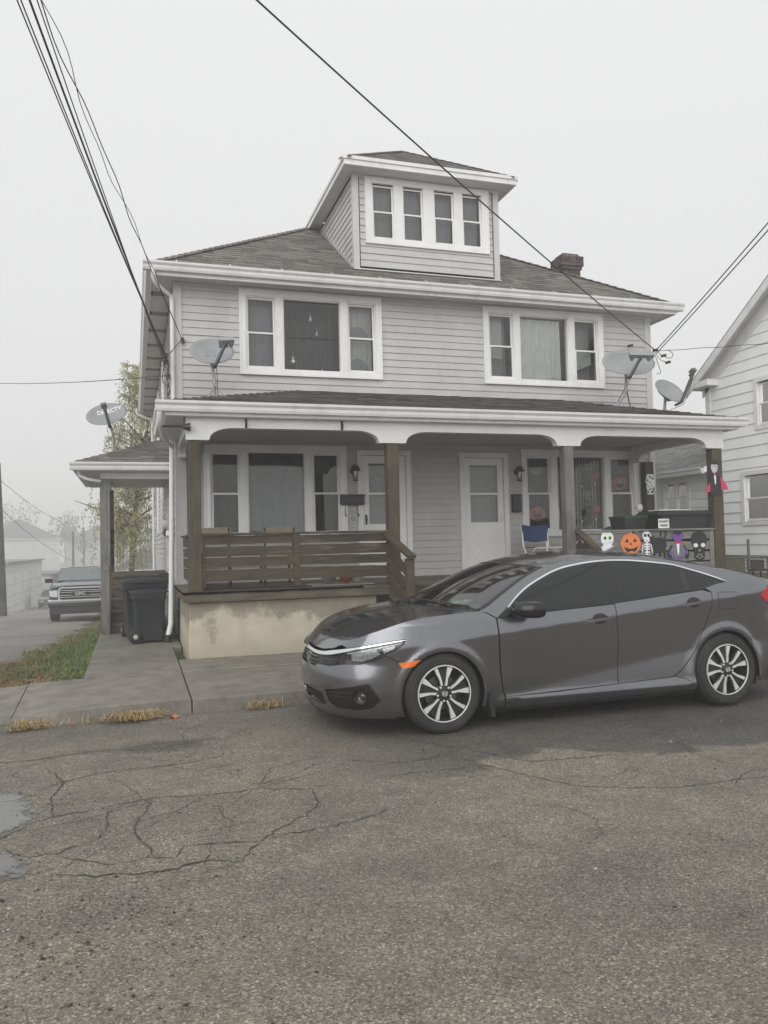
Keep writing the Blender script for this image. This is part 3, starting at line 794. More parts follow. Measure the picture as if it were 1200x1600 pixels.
def cur_lr(o, T, u, z0, z1):
    a0, a1, b0, b1, c0, c1 = u
    n_ = 15
    for i in range(n_):
        p = b0+0.02+(b1-b0-0.04)*i/n_; bb = MB(); tbox(bb, T, p, p+(b1-b0)/n_*0.5, -0.2, -0.195, z0, z1-0.02); bb.build('blind_slat', M_blind, o)
    for (p, q, s_) in ((a0, a1, 11), (c0, c1, 12)): curtain(T, p, q, z0+0.1, z1, -0.4, M_darkcur, o, 3, 0.01, seed=s_)
    M_or = mat('window_print_orange', (0.42, 0.12, 0.05), 0.6); M_bk = mat('window_print_black', (0.015, 0.013, 0.014), 0.6); M_rd = mat('window_print_red', (0.4, 0.05, 0.05), 0.6)
    def disc(uu, zz, r, n=-0.075, sq=0.85): return [T(uu+cos(a)*r, n, zz+sin(a)*r*sq) for a in [2*pi*k/20 for k in range(20)]]
    def flat(name, pts, material, par): bb = MB(); bb.add(pts, [tuple(range(len(pts)))]); return bb.build(name, material, par, recalc=False)
    for (uu, zz, r) in ((a0+0.24, z0+0.30, 0.15), (c0+0.25, z0+0.83, 0.15)):
        flat('pumpkin_print', disc(uu, zz, r), M_or, o)
        for dx in (-0.06, 0.06): flat('print_eye', [T(uu+dx-0.025, -0.073, zz+0.02), T(uu+dx+0.025, -0.073, zz+0.02), T(uu+dx, -0.073, zz+0.06)], M_bk, o)
        flat('print_mouth', [T(uu+cos(a)*r*0.6, -0.073, zz-0.01+sin(a)*r*0.5) for a in [pi+pi*k/8 for k in range(9)]], M_bk, o)
    bm_ = cloth('ghost_print', (0.6, 0.58, 0.5), 0.3)
    flat('bat_print', [T(a0+0.14+0.2*p, -0.073, z0+1.0+0.12*q) for p, q in ((0, .5), (.25, .3), (.5, .5), (.75, .3), (1.05, .5), (.9, -.1), (.5, -.3), (.1, -.1))], M_greycur, o)
    # two black cut-out figures with red wings, one above the other, and a pale skeleton half hidden by the post
    for (uu, zz) in ((b0+0.66, z0+0.72), (b0+0.66, z0+0.10)):
        flat('figure_print', [T(uu+p, -0.078, zz+q) for p, q in ((-.06, 0), (-.11, .1), (-.06, .13), (-.1, .25), (-.07, .36), (-.1, .5), (-.05, .44), (.02, .44), (.07, .5), (.06, .36), (.1, .25), (.06, .13), (.1, .1), (.05, 0))], M_bk, o)
        flat('wing_print', [T(uu+p, -0.080, zz+q) for p, q in ((.03, .24), (.2, .34), (.26, .28), (.2, .2), (.1, .17))], M_rd, o)
        for dx in (-0.03, 0.03): flat('print_eye', disc(uu+dx, zz+0.36, 0.014, -0.074), M_ornament, o)
        for (dx, dz) in ((-.13, .06), (.14, .09)): flat('print_paw', disc(uu+dx, zz+dz, 0.022, -0.074), M_ornament, o)
    sk = flat('figure_print', [T(b0+0.2+p, -0.078, z0+0.8+q) for p, q in ((-.1, 0), (-.16, .2), (-.06, .3), (-.1, .42), (.02, .48), (.1, .42), (.05, .3), (.14, .2), (.1, 0))], M_greycur, o)
    flat('wing_print', [T(b0+0.16+p, -0.076, z0+1.0+q) for p, q in ((0, .05), (.2, .12), (.16, -.02))], M_rd, o)
triple_window(TF, *UL, 'upper window with a dark picture pane and small hanging ornaments', cur_ul)
triple_window(TF, *UR, 'upper window with white lace curtains', cur_ur)
triple_window(TF, *LL, 'porch window with grey drawn curtains', cur_ll)
triple_window(TF, *LR, 'porch window with striped blinds and halloween prints', cur_lr)

# front doors: white storm doors in white casings
M_door = mat('white_door', (0.76, 0.76, 0.74), 0.4, 0.03, 3, dirt=(0.5, 0.49, 0.46), dirt_amt=0.2)
def storm_door(D, label, cross, hinge_left):
    u0, u1, z0, z1 = D
    f = MB()
    tbox(f, TF, u0, u0+0.075, -0.06, 0.034, z0, z1); tbox(f, TF, u1-0.075, u1, -0.06, 0.034, z0, z1); tbox(f, TF, u0+0.075, u1-0.075, -0.06, 0.033, z1-0.075, z1)
    tbox(f, TF, u0-0.008, u0+0.014, 0.03, 0.044, z0, z1+0.008); tbox(f, TF, u1-0.014, u1+0.008, 0.03, 0.044, z0, z1+0.008); tbox(f, TF, u0+0.014, u1-0.014, 0.03, 0.043, z1-0.014, z1+0.008)
    f.build('door_frame', M_trim, house)
    a, b_ = u0+0.08, u1-0.08; t = z1-0.082
    g0, g1, gz0, gz1 = a+0.105, b_-0.105, z0+0.85, t-0.12
    d = MB(); n0, n1 = -0.035, -0.004
    tbox(d, TF, a, g0, n0, n1, z0+0.01, t); tbox(d, TF, g1, b_, n0, n1, z0+0.01, t); tbox(d, TF, g0, g1, n0, n1-0.001, z0+0.01, gz0); tbox(d, TF, g0, g1, n0, n1-0.001, gz1, t)
    zm = (gz0+gz1)/2
    tbox(d, TF, g0, g1, n0+0.004, n1+0.004, zm-0.018, zm+0.018)
    frame_boxes(d, TF, g0-0.014, g1+0.014, gz0-0.014, gz1+0.014, 0.014, n1, n1+0.006)
    if cross:                                                       # raised cross-buck on the lower panel
        cu, cz = (a+b_)/2, z0+0.42; 
        for s_ in (-1, 1):
            for off in (-0.05, 0.05):
                L0 = 0.26
                dx, dz = cos(pi/3.9)*L0, sin(pi/3.9)*L0*1.15
                ox, oz = -sin(pi/4)*off*s_, cos(pi/4)*off
                for (t0, t1) in ((-1, -0.24), (0.24, 1)):
                    d.bar(TF(cu+s_*dx*t0+ox, n1+0.003, cz+dz*t0+oz), TF(cu+s_*dx*t1+ox, n1+0.003, cz+dz*t1+oz), 0.012, 0.012, (0, 1, 0))
        d.bar(TF(a+0.1, n1+0.002, z0+0.14), TF(b_-0.1, n1+0.002, z0+0.14), 0.01, 0.01, (0, 1, 0))
    do = d.build('door', M_door, house); do['label'] = label
    p = MB(); p.add([TF(u, -0.02, z) for (u, z) in ((g0, gz0), (g1, gz0), (g1, zm-.018), (g0, zm-.018))], [(0,1,2,3)]); p.build('pane', M_glass, do, recalc=False)
    p = MB(); p.add([TF(u, -0.02, z) for (u, z) in ((g0, zm+.018), (g1, zm+.018), (g1, gz1), (g0, gz1))], [(0,1,2,3)]); p.build('pane', M_glass, do, recalc=False)
    h = MB(); hu = a+0.05 if not hinge_left else b_-0.05
    tbox(h, TF, hu-0.014, hu+0.014, n1, n1+0.012, z0+0.84, z0+1.0); h.tube([TF(hu, n1+0.01, z0+0.86), TF(hu, n1+0.045, z0+0.88), TF(hu, n1+0.045, z0+0.97), TF(hu, n1+0.01, z0+0.985)], 0.008, 6)
    h.build('handle', M_black if not hinge_left else M_trim, do, smooth=True)
    # inner door seen through the glass
    inn = MB(); tbox(inn, TF, a, b_, -0.16, -0.12, z0, t)
    for (q0, q1) in ((gz0+0.02, zm-0.03),): frame_boxes(inn, TF, g0+0.05, g1-0.05, q0, q1, 0.03, -0.12, -0.11)
    inn.build('inner_door', mat('inner_door', (0.30, 0.30, 0.29) if not cross else (0.14, 0.14, 0.14), 0.5), do)
    return do, (g0, g1, gz0, gz1, zm, a, b_)
dl, gl = storm_door(DL, 'white storm door with a wreath behind its upper pane', False, False)
dr, gr_ = storm_door(DR, 'white storm door with a cross-buck lower panel', True, True)
wr = MB(); wr.lathe([(0.12, 0.0), (0.135, 0.015), (0.15, 0.0), (0.135, -0.015)], (0, 0, 0), 'y', 28, closed=True)
wr.v = [(x+3.76+random.uniform(-.008, .008), y+YW+0.075, z+2.5+random.uniform(-.008, .008)) for x, y, z in wr.v]
tag(wr.build('wreath', mat('wreath_grey', (0.3, 0.29, 0.28), 0.9, 0.4, 30)), 'pale round wreath hanging inside the left storm door', 'wreath')

# corner boards, other walls
def hbox(name, m_, *a, parent=None, **k):
    bb = MB(); bb.box(*a); return bb.build(name, m_, parent if parent is not None else house, **k)
def post_corner(x0, x1, z0, z1, y1=YW+0.1): return hbox('corner_board', M_corner, x0, x1, YW-0.03, y1, z0, z1)
post_corner(HX0-0.02, HX0+0.1, 3.15, 5.54); post_corner(HX1-0.1, HX1+0.02, 3.15, 5.54)
post_corner(HX0-0.02, HX0+0.14, 0.86, 3.14); post_corner(HX1-0.1, HX1+0.02, 0.86, 3.14)
TL = lambda u, n, z: (HX0-n, u, z)                                   # left wall, facing the lane: u = Y
SW = [(17.6, 18.4, 1.9, 3.3), (20.4, 21.2, 1.9, 3.3), (16.2, 17.0, 4.1, 5.3), (19.6, 20.4, 4.1, 5.3)]
SD = (14.75, 15.6, 1.09, 3.1)
wallboards(TL, YW+0.1, YB, 0.62, 5.52, 0.1135, [op(s) for s in SW]+[op(SD)], M_side, house, seams=False)
for s in SW:
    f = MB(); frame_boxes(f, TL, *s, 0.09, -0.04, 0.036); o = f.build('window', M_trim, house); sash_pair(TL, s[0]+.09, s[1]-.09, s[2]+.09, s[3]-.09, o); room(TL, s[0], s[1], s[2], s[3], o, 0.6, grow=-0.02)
f = MB(); frame_boxes(f, TL, *SD, 0.08, -0.04, 0.036); f.build('door_frame', M_trim, house)
f = MB(); tbox(f, TL, SD[0]+.08, SD[1]-.08, -0.05, -0.01, SD[2]+.08, SD[3]-.08); f.build('door', M_door, house)
bb = MB(); bb.box(HX0+0.02, HX1-0.02, YB-0.1, YB, 0.2, 5.52); bb.box(HX1-0.12, HX1-0.01, YW+0.05, YB-0.1, 0.2, 5.52); bb.build('back_wall', M_side, house)
bb = MB(); bb.box(HX0+0.03, HX0+0.2, YW+0.08, YB-0.1, -1.2, 0.62); bb.box(HX0+0.2, HX1-0.03, YB-0.3, YB-0.05, -1.2, 0.2); bb.build('foundation', mat('stone_base', (0.2, 0.19, 0.17), 0.9, 0.3, 3), house)

# ---------------------------------------------------------------- main roof
def shingles(bb, O, U, S, Nn, region, expo=0.14, tab=(0.14, 0.34), thick=0.009, seed=0, smin=0, smax=1e9):
    """tabs course by course on a roof plane. region(s) -> (umin, umax)"""
    rnd = random.Random(seed)
    O, U, S, Nn = map(Vector, (O, U, S, Nn)); s = smin
    while s < smax-0.01:
        s1 = min(s+expo*1.04, smax)
        a0, a1 = region(s); b0, b1 = region(s1)
        if a1-a0 < 0.02: break
        b0 = min(max(b0, a0), a1); b1 = max(min(b1, a1), b0)
        u = a0 - rnd.uniform(0, 0.3)
        while u < a1:
            w_ = rnd.uniform(*tab); e = u+w_-0.004
            l0, l1 = max(u, a0), min(e, a1)
            t0, t1 = min(max(u, b0), b1), max(min(e, b1), b0)
            if l1-l0 > 0.01:
                th = thick*rnd.uniform(0.7, 1.5); ds = rnd.uniform(-0.004, 0.004)
                P = [O+U*l0+S*(s+ds)+Nn*th, O+U*l1+S*(s+ds)+Nn*th, O+U*t1+S*s1+Nn*0.002, O+U*t0+S*s1+Nn*0.002, O+U*l0+S*(s+ds), O+U*l1+S*(s+ds)]
                bb.add(P, [(0,1,2,3), (4,5,1,0)])
            u += w_
        s += expo
c_ = 1/sqrt(1+PIT*PIT); s_ = PIT*c_
PX, PY = (EX0+EX1)/2, EY+(EX1-EX0)/2; PZ = EZ+PIT*(EX1-EX0)/2
RB = 19.8                                                           # ridge back end
zr = EZ-0.012
bb = MB(); zs = [(EX0, EY, zr), (EX1, EY, zr), (EX1, YB+0.45, zr), (EX0, YB+0.45, zr), (PX, PY, PZ-0.012), (PX, YB+0.45-(EX1-EX0)/2, PZ-0.012)]
bb.add(zs, [(0,1,4), (1,2,5,4), (2,3,5), (3,0,4,5)])
roof = bb.build('roof', M_under, house, recalc=False)
bb = MB(); half = (EX1-EX0)/2; slen = half/c_
shingles(bb, (EX0, EY, EZ-0.008), (1,0,0), (0, c_, s_), (0, -s_, c_), lambda s: (s*c_-0.01, 2*half-s*c_+0.01), seed=1, smin=-0.03, smax=slen)
dl_ = YB+0.45-EY
shingles(bb, (EX0, YB+0.45, EZ-0.008), (0,-1,0), (c_, 0, s_), (-s_, 0, c_), lambda s: (s*c_, dl_-s*c_), seed=2, smin=-0.03, smax=slen, tab=(0.5, 0.9), expo=0.2)
shingles(bb, (EX1, EY, EZ-0.008), (0,1,0), (-c_, 0, s_), (s_, 0, c_), lambda s: (s*c_, dl_-s*c_), seed=3, smin=-0.03, smax=slen, tab=(0.5, 0.9), expo=0.2)
bb.build('shingles', M_shing, roof, recalc=False, kind='stuff')
def hipcaps(a, b_, n, material, parent, w_=0.11):
    bb = MB(); a, b_ = Vector(a), Vector(b_); d = (b_-a)/n
    side = d.cross(Vector((0,0,1))).normalized()
    for i in range(n):
        p, q = a+d*i, a+d*(i+1.12); h0 = Vector((0,0,0.022)); h1 = Vector((0,0,0.006)); dn = Vector((0,0,-w_*0.36))
        bb.add([p+side*w_+dn+h0, p+h0, p-side*w_+dn+h0, q+side*w_+dn+h1, q+h1, q-side*w_+dn+h1, p+side*w_+dn, p-side*w_+dn], [(0,1,4,3), (1,2,5,4), (6,0,1,2,7)])
    return bb.build('hip_caps', material, parent, recalc=False, kind='stuff')
hipcaps((EX0, EY, EZ), (PX, PY, PZ), 44, M_shing, roof); hipcaps((EX1, EY, EZ), (PX, PY, PZ), 44, M_shing, roof); 

# soffits, fascia, gutters
GP = [(0, 0), (0, -0.125), (0.065, -0.125), (0.078, -0.095), (0.082, -0.06), (0.108, -0.03), (0.112, 0.0), (0.104, 0.0), (0.1, -0.02), (0.02, -0.02)]
def gutter(a, b_, outn, zt, material, parent, name='gutter'):
    a, b_, outn = Vector(a), Vector(b_), Vector(outn); bb = MB(); n = len(GP)
    A = [a+outn*p+Vector((0,0,zt+q)) for p, q in GP]; B = [b_+outn*p+Vector((0,0,zt+q)) for p, q in GP]
    bb.add(A+B, [tuple(range(n)), tuple(range(n, 2*n))]+[(i, (i+1) % n, n+(i+1) % n, n+i) for i in range(n)])
    return bb.build(name, material, parent)
gutter((EX0-0.11, EY, 0), (EX1+0.11, EY, 0), (0, -1, 0), EZ-0.01, M_gut, house)
gutter((EX0, EY+0.002, 0), (EX0, YB+0.4, 0), (-1, 0, 0), EZ-0.012, M_gut, house)
gutter((EX1, EY+0.002, 0), (EX1, YB+0.4, 0), (1, 0, 0), EZ-0.012, M_gut, house)
bb = MB(); bb.box(EX0, EX1, EY, EY+0.02, EZ-0.19, EZ-0.02); bb.box(EX0, EX0+0.02, EY+0.02, YB+0.4, EZ-0.19, EZ-0.02); bb.box(EX1-0.02, EX1, EY+0.02, YB+0.4, EZ-0.19, EZ-0.02); bb.build('fascia', M_gut, house)
ZS = 5.515
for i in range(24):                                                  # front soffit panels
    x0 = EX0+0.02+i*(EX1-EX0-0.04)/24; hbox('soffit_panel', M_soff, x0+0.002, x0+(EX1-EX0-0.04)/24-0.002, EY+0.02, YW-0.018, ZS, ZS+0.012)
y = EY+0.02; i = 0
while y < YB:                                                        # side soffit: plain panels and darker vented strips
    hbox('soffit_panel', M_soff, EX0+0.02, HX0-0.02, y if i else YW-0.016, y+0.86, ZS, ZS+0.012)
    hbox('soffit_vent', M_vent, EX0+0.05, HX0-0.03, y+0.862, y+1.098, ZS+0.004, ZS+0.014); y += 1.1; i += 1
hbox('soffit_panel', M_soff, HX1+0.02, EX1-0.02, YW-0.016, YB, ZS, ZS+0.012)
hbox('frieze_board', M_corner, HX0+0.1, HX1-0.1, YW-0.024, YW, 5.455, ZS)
for i in range(12):                                                  # gutter straps on the shingles
    x = EX0+0.35+i*0.775
    bb = MB(); bb.bar((x, EY-0.1, EZ-0.005), (x+0.015, EY+0.10, EZ+0.085), 0.016, 0.005); bb.build('gutter_strap', M_gut, house)

# downspouts
def pipe(pts, name='downspout', r=0.034, material=None, parent=None):
    bb = MB(); bb.tube(pts, r, 8); return bb.build(name, material or M_gut, parent or house, smooth=50)
pipe([(EX0+0.03, EY-0.06, 5.55), (EX0+0.03, EY-0.055, 5.43), (EX0+0.07, EY+0.0, 5.35), (HX0-0.14, YW-0.16, 5.30), (HX0-0.05, YW-0.10, 5.26), (HX0-0.04, YW-0.075, 5.15), (HX0-0.04, YW-0.07, 3.72)])
pipe([(HX0-0.07, 11.9, 3.16), (HX0-0.085, 11.92, 2.2), (HX0-0.10, 11.92, 1.2), (HX0-0.12, 11.9, 0.45), (HX0-0.16, 11.88, 0.27)], material=M_trim, r=0.037)
pipe([(HX0-0.16, 11.88, 0.29), (HX0-0.165, 11.88, 0.13)], name='drain_boot', r=0.052, material=M_black)
pipe([(0.31, 9.72, 3.16), (0.31, 9.74, 3.06), (0.33, 9.9, 2.99), (0.42, 10.9, 2.97), (HX0-0.07, 11.85, 3.0), (HX0-0.07, 11.9, 3.16)], material=M_gut, r=0.03)
pipe([(0.1, YB-0.4, 5.5), (0.14, YB-0.4, 5.38), (0.52, YB-0.3, 5.25), (0.55, YB-0.3, 5.1), (0.55, YB-0.3, 0.2)])

# ---------------------------------------------------------------- dormer
D0, D1, YD = 3.48, 6.05, 12.26; DE0, DE1, DEY, DEZ = 3.26, 6.27, 11.95, 7.70
roofz = lambda y: EZ+PIT*(y-EY)
roofy = lambda z: EY+(z-EZ)/PIT
TD = lambda u, n, z: (u, YD-n, z)
DW = (3.68, 5.87, 6.455, 7.53)
wallboards(TD, D0+0.1, D1-0.1, 6.05, 7.56, 0.1135, [op(DW)], M_side, house, seams=False)
TDL = lambda u, n, z: (D0-n, u, z)
wallboards(TDL, YD+0.03, 16, 6.08, 7.56, 0.1135, [], M_side, house, seams=False, endcut=lambda z: roofy(z)-0.02)
for x0 in (D0-0.02, D1-0.1+0.02): hbox('corner_board', M_corner, x0, x0+0.1, YD-0.03, YD+0.06, roofz(YD-0.03)-0.02, 7.57)
bb = MB(); bb.prism([(YD+0.02, roofz(YD)), (YD+0.02, 7.56), (roofy(7.56), 7.56)], (D1-0.02, 0, 0), (0,1,0), (0,0,1), (0.02, 0, 0)); bb.build('dormer_side', M_side, house)
bb = MB(); bb.bar((D0-0.03, YD-0.045, roofz(YD-0.045)+0.012), (D1+0.03, YD-0.045, roofz(YD-0.045)+0.012), 0.05, 0.02); bb.bar((D0-0.03, YD, roofz(YD)+0.02), (D0-0.03, roofy(7.5), 7.52), 0.05, 0.02); bb.build('flashing', M_alu, house)
f = MB(); frame_boxes(f, TD, *DW, 0.075, -0.02, 0.034, 0.06); frame_boxes(f, TD, DW[0]-0.012, DW[1]+0.012, DW[2]-0.018, DW[3]+0.012, 0.02, 0, 0.046, 0.03)
cols = [(3.80, 4.165), (4.33, 4.685), (4.885, 5.24), (5.40, 5.755)]
edges = [DW[0]+0.075]+[v for c in cols for v in c]+[DW[1]-0.075]
for i in range(0, 10, 2): tbox(f, TD, edges[i], edges[i+1], -0.08, 0.026, DW[2]+0.06, DW[3]-0.075)
dw = f.build('dormer_window', M_trim, house, label='row of four narrow windows in the dormer')
for i, c in enumerate(cols):
    sash_pair(TD, c[0]-0.02, c[1]+0.02, DW[2]+0.06, DW[3]-0.075, dw)
    curtain(TD, c[0], c[1], DW[2]+0.06, DW[3]-0.07, -0.16, M_greycur, dw, 3, 0.012, seed=30+i)
room(TD, DW[0]+0.02, DW[1]-0.02, DW[2]+0.02, DW[3]-0.02, dw, 1.0)
dh = (DE1-DE0)/2; dp = 0.66; DPX = (DE0+DE1)/2; DPY = DEY+dh; DPZ = DEZ+dp*dh
zb = roofy(DPZ); zl = roofy(DEZ)
bb = MB(); bb.add([(DE0, DEY, DEZ), (DE1, DEY, DEZ), (DE1, zl, DEZ), (DE0, zl, DEZ), (DPX, DPY, DPZ), (DPX, zb, DPZ)], [(0,1,4), (1,2,5,4), (3,0,4,5)])
drf = bb.build('dormer_roof', M_under, house, recalc=False)
cd = 1/sqrt(1+dp*dp); sd_ = dp*cd
bb = MB(); shingles(bb, (DE0, DEY, DEZ+0.004), (1,0,0), (0, cd, sd_), (0, -sd_, cd), lambda s: (s*cd-0.01, 2*dh-s*cd+0.01), seed=5, smin=-0.02, smax=dh/cd)
shingles(bb, (DE0, zl, DEZ+0.004), (0,-1,0), (cd, 0, sd_), (-sd_, 0, cd), lambda s: (-s*cd*1.0, zl-DEY-s*cd), seed=6, smin=-0.02, smax=dh/cd)
shingles(bb, (DE1, DEY, DEZ+0.004), (0,1,0), (-cd, 0, sd_), (sd_, 0, cd), lambda s: (s*cd, zl-DEY+s*cd), seed=7, smin=-0.02, smax=dh/cd)
bb.build('shingles', M_shing, drf, recalc=False, kind='stuff')
hipcaps((DE0, DEY, DEZ), (DPX, DPY, DPZ), 15, M_shing, drf); hipcaps((DE1, DEY, DEZ), (DPX, DPY, DPZ), 15, M_shing, drf); hipcaps((DPX, DPY, DPZ), (DPX, zb, DPZ), 18, M_shing, drf)
bb = MB(); bb.box(DE0-0.01, DE1+0.01, DEY-0.015, DEY+0.01, DEZ-0.135, DEZ-0.001); bb.box(DE0-0.01, DE0+0.01, DEY+0.01, zl, DEZ-0.135, DEZ-0.001); bb.box(DE1-0.01, DE1+0.01, DEY+0.01, zl, DEZ-0.135, DEZ-0.001)
bb.box(DE0-0.03, DE1+0.03, DEY-0.035, DEY-0.015, DEZ-0.05, DEZ+0.006); bb.box(DE0-0.03, DE0-0.01, DEY-0.015, zl, DEZ-0.05, DEZ+0.006); bb.build('dormer_fascia', M_gut, house)
bb = MB(); bb.box(DE0+0.01, DE1-0.01, DEY+0.01, YD-0.02, DEZ-0.13, DEZ-0.118); bb.box(DE0+0.01, D0-0.02, YD-0.02, zl, DEZ-0.13, DEZ-0.118); bb.box(D1+0.02, DE1-0.01, YD-0.02, zl, DEZ-0.13, DEZ-0.118); bb.build('dormer_soffit', M_soff, house)
hbox('frieze_board', M_corner, D0+0.08, D1-0.08, YD-0.022, YD, 7.53, DEZ-0.13)

# chimney behind the right hip, brick by brick in courses
bb = MB(); cx0, cx1, cy0, cy1 = 8.20, 8.60, 13.75, 14.1
for k in range(20):
    z = 5.9+k*0.067; g = 0.0 if k < 15 else (0.025 if k < 16 else 0.05 if k < 19 else 0.03)
    if k == 19: g = -0.02
    nx_ = 3; off = (k % 2)*0.5
    for side in range(4):
        L = (cx1-cx0 if side % 2 == 0 else cy1-cy0)+2*g
        n_ = 3
        for i in range(n_):
            a, b_ = L*i/n_+0.004, L*(i+1)/n_-0.004; j = random.uniform(-.004, .004)
            if side == 0: bb.box(cx0-g+a, cx0-g+b_, cy0-g+j, cy0-g+0.09, z, z+0.059)
            elif side == 2: bb.box(cx0-g+a, cx0-g+b_, cy1+g-0.09, cy1+g+j, z, z+0.059)
            elif side == 1: bb.box(cx1+g-0.09, cx1+g+j, cy0-g+a+.09*(i == 0), cy0-g+b_-.09*(i == n_-1), z, z+0.059)
            else: bb.box(cx0-g+j, cx0-g+0.09, cy0-g+a+.09*(i == 0), cy0-g+b_-.09*(i == n_-1), z, z+0.059)
chim = MB(); chim.box(cx0+0.012, cx1-0.012, cy0+0.012, cy1-0.012, 5.8, 7.20); ch_ = chim.build('chimney', M_mortar, house); bb.build('bricks', M_brick, ch_, kind='stuff')
# ================================================================== FRONT PORCH (part of the house)
PF, DK = 9.95, 0.99                                                  # front line of the posts, deck level
M_wood = wood('brown_timber', (0.078, 0.058, 0.037), (0.026, 0.02, 0.014), 0.8, (2.2, 26, 26), worn=(0.27, 0.22, 0.16), worn_at=(0.6, 0.74))
M_woodv = wood('brown_post', (0.088, 0.068, 0.044), (0.034, 0.027, 0.019), 0.8, (22, 22, 1.6), worn=(0.25, 0.2, 0.145), worn_at=(0.64, 0.82))
M_greyp = wood('grey_post', (0.2, 0.19, 0.175), (0.11, 0.105, 0.095), 0.75, (22, 22, 1.3), worn=(0.35, 0.33, 0.3), worn_at=(0.62, 0.8))
M_greys = wood('grey_slat', (0.21, 0.2, 0.185), (0.12, 0.11, 0.10), 0.8, (2, 24, 24), worn=(0.34, 0.32, 0.29), worn_at=(0.55, 0.75))
M_deck = wood('deck_board', (0.15, 0.125, 0.095), (0.075, 0.06, 0.046), 0.75, (2.2, 20, 20), worn=(0.26, 0.23, 0.2), worn_at=(0.6, 0.8))
M_rim = wood('rim_board', (0.112, 0.092, 0.064), (0.058, 0.047, 0.033), 0.75, (1.8, 20, 20))
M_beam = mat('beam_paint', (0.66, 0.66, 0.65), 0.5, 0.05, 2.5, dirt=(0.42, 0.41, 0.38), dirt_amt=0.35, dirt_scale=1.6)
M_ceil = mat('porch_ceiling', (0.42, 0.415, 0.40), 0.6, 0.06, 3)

# stuccoed foundation with peeling cream coat over darker damp render
m, N, L, b, o = nmat('stucco')
g = N.new('ShaderNodeNewGeometry'); sx = N.new('ShaderNodeSeparateXYZ'); L.new(g.outputs['Position'], sx.inputs[0])
n1 = noise(N, L, 1.25, 5, 0.62); n2 = noise(N, L, 5, 7, 0.72); n3 = noise(N, L, 90, 4, 0.6)
ma = N.new('ShaderNodeMath'); ma.operation = 'MULTIPLY_ADD'; ma.inputs[1].default_value = -1.5; L.new(n1.outputs[0], ma.inputs[0]); L.new(sx.outputs[2], ma.inputs[2])
mb_ = N.new('ShaderNodeMath'); mb_.operation = 'MULTIPLY_ADD'; mb_.inputs[1].default_value = 0.10; L.new(n2.outputs[0], mb_.inputs[0]); L.new(ma.outputs[0], mb_.inputs[2])
damp = N.new('ShaderNodeMapRange'); damp.inputs[1].default_value = -0.17; damp.inputs[2].default_value = -0.06; L.new(mb_.outputs[0], damp.inputs[0])
light_ = ramp(N, L, n2.outputs[0], [(0.3, (0.40, 0.36, 0.275)), (0.7, (0.52, 0.48, 0.385))])
dark_ = ramp(N, L, n2.outputs[0], [(0.3, (0.215, 0.19, 0.145)), (0.7, (0.30, 0.27, 0.21))])
c = mixc(N, L, damp.outputs[0], light_.outputs[0], dark_.outputs[0])
low = N.new('ShaderNodeMapRange'); low.inputs[1].default_value = 0.42; low.inputs[2].default_value = 0.2; L.new(sx.outputs[2], low.inputs[0])
lw = N.new('ShaderNodeMath'); lw.operation = 'MULTIPLY'; L.new(low.outputs[0], lw.inputs[0]); L.new(n1.outputs[0], lw.inputs[1])
c = mixc(N, L, lw.outputs[0], c, (0.3, 0.27, 0.2))
L.new(c, b.inputs['Base Color']); b.inputs['Roughness'].default_value = 0.9; bump(N, L, b, n3.outputs[0], 0.5, 0.006)
M_stucco = m
bb = MB(); bb.bbox(0.635, 3.02, PF, PF+0.25, 0.0, 0.862, 0.012); bb.bbox(0.635, 0.85, PF+0.25, YW+0.07, 0.0, 0.862, 0.012); bb.bbox(6.0, 8.55, PF, PF+0.25, 0.0, 0.862, 0.012); bb.bbox(8.33, 8.55, PF+0.25, YW+0.07, 0.0, 0.862, 0.012)
bb.bbox(3.02, 6.0, PF+0.3, PF+0.5, 0.0, 0.862, 0.01)
bb.build('porch_foundation', M_stucco, house)
bb = MB(); bb.box(0.64, 8.5, 9.98, YW+0.06, 0.84, 0.955); bb.build('deck_frame', M_under, house)
x = 0.6; sh = None
for i in range(16):                                                  # deck boards run along the front
    y0 = PF-0.085+i*0.1405; bb = MB(); bb.box(0.56, 8.64, y0, y0+0.136, DK-0.03+random.uniform(-.001, .001), DK+random.uniform(-.002, .002)); bb.build('deck_board', M_deck, house)
    x0 = 0.56+i*0.1417; bb = MB(); bb.box(x0, x0+0.136, PF-0.085, YW-0.02, DK-0.028+random.uniform(-.002, .002), DK+random.uniform(-.002, .002)); bb.build('deck_board', M_deck, house)
hbox('rim_board', M_rim, 0.575, 3.17, PF-0.075, PF-0.035, DK-0.125, DK-0.032); hbox('rim_board', M_rim, 5.98, 8.6, PF-0.075, PF-0.035, DK-0.125, DK-0.032)
hbox('rim_board', M_rim, 0.575, 0.61, PF-0.034, YW-0.02, DK-0.125, DK-0.032); hbox('rim_board', M_rim, 3.172, 5.978, PF-0.06, PF-0.03, DK-0.17, DK-0.032)
# steps down to the walk between the second and third posts
for k in range(4):
    z = DK-0.165*(k+1); y1 = PF-0.07-0.26*k
    hbox('step', M_deck, 3.2, 5.95, y1-0.285, y1, z-0.035, z)
    hbox('riser', M_rim, 3.24, 5.91, y1-0.27, y1-0.25, z-0.165, z-0.037)
for xs in (3.2, 5.91):
    bb = MB(); bb.prism([(PF-0.06, DK-0.2), (PF-0.06, 0.45), (PF-0.5, 0.16), (PF-1.15, 0.16), (PF-1.15, 0.25)], (xs, 0, 0), (0,1,0), (0,0,1), (0.04, 0, 0)); bb.build('stair_stringer', M_rim, house)

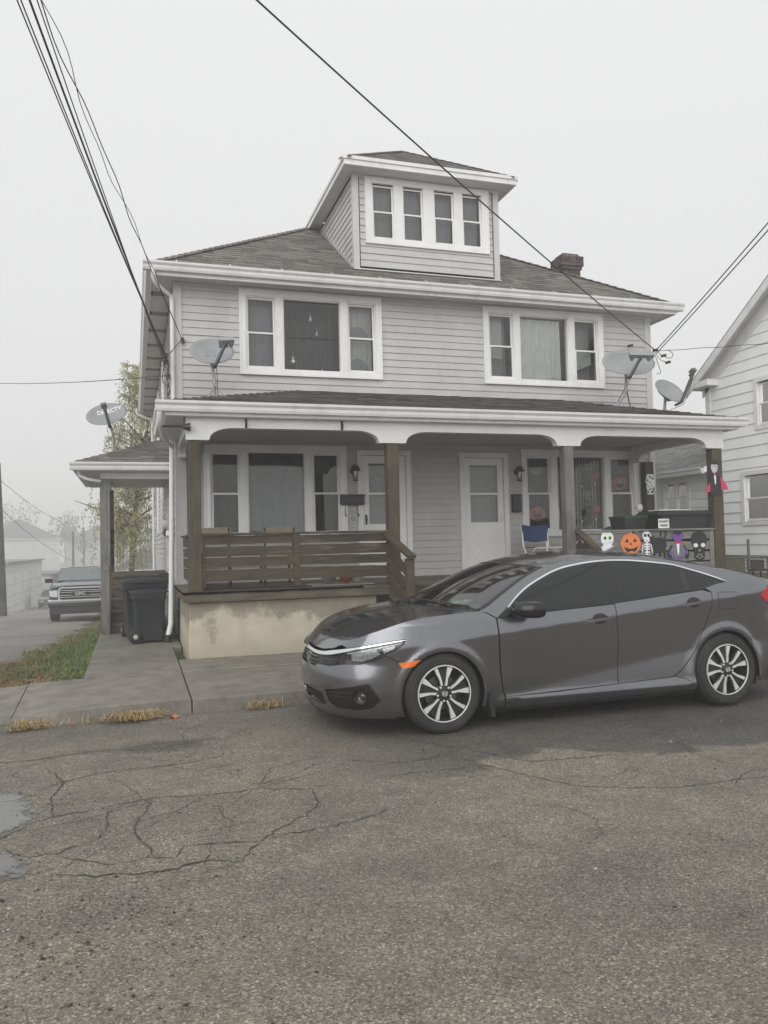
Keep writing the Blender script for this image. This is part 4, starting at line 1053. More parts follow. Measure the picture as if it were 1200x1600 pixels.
# posts
PX_ = [(0.645, 0.79, M_woodv), (3.19, 3.345, M_woodv), (5.82, 5.968, M_greyp), (8.345, 8.52, M_woodv)]
for (a, b_, m_) in PX_:
    bb = MB(); bb.bbox(a, b_, PF-0.07, PF+0.075, DK+0.002, 2.84, 0.008); bb.build('porch_post', m_, house)
    hbox('post_block', m_, a-0.012, b_+0.012, PF-0.082, PF+0.087, DK+0.003, DK+0.03)
hbox('wall_post', M_woodv, 0.77, 0.86, YW-0.16, YW-0.03, DK, 2.85); hbox('wall_post', M_woodv, 8.64, 8.8, YW-0.17, YW-0.03, DK, 2.86)
# beam with arched brackets
def arch(x0, x1, zb, zt, n=8, r=0.2, h=0.155):
    """points along the lower edge from post x0 to post x1"""
    pts = [(x0, zb), (x0+0.045, zb)]
    for k in range(n+1): a = pi/2*k/n; pts.append((x0+0.055+r*1.5*(1-cos(a)) , zb+0.02+(h-0.02)*sin(a)))
    q = [(x1-(p-x0), z) for p, z in pts[::-1]]
    return pts+q
def beam(o_, ax, dep, x0, posts, zb, zt, name='porch_beam'):
    low = []
    for i in range(len(posts)-1):
        low += arch(posts[i][1]+0.06, posts[i+1][0]-0.06, zb, zt)
    poly = [(posts[0][0]-0.03, zb)]+low+[(posts[-1][1]+0.03, zb), (posts[-1][1]+0.03, zt), (posts[0][0]-0.03, zt)]
    # build as a strip between lower edge and top so that faces stay convex
    low_pts = [poly[0]]+low+[(posts[-1][1]+0.03, zb)]
    bb = MB(); o_ = Vector(o_); ax = Vector(ax); dep = Vector(dep); n = len(low_pts)
    V = lambda p, z, d: o_+ax*p+Vector((0,0,z))+dep*d
    for (p, z) in low_pts:
        bb.v += [V(p, z, 0), V(p, zt, 0), V(p, zt, 1), V(p, z, 1)]
    for i in range(n-1):
        a, c = 4*i, 4*(i+1)
        if low_pts[i+1][0]-low_pts[i][0] < 1e-6 and True: pass
        for k in range(4): bb.f.append((a+k, c+k, c+(k+1) % 4, a+(k+1) % 4))
    bb.f += [(0,1,2,3), (4*n-4, 4*n-1, 4*n-2, 4*n-3)]
    bb.v = [tuple(v) for v in bb.v]
    return bb.build(name, M_beam, house)
beam((0, PF-0.075, 0), (1,0,0), (0, 0.12, 0), 0, [(0.65, 0.79), (3.19, 3.345), (5.82, 5.968), (8.345, 8.52)], 2.845, 3.13)
beam((0.64, 0, 0), (0,1,0), (0.1, 0, 0), 0, [(PF+0.08, PF+0.12), (YW-0.16, YW-0.09)], 2.845, 3.13)
beam((8.43, 0, 0), (0,1,0), (0.1, 0, 0), 0, [(PF+0.08, PF+0.12), (YW-0.16, YW-0.09)], 2.845, 3.13)
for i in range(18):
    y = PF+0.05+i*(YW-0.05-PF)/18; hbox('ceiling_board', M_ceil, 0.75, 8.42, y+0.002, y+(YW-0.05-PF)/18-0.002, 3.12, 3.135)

# porch roof: hipped at both ends, low pitch
RX0, RX1, RY, RZ = 0.37, 8.75, 9.76, 3.295
TXL, TXR, TZ = 2.54, 6.94, 3.93
YT = YW-0.02
bb = MB(); bb.add([(RX0, RY, RZ-.01), (RX1, RY, RZ-.01), (TXR, YT, TZ-.01), (TXL, YT, TZ-.01), (RX0, YT, RZ-.01), (RX1, YT, RZ-.01)], [(0,1,2,3), (0,3,4), (1,5,2)])
prf = bb.build('porch_roof', M_under, house, recalc=False)
pl = sqrt((YT-RY)**2+(TZ-RZ)**2); cy_, cz_ = (YT-RY)/pl, (TZ-RZ)/pl
bb = MB()
shingles(bb, (0, RY, RZ), (1,0,0), (0, cy_, cz_), (0, -cz_, cy_), lambda s: (RX0-0.01+(TXL-RX0)*max(0, s)/pl, RX1+0.01-(RX1-TXR)*max(0, s)/pl), seed=11, smin=-0.03, smax=pl)
for (rx, tx, sg) in ((RX0, TXL, 1), (RX1, TXR, -1)):
    ll = sqrt((tx-rx)**2+(TZ-RZ)**2); cx_, cz2 = (tx-rx)/ll, (TZ-RZ)/ll
    shingles(bb, (rx, RY, RZ), (0,1,0), (cx_, 0, cz2), (-cz2*sg, 0, abs(cx_)), lambda s: ((YT-RY)*max(0, s)/ll, YT-RY), seed=12, smin=-0.03, smax=ll)
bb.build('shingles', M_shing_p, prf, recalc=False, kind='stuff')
hipcaps((RX0, RY, RZ), (TXL, YT, TZ), 18, M_shing_p, prf, 0.1); hipcaps((RX1, RY, RZ), (TXR, YT, TZ), 17, M_shing_p, prf, 0.1)
gutter((RX0-0.11, RY+0.01, 0), (RX1+0.11, RY+0.01, 0), (0,-1,0), RZ-0.005, M_gut, house); gutter((RX0+0.01, RY+0.012, 0), (RX0+0.01, YW-0.02, 0), (-1,0,0), RZ-0.008, M_gut, house); gutter((RX1-0.01, RY+0.012, 0), (RX1-0.01, YW-0.02, 0), (1,0,0), RZ-0.008, M_gut, house)
bb = MB(); bb.box(RX0, RX1, RY+0.01, RY+0.03, RZ-0.17, RZ-0.015); bb.box(RX0+.01, RX0+0.03, RY+0.03, YW-0.02, RZ-0.17, RZ-0.015); bb.box(RX1-0.03, RX1-.01, RY+0.03, YW-0.02, RZ-0.17, RZ-0.015); bb.build('porch_fascia', M_gut, house)
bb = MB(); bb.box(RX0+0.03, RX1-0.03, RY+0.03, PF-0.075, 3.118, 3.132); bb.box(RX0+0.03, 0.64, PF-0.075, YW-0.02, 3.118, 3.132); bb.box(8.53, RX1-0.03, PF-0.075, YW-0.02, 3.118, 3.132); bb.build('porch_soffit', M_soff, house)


# railings: boards nailed behind the posts, uneven gaps
def rail(x0, x1, rows, m_, ztop, mids, sag=0.006):
    xs = [x0]+[mm for mm in mids]+[x1]
    for i in range(len(xs)-1):
        for (zl, zh) in rows:
            bb = MB(); a, b_ = xs[i]+(0.035 if i else 0), xs[i+1]-(0.035 if i < len(xs)-2 else 0)
            j = [random.uniform(-sag, sag) for _ in range(4)]; n_ = 10
            for k in range(n_+1):
                t = k/n_; x = a+(b_-a)*t
                lo = zl+j[0]*(1-t)+j[1]*t+random.uniform(-.003, .003); hi = zh+j[2]*(1-t)+j[3]*t+random.uniform(-.004, .004)
                bb.v += [(x, PF-0.025, lo), (x, PF-0.025, hi), (x, PF+0.0, hi), (x, PF+0.0, lo)]
            for k in range(n_):
                for q in range(4): bb.f.append((4*k+q, 4*k+4+q, 4*k+4+(q+1) % 4, 4*k+(q+1) % 4))
            bb.f += [(0,1,2,3), (4*n_, 4*n_+3, 4*n_+2, 4*n_+1)]
            bb.build('rail_slat', m_, house)
    bb = MB(); bb.bbox(x0-0.02, x1+0.02, PF-0.06, PF+0.06, ztop-0.03, ztop, 0.006); bb.build('top_rail', m_, house)
    for mm in mids: hbox('rail_post', m_, mm-0.04, mm+0.04, PF-0.045, PF-0.027, DK+0.03, ztop-0.032)
rail(0.81, 3.18, [(1.555, 1.665), (1.41, 1.535), (1.28, 1.395), (1.105, 1.25)], M_wood, 1.70, [1.97])
hbox('rail_cleat', M_wood, 0.80, 0.835, PF-0.04, PF-0.027, DK+0.05, 1.66)
rail(5.98, 8.335, [(1.49, 1.60), (1.33, 1.46), (1.17, 1.30), (1.03, 1.15)], M_greys, 1.645, [])
hbox('rail_cleat', M_greys, 8.26, 8.335, PF-0.045, PF-0.027, DK+0.03, 1.61)
for xside, m_ in ((0.69, M_wood), (8.45, M_greys)):
    for (zl, zh) in [(1.54, 1.665), (1.40, 1.515), (1.25, 1.375), (1.09, 1.23)]: hbox('rail_slat', m_, xside, xside+0.025, PF+0.08, YW-0.17, zl, zh)
    hbox('top_rail', m_, xside-0.03, xside+0.06, PF+0.09, YW-0.17, 1.675, 1.70)
# stair handrails
for xs, m_ in ((3.16, M_wood), (6.0, M_wood)):
    ye = 8.97 if xs < 4 else 9.42
    hbox('newel_post', M_woodv, xs-0.05, xs+0.045, ye, ye+.09, 0.18, 1.34)
    bb = MB(); bb.bar((xs, PF-0.03, 1.66), (xs, ye-.04, 1.36), 0.11, 0.035); bb.build('handrail', m_, house)
    for d in (0.2, 0.38, 0.56):
        bb = MB(); bb.bar((xs, PF-0.06, 1.66-d), (xs, ye+.09, 1.36-d), 0.025, 0.12); bb.build('rail_slat', m_, house)
# two hooks and a flood lamp on the beam
for x in (1.35, 2.58):
    bb = MB(); bb.box(x-0.013, x+0.013, PF-0.088, PF-0.076, 3.0, 3.12); bb.tube([(x, PF-0.085, 3.09), (x, PF-0.13, 3.07), (x, PF-0.13, 3.04), (x, PF-0.1, 3.02)], 0.008, 6); bb.build('plant_hook', M_black, house)
fl = thing('flood_light', 'small dark twin-arm flood lamp under the left corner of the porch roof', 'lamp', (0.62, 9.85, 3.05))
bb = MB(); bb.tube([(0.6, 9.82, 3.11), (0.6, 9.82, 3.0)], 0.012, 8); bb.tube([(0.34, 9.84, 3.0), (0.6, 9.82, 3.0)], 0.014, 8); bb.build('arm', M_black, fl, smooth=True)
bb = MB(); bb.lathe([(0.001, 0), (0.03, 0.005), (0.04, 0.05), (0.052, 0.09), (0.045, 0.09), (0.001, 0.08)], (0, 0, 0), 'x', 14); bb.v = [(0.58+x, 9.8+y, 2.99+z) for x, y, z in bb.v]; bb.build('lamp_head', M_black, fl, smooth=True)

# ================================================================== SIDE PORCH on the left (part of the house)
SX, SY, SY1 = -0.84, 13.3, 16.9
ez, pz = 2.92, 3.5
bb = MB(); bb.add([(SX, SY, ez), (HX0, SY, ez), (HX0, SY+1.5, pz), (HX0, SY1-1.5, pz), (SX, SY1, ez), (HX0, SY1, ez)], [(0,1,2), (0,2,3,4), (4,3,5)])
srf = bb.build('side_porch_roof', M_under, house, recalc=False)
W_ = HX0-SX; fl_ = sqrt(1.5**2+(pz-ez)**2); ls_ = sqrt(W_**2+(pz-ez)**2)
bb = MB()
shingles(bb, (0, SY, ez+.01), (1,0,0), (0, 1.5/fl_, (pz-ez)/fl_), (0, -(pz-ez)/fl_, 1.5/fl_), lambda s: (SX-.01+W_*max(0, s)/fl_, HX0-0.02), seed=14, smin=-.03, smax=fl_, tab=(.15, .35))
shingles(bb, (SX, SY, ez+.01), (0,1,0), (W_/ls_, 0, (pz-ez)/ls_), (-(pz-ez)/ls_, 0, W_/ls_), lambda s: (1.5*max(0, s)/ls_, SY1-SY-1.5*max(0, s)/ls_), seed=15, smin=-.03, smax=ls_)
bb.build('shingles', M_shing, srf, recalc=False, kind='stuff')
hipcaps((SX, SY, ez+.01), (HX0-.02, SY+1.5, pz+.01), 13, M_shing, srf, 0.09)
gutter((SX-0.1, SY+.005, 0), (HX0-0.02, SY+.005, 0), (0,-1,0), ez-0.005, M_gut, house); gutter((SX+.005, SY+.007, 0), (SX+.005, SY1, 0), (-1,0,0), ez-0.007, M_gut, house)
bb = MB(); bb.box(SX, HX0-.02, SY+.005, SY+.025, ez-.13, ez-.01); bb.box(SX+.005, SX+.025, SY+.025, SY1, ez-.13, ez-.01); bb.build('porch_fascia', M_gut, house)
bb = MB(); bb.box(SX+.03, HX0-.02, SY+.03, SY1, 2.78, 2.795); bb.build('porch_soffit', M_soff, house)
bb = MB(); bb.box(-0.5, HX0-.02, 13.56, 13.66, 2.68, 2.778); bb.box(-0.5, -0.4, 13.66, 16.6, 2.68, 2.778); bb.build('porch_beam', M_beam, house)
hbox('porch_post', M_greyp, -0.51, -0.36, 13.55, 13.69, 0.15, 2.678); hbox('porch_post', M_woodv, -0.49, -0.36, 16.3, 16.44, 1.09, 2.678)
hbox('porch_post', M_greyp, -0.47, -0.37, 13.40, 13.50, 0.15, 1.22)
bb = MB(); bb.bar((-0.42, 13.45, 1.2), (-0.42, 14.8, 2.0), 0.07, 0.04); bb.build('handrail', M_greyp, house)
hbox('porch_deck', M_deck, -0.5, HX0-.02, 14.82, 16.9, 1.05, 1.09); hbox('rim_board', M_rim, -0.5, HX0-.02, 14.79, 14.818, 0.9, 1.088)
for (zl, zh) in ((1.25, 1.37), (1.45, 1.57), (1.65, 1.77), (1.85, 1.95)): hbox('rail_slat', M_wood, -0.45, -0.425, 14.85, 16.3, zl, zh)
for k in range(5):
    z = 0.15+0.188*(k+1); y = 13.56+0.25*k
    hbox('step', M_deck, -0.355, 0.42, y-0.03, y+0.25, z-0.035, z); hbox('riser', M_rim, -0.355, 0.42, y, y+0.02, z-0.188, z-0.037)
for xs in (-0.385, 0.425):
    bb = MB(); bb.prism([(13.5, 0.15), (13.5, 0.36), (14.78, 1.07), (14.78, 0.15)], (xs, 0, 0), (0,1,0), (0,0,1), (0.028, 0, 0)); bb.build('stair_stringer', M_rim, house)
pipe([(SX+0.02, SY+0.1, 2.8), (SX+.03, SY+.12, 2.72), (-0.7, 13.4, 2.66), (-0.5, 13.5, 2.63)], r=0.026)
# ================================================================== THINGS ON AND AROUND THE PORCH
M_bin = mat('bin_plastic', (0.02, 0.022, 0.027), 0.55, 0.12, 6, bmp=0.1, bscale=80, dirt=(0.09, 0.085, 0.08), dirt_amt=0.3)
M_binlid = mat('bin_lid', (0.018, 0.021, 0.027), 0.5, 0.12, 6)
M_rubber = mat('rubber', (0.018, 0.018, 0.018), 0.8, 0.2, 20)
M_white = mat('sign_white', (0.72, 0.72, 0.7), 0.6, 0.04)
M_ink = mat('ink_black', (0.02, 0.02, 0.022), 0.6)
def text_mesh(body, size, material, parent, origin, ax, ay, name='lettering', depth=0.0015, align='CENTER', bold=0.0, warp=None):
    """flat letters in the plane (ax, ay) at origin"""
    cu = bpy.data.curves.new('t', 'FONT'); cu.body = body; cu.size = size; cu.align_x = align; cu.align_y = 'CENTER'; cu.extrude = depth; cu.resolution_u = 3; cu.offset = bold
    to = bpy.data.objects.new('t', cu); COL.objects.link(to)
    dg = bpy.context.evaluated_depsgraph_get(); me = bpy.data.meshes.new_from_object(to.evaluated_get(dg))
    bpy.data.objects.remove(to); bpy.data.curves.remove(cu)
    ax, ay = Vector(ax).normalized(), Vector(ay).normalized(); nz = ax.cross(ay)
    M = Matrix(((ax.x, ay.x, nz.x, origin[0]), (ax.y, ay.y, nz.y, origin[1]), (ax.z, ay.z, nz.z, origin[2]), (0,0,0,1)))
    if warp:
        for v in me.vertices: v.co.z += warp(v.co.x, v.co.y)
    me.transform(M); me.materials.clear()
    return link(name, me, material, parent)

def wheelie_bin(name, label, loc, rotz, w=0.52, d=0.6, h=0.9, sign=True):
    t = thing(name, label, 'trash bin', (0,0,0), 0, 'trash bins by the side stairs')
    bb = MB(); s_ = 0.82
    ring = lambda f, z, fr=1: [(x*w/2*f, y*d/2*f-(1-f)*0.04, z) for x, y in ((-.86,-1),(.86,-1),(1,-.86),(1,.86),(.86,1),(-.86,1),(-1,.86),(-1,-.86))]
    rings = [ring(s_, 0.04), ring(s_+0.01, 0.0+0.08), ring(0.955, h*0.80), ring(0.965, h*0.805), ring(1.02, h*0.83), ring(1.03, h*0.93), ring(1.0, h*0.935), ring(0.95, h*0.935)]
    bb.strip(None, rings, closed=True); bb.f.append(tuple(range(8))[::-1]); bb.build('body', M_bin, t, smooth=35)
    lid = MB(); lr = [ring(1.05, h*0.935), ring(1.06, h*0.955), ring(0.98, h*0.975), ring(0.7, h*0.992), ring(0.2, h*1.0)]
    lid.strip(None, lr, closed=True); n = len(lid.v); lid.f.append(tuple(range(n-8, n))); lid.f.append(tuple(range(8))[::-1])
    lid.bbox(-w*0.3, w*0.3, -d/2*1.06-0.05, -d/2*1.0, h*0.94, h*0.965, 0.006); lid.build('lid', M_binlid, t, smooth=35)
    for sx_ in (-1, 1):
        wh = MB(); wh.lathe([(0.001, -0.03), (0.085, -0.03), (0.1, -0.018), (0.1, 0.018), (0.085, 0.03), (0.001, 0.03)], (0,0,0), 'x', 22); wh.v = [(x+sx_*(w/2*0.84+0.02), y+d/2*0.84, z+0.1) for x, y, z in wh.v]; wo = wh.build('wheel', M_rubber, t, smooth=True)
        hb = MB(); hb.lathe([(0.001, 0.036), (0.03, 0.034), (0.036, 0.028), (0.036, -0.028), (0.03, -0.034), (0.001, -0.036)], (0,0,0), 'x', 12); hb.v = [(x+sx_*(w/2*0.84+0.02), y+d/2*0.84, z+0.1) for x, y, z in hb.v]; hb.build('hub', M_alu, wo, smooth=True)
    ax = MB(); ax.tube([(-w/2*0.84, d/2*0.84, 0.1), (w/2*0.84, d/2*0.84, 0.1)], 0.012, 8); ax.build('axle', M_black, t, smooth=True)
    hd = MB(); hd.tube([(-w*0.36, d/2*0.98, h*0.93), (-w*0.36, d/2*1.12, h*0.96), (w*0.36, d/2*1.12, h*0.96), (w*0.36, d/2*0.98, h*0.93)], 0.014, 8); hd.build('handle', M_binlid, t, smooth=True)
    t.matrix_basis = Matrix.Translation(Vector(loc)) @ Matrix.Rotation(rotz, 4, 'Z')
    return t
def bin_sign(t, x, y, z, ax, ay, w=0.16, h=0.12):
    ax, ay = Vector(ax), Vector(ay); n = ax.cross(ay).normalized(); c = Vector((x, y, z))
    bb = MB(); bb.obox(c, ax*w/2, ay*h/2, n*0.002); bb.build('label_plate', M_white, t)
    text_mesh('COUNTY', min(h*0.42, w*0.215), M_ink, t, c+ay*h*0.2+n*0.003, ax, ay, depth=0.001, bold=0.002); text_mesh('WASTE', min(h*0.42, w*0.215), M_ink, t, c-ay*h*0.22+n*0.003, ax, ay, depth=0.001, bold=0.002)
gz_ = walk_z(0.2, 12.2)
b1 = wheelie_bin('trash_bin', 'taller dark grey wheeled bin with a white county label, behind the other bin', (0.14, 12.72, gz_), 0.05, 0.64, 0.66, 0.90)
bin_sign(b1, -0.15, -0.318, 0.62, (1,0,0), (0,0.06,1), 0.2, 0.19)
b2 = wheelie_bin('trash_bin', 'smaller dark grey wheeled bin nearest the white downspout', (0.20, 12.12, gz_), radians(92), 0.5, 0.46, 0.76)
text_mesh('HP', 0.085, mat('bin_emboss', (0.055, 0.058, 0.066), 0.5), b2, Vector((0.0+0.243, 0.03, 0.60)), (0,1,0), (0,0,1), depth=0.003)

# wall lamps
def wall_lamp(x, z, label):
    t = thing('wall_lamp', label, 'wall lamp', (x, YW-0.02, z), 0, 'wall lamps beside the front doors')
    y = YW-0.02
    bb = MB(); bb.lathe([(0.001, 0.012), (0.045, 0.01), (0.055, 0)], (0,0,0), 'y', 16); bb.v = [(x+a, y-b_, z+c) for a, b_, c in bb.v]; bb.tube([(x, y, z), (x, y-0.06, z+0.05), (x, y-0.11, z+0.09)], 0.01, 8); bb.build('bracket', M_black, t, smooth=True)
    bb = MB(); bb.lathe([(0.001, 0.10), (0.03, 0.095), (0.06, 0.06), (0.085, 0.0), (0.078, 0.0), (0.05, 0.05), (0.001, 0.08)], (x, y-0.11, z+0.0), 'z', 18); bb.build('shade', M_black, t, smooth=True)
    bb = MB(); bb.lathe([(0.001, 0.0), (0.036, 0.0), (0.04, -0.10), (0.03, -0.15), (0.001, -0.16)], (x, y-0.11, z), 'z', 14); bb.build('glass_jar', glass('jar_glass', (0.8, 0.82, 0.8)), t, smooth=True)
    bb = MB(); bb.lathe([(0.042, -0.145), (0.046, -0.15), (0.042, -0.16)], (x, y-0.11, z), 'z', 14, closed=True); bb.build('rim', M_black, t, smooth=True)
wall_lamp(3.33, 2.68, 'black porch lamp above the letterbox, left of the wreath door'); wall_lamp(6.19, 2.68, 'black porch lamp right of the cross-buck door')
# letterboxes
t = thing('letterbox', 'black horizontal letterbox with two newspaper hooks left of the wreath door', 'mailbox', (3.29, YW-0.05, 2.2))
bb = MB(); bb.bbox(3.10, 3.475, YW-0.13, YW-0.018, 2.145, 2.29, 0.01); bb.build('box', M_black, t)
bb = MB(); bb.bbox(3.095, 3.48, YW-0.145, YW-0.016, 2.275, 2.305, 0.008); bb.build('lid', M_black, t)
for x in (3.18, 3.39): bb = MB(); bb.tube([(x, YW-0.03, 2.15), (x, YW-0.035, 1.98), (x, YW-0.07, 1.965), (x, YW-0.08, 2.0)], 0.007, 6); bb.build('hook', M_black, t, smooth=True)
t = thing('letterbox', 'black upright letterbox between the cross-buck door and the halloween window', 'mailbox', (6.15, YW-0.05, 2.14))
bb = MB(); bb.bbox(6.075, 6.225, YW-0.10, YW-0.018, 2.0, 2.285, 0.008); bb.build('box', M_black, t); bb = MB(); bb.bbox(6.07, 6.23, YW-0.11, YW-0.016, 2.27, 2.30, 0.006); bb.build('lid', M_black, t)
t = thing('house_number_plate', 'small pale decorated number plate below the horizontal letterbox', 'sign', (3.31, YW-0.03, 1.93))
bb = MB(); bb.bbox(3.235, 3.375, YW-0.032, YW-0.016, 1.86, 2.0, 0.005); bb.build('plate', mat('plate_pale', (0.5, 0.48, 0.44), 0.6, 0.2, 40), t)
bb = MB(); bb.lathe([(0.03, -0.003), (0.04, 0.0), (0.03, 0.003)], (3.305, YW-0.034, 1.93), 'y', 16, closed=True); bb.lathe([(0.012, -0.003), (0.018, 0.0), (0.012, 0.003)], (3.305, YW-0.034, 1.93), 'y', 10, closed=True); bb.build('ornament_ring', mat('plate_mark', (0.16, 0.15, 0.14), 0.6), t)

# wooden porch chairs behind the left railing (dark legs, tan back boards)
M_chair = mat('dark_chair', (0.035, 0.03, 0.027), 0.5, 0.2, 10); M_tan = mat('tan_board', (0.19, 0.155, 0.115), 0.6, 0.12, 8)
def chair(name, label, cat, loc, rz, seat_mat, group=None):
    t = thing(name, label, cat, (0,0,0), 0, group)
    bb = MB(); bb.bbox(-0.22, 0.22, -0.22, 0.22, 0.43, 0.455, 0.008); bb.build('seat', M_chair, t)
    for (x, y) in ((-.2, -.2), (.2, -.2)): bb = MB(); bb.bar((x*1.05, y*1.1, 0), (x*0.95, y*0.9, 0.43), 0.034); bb.build('leg', M_chair, t)
    for x in (-.2, .2): bb = MB(); bb.tube([(x*1.05, .27, 0), (x*.97, .2, 0.43), (x, .245, 0.79)], 0.017, 6); bb.build('leg', M_chair, t)
    bb = MB(); bb.bbox(-0.23, 0.23, 0.225, 0.25, 0.6, 0.80, 0.008); bb.build('backrest', seat_mat, t)
    bb = MB(); bb.bar((-.2, -.2, .2), (-.2, .22, .2), 0.02); bb.bar((.2, -.2, .2), (.2, .22, .2), 0.02); bb.build('stretcher', M_chair, t)
    t.matrix_basis = Matrix.Translation(Vector(loc)) @ Matrix.Rotation(rz, 4, 'Z')
    return t
chair('porch_chair', 'dark-legged chair with a tan back, behind the middle of the left railing', 'chair', (1.93, 11.15, DK), radians(178), M_tan, 'chairs behind the left porch railing')
chair('porch_chair', 'dark-legged chair with a tan back, behind the left end of the left railing', 'chair', (1.05, 11.0, DK), radians(172), M_tan, 'chairs behind the left porch railing')
# pumpkins on a mat
M_matg = mat('porch_mat', (0.45, 0.45, 0.44), 0.8)
bb = MB(); bb.bbox(2.2, 3.05, 10.12, 10.5, DK+0.003, DK+0.02, 0.005); tag(bb.build('porch_mat', M_matg), 'pale grey mat under the pumpkins behind the left railing', 'mat')
def pumpkin(x, y, r, material, label):
    t = thing('pumpkin', label, 'pumpkin', (x, y, DK+0.02), 0, 'pumpkins on the porch mat')
    bb = MB(); n = 32; m_ = 10
    for j in range(m_+1):
        a = -pi/2+pi*j/m_
        for k in range(n):
            th = 2*pi*k/n; rr = r*cos(a)*(1-0.07*abs(sin(4*th))**0.7*1.0); bb.v.append((x+rr*cos(th), y+rr*sin(th), DK+0.02+r*0.78+r*0.78*sin(a)-0.1*r*exp(-(cos(a)*3)**2)))
    for j in range(m_):
        for k in range(n): bb.f.append((j*n+k, j*n+(k+1) % n, (j+1)*n+(k+1) % n, (j+1)*n+k))
    bb.build('flesh', material, t, smooth='all'); s_ = MB(); s_.tube([(x, y, DK+0.02+r*1.45), (x+0.006, y, DK+0.03+r*1.65), (x+0.02, y, DK+0.03+r*1.8)], [0.014, 0.01, 0.012], 6); s_.build('stalk', mat('stalk', (0.12, 0.1, 0.04), 0.8), t)
M_pumpo = mat('pumpkin_orange', (0.5, 0.12, 0.03), 0.5, 0.15, 8); M_pumpw = mat('pumpkin_white', (0.66, 0.6, 0.44), 0.5, 0.08, 8)
pumpkin(2.70, 10.3, 0.085, M_pumpo, 'orange pumpkin between a grey pumpkin and a cream pumpkin'); pumpkin(2.87, 10.3, 0.09, M_pumpw, 'cream pumpkin, right-hand one of the three on the mat')
pumpkin(2.47, 10.3, 0.1, mat('pumpkin_grey', (0.3, 0.3, 0.3), 0.5), 'grey pumpkin, left-hand one of the three on the mat')
# blue folding chair right of the second door
t = thing('folding_chair', 'blue fabric folding chair with a white tube frame beside the cross-buck door', 'chair', (6.15, 11.5, DK))
M_blue = mat('blue_canvas', (0.025, 0.045, 0.13), 0.8, 0.15, 14); M_tubew = mat('white_tube', (0.7, 0.7, 0.7), 0.35)
bb = MB(); n_ = 10
for j in range(5):
    for i in range(n_+1):
        s = i/n_; bb.v.append((5.92+0.47*s, 11.42+0.03*sin(pi*s)+0.02*j/4, 1.50+0.26*j/4+0.012*cos(2*pi*s)*(1 if j in (0, 4) else 0)))
for j in range(4):
    for i in range(n_): bb.f.append((j*(n_+1)+i, j*(n_+1)+i+1, (j+1)*(n_+1)+i+1, (j+1)*(n_+1)+i))
bb.build('backrest', M_blue, t, smooth='all', recalc=False)
bb = MB(); bb.bbox(5.93, 6.38, 11.0, 11.38, 1.40, 1.415, 0.004); bb.build('seat', M_blue, t)
for x in (5.93, 6.38):
    bb = MB(); bb.tube([(x, 11.46, 1.77), (x, 11.42, 1.45), (x, 11.1, DK+0.01)], 0.013, 8); bb.build('leg', M_tubew, t, smooth=True); bb = MB(); bb.tube([(x, 11.02, 1.4), (x, 11.45, DK+0.01)], 0.013, 8); bb.build('leg', M_tubew, t, smooth=True)
bb = MB(); bb.tube([(6.12, 11.0, 1.5), (6.12, 10.98, DK+.01)], 0.013, 8); bb.tube([(5.93, 11.0, 1.4), (6.38, 11.0, 1.4)], 0.012, 8); bb.build('crossbar', M_tubew, t, smooth=True)

# tubs and lids resting on the right railing / table
t = thing('recycling_tub', 'large black tub with a white county label on the right railing', 'tub', (7.9, 10.2, 1.66))
M_tub = mat('black_tub', (0.022, 0.025, 0.026), 0.45, 0.15, 8)
bb = MB(); r_ = lambda f, z: [(7.92+x*0.47*f, 10.24+y*0.27*f, z) for x, y in ((-1,-.9),(-.95,-1),(.95,-1),(1,-.9),(1,.9),(.95,1),(-.95,1),(-1,.9))]
bb.strip(None, [r_(.9, 1.65), r_(.97, 1.85)], closed=True); bb.f.append(tuple(range(8))); bb.build('body', M_tub, t)
bb = MB(); bb.strip(None, [r_(1.08, 1.845), r_(1.10, 1.86), r_(1.10, 1.885), r_(0.98, 1.915), r_(0.5, 1.92)], closed=True); bb.f.append(tuple(range(32, 40))); bb.f.append(tuple(range(8))); bb.build('lid', M_tub, t)
bin_sign(t, 7.51, 9.985, 1.725, (1,0,0), (0,0,1), 0.19, 0.14)
t = thing('recycling_tub', 'dark green smaller tub left of the black labelled tub', 'tub', (7.2, 10.35, 1.66))
bb = MB(); r_ = lambda f, z: [(7.19+x*0.2*f, 10.4+y*0.2*f, z) for x, y in ((-1,-1),(1,-1),(1,1),(-1,1))]
bb.strip(None, [r_(.9, 1.65), r_(1.0, 1.82)], closed=True); bb.build('body', M_tub, t); bb = MB(); bb.strip(None, [r_(1.05, 1.82), r_(1.05, 1.85), r_(.8, 1.86)], closed=True); bb.f.append((8, 9, 10, 11)); bb.f.append((0,1,2,3)); bb.build('lid', mat('green_lid', (0.02, 0.06, 0.035), 0.45), t)
bb = MB(); bb.bbox(7.55, 8.1, 10.12, 10.4, 1.922, 1.937, 0.005); tag(bb.build('white_panel', M_white), 'thin white board lying on top of the black labelled tub', 'board')
t = thing('table', 'small dark table behind the right railing carrying the tubs', 'table', (7.7, 10.4, DK))
bb = MB(); bb.bbox(7.0, 8.3, 10.02, 10.7, 1.618, 1.648, 0.004); bb.build('tabletop', M_chair, t)
for (x, y) in ((7.05, 10.1), (8.25, 10.1), (7.05, 10.65), (8.25, 10.65)): bb = MB(); bb.box(x-.02, x+.02, y-.02, y+.02, DK, 1.617); bb.build('leg', M_chair, t)
t = thing('skull_ornament', 'small white skull ornament above the tubs near the corner post', 'ornament', (8.05, 11.3, 2.0))
bb = MB(); bb.lathe([(0.001, 0.07), (0.045, 0.055), (0.062, 0.01), (0.055, -0.03), (0.035, -0.06), (0.001, -0.065)], (8.03, 11.3, 2.02), 'z', 14); bb.build('head', M_white, t, smooth=True)
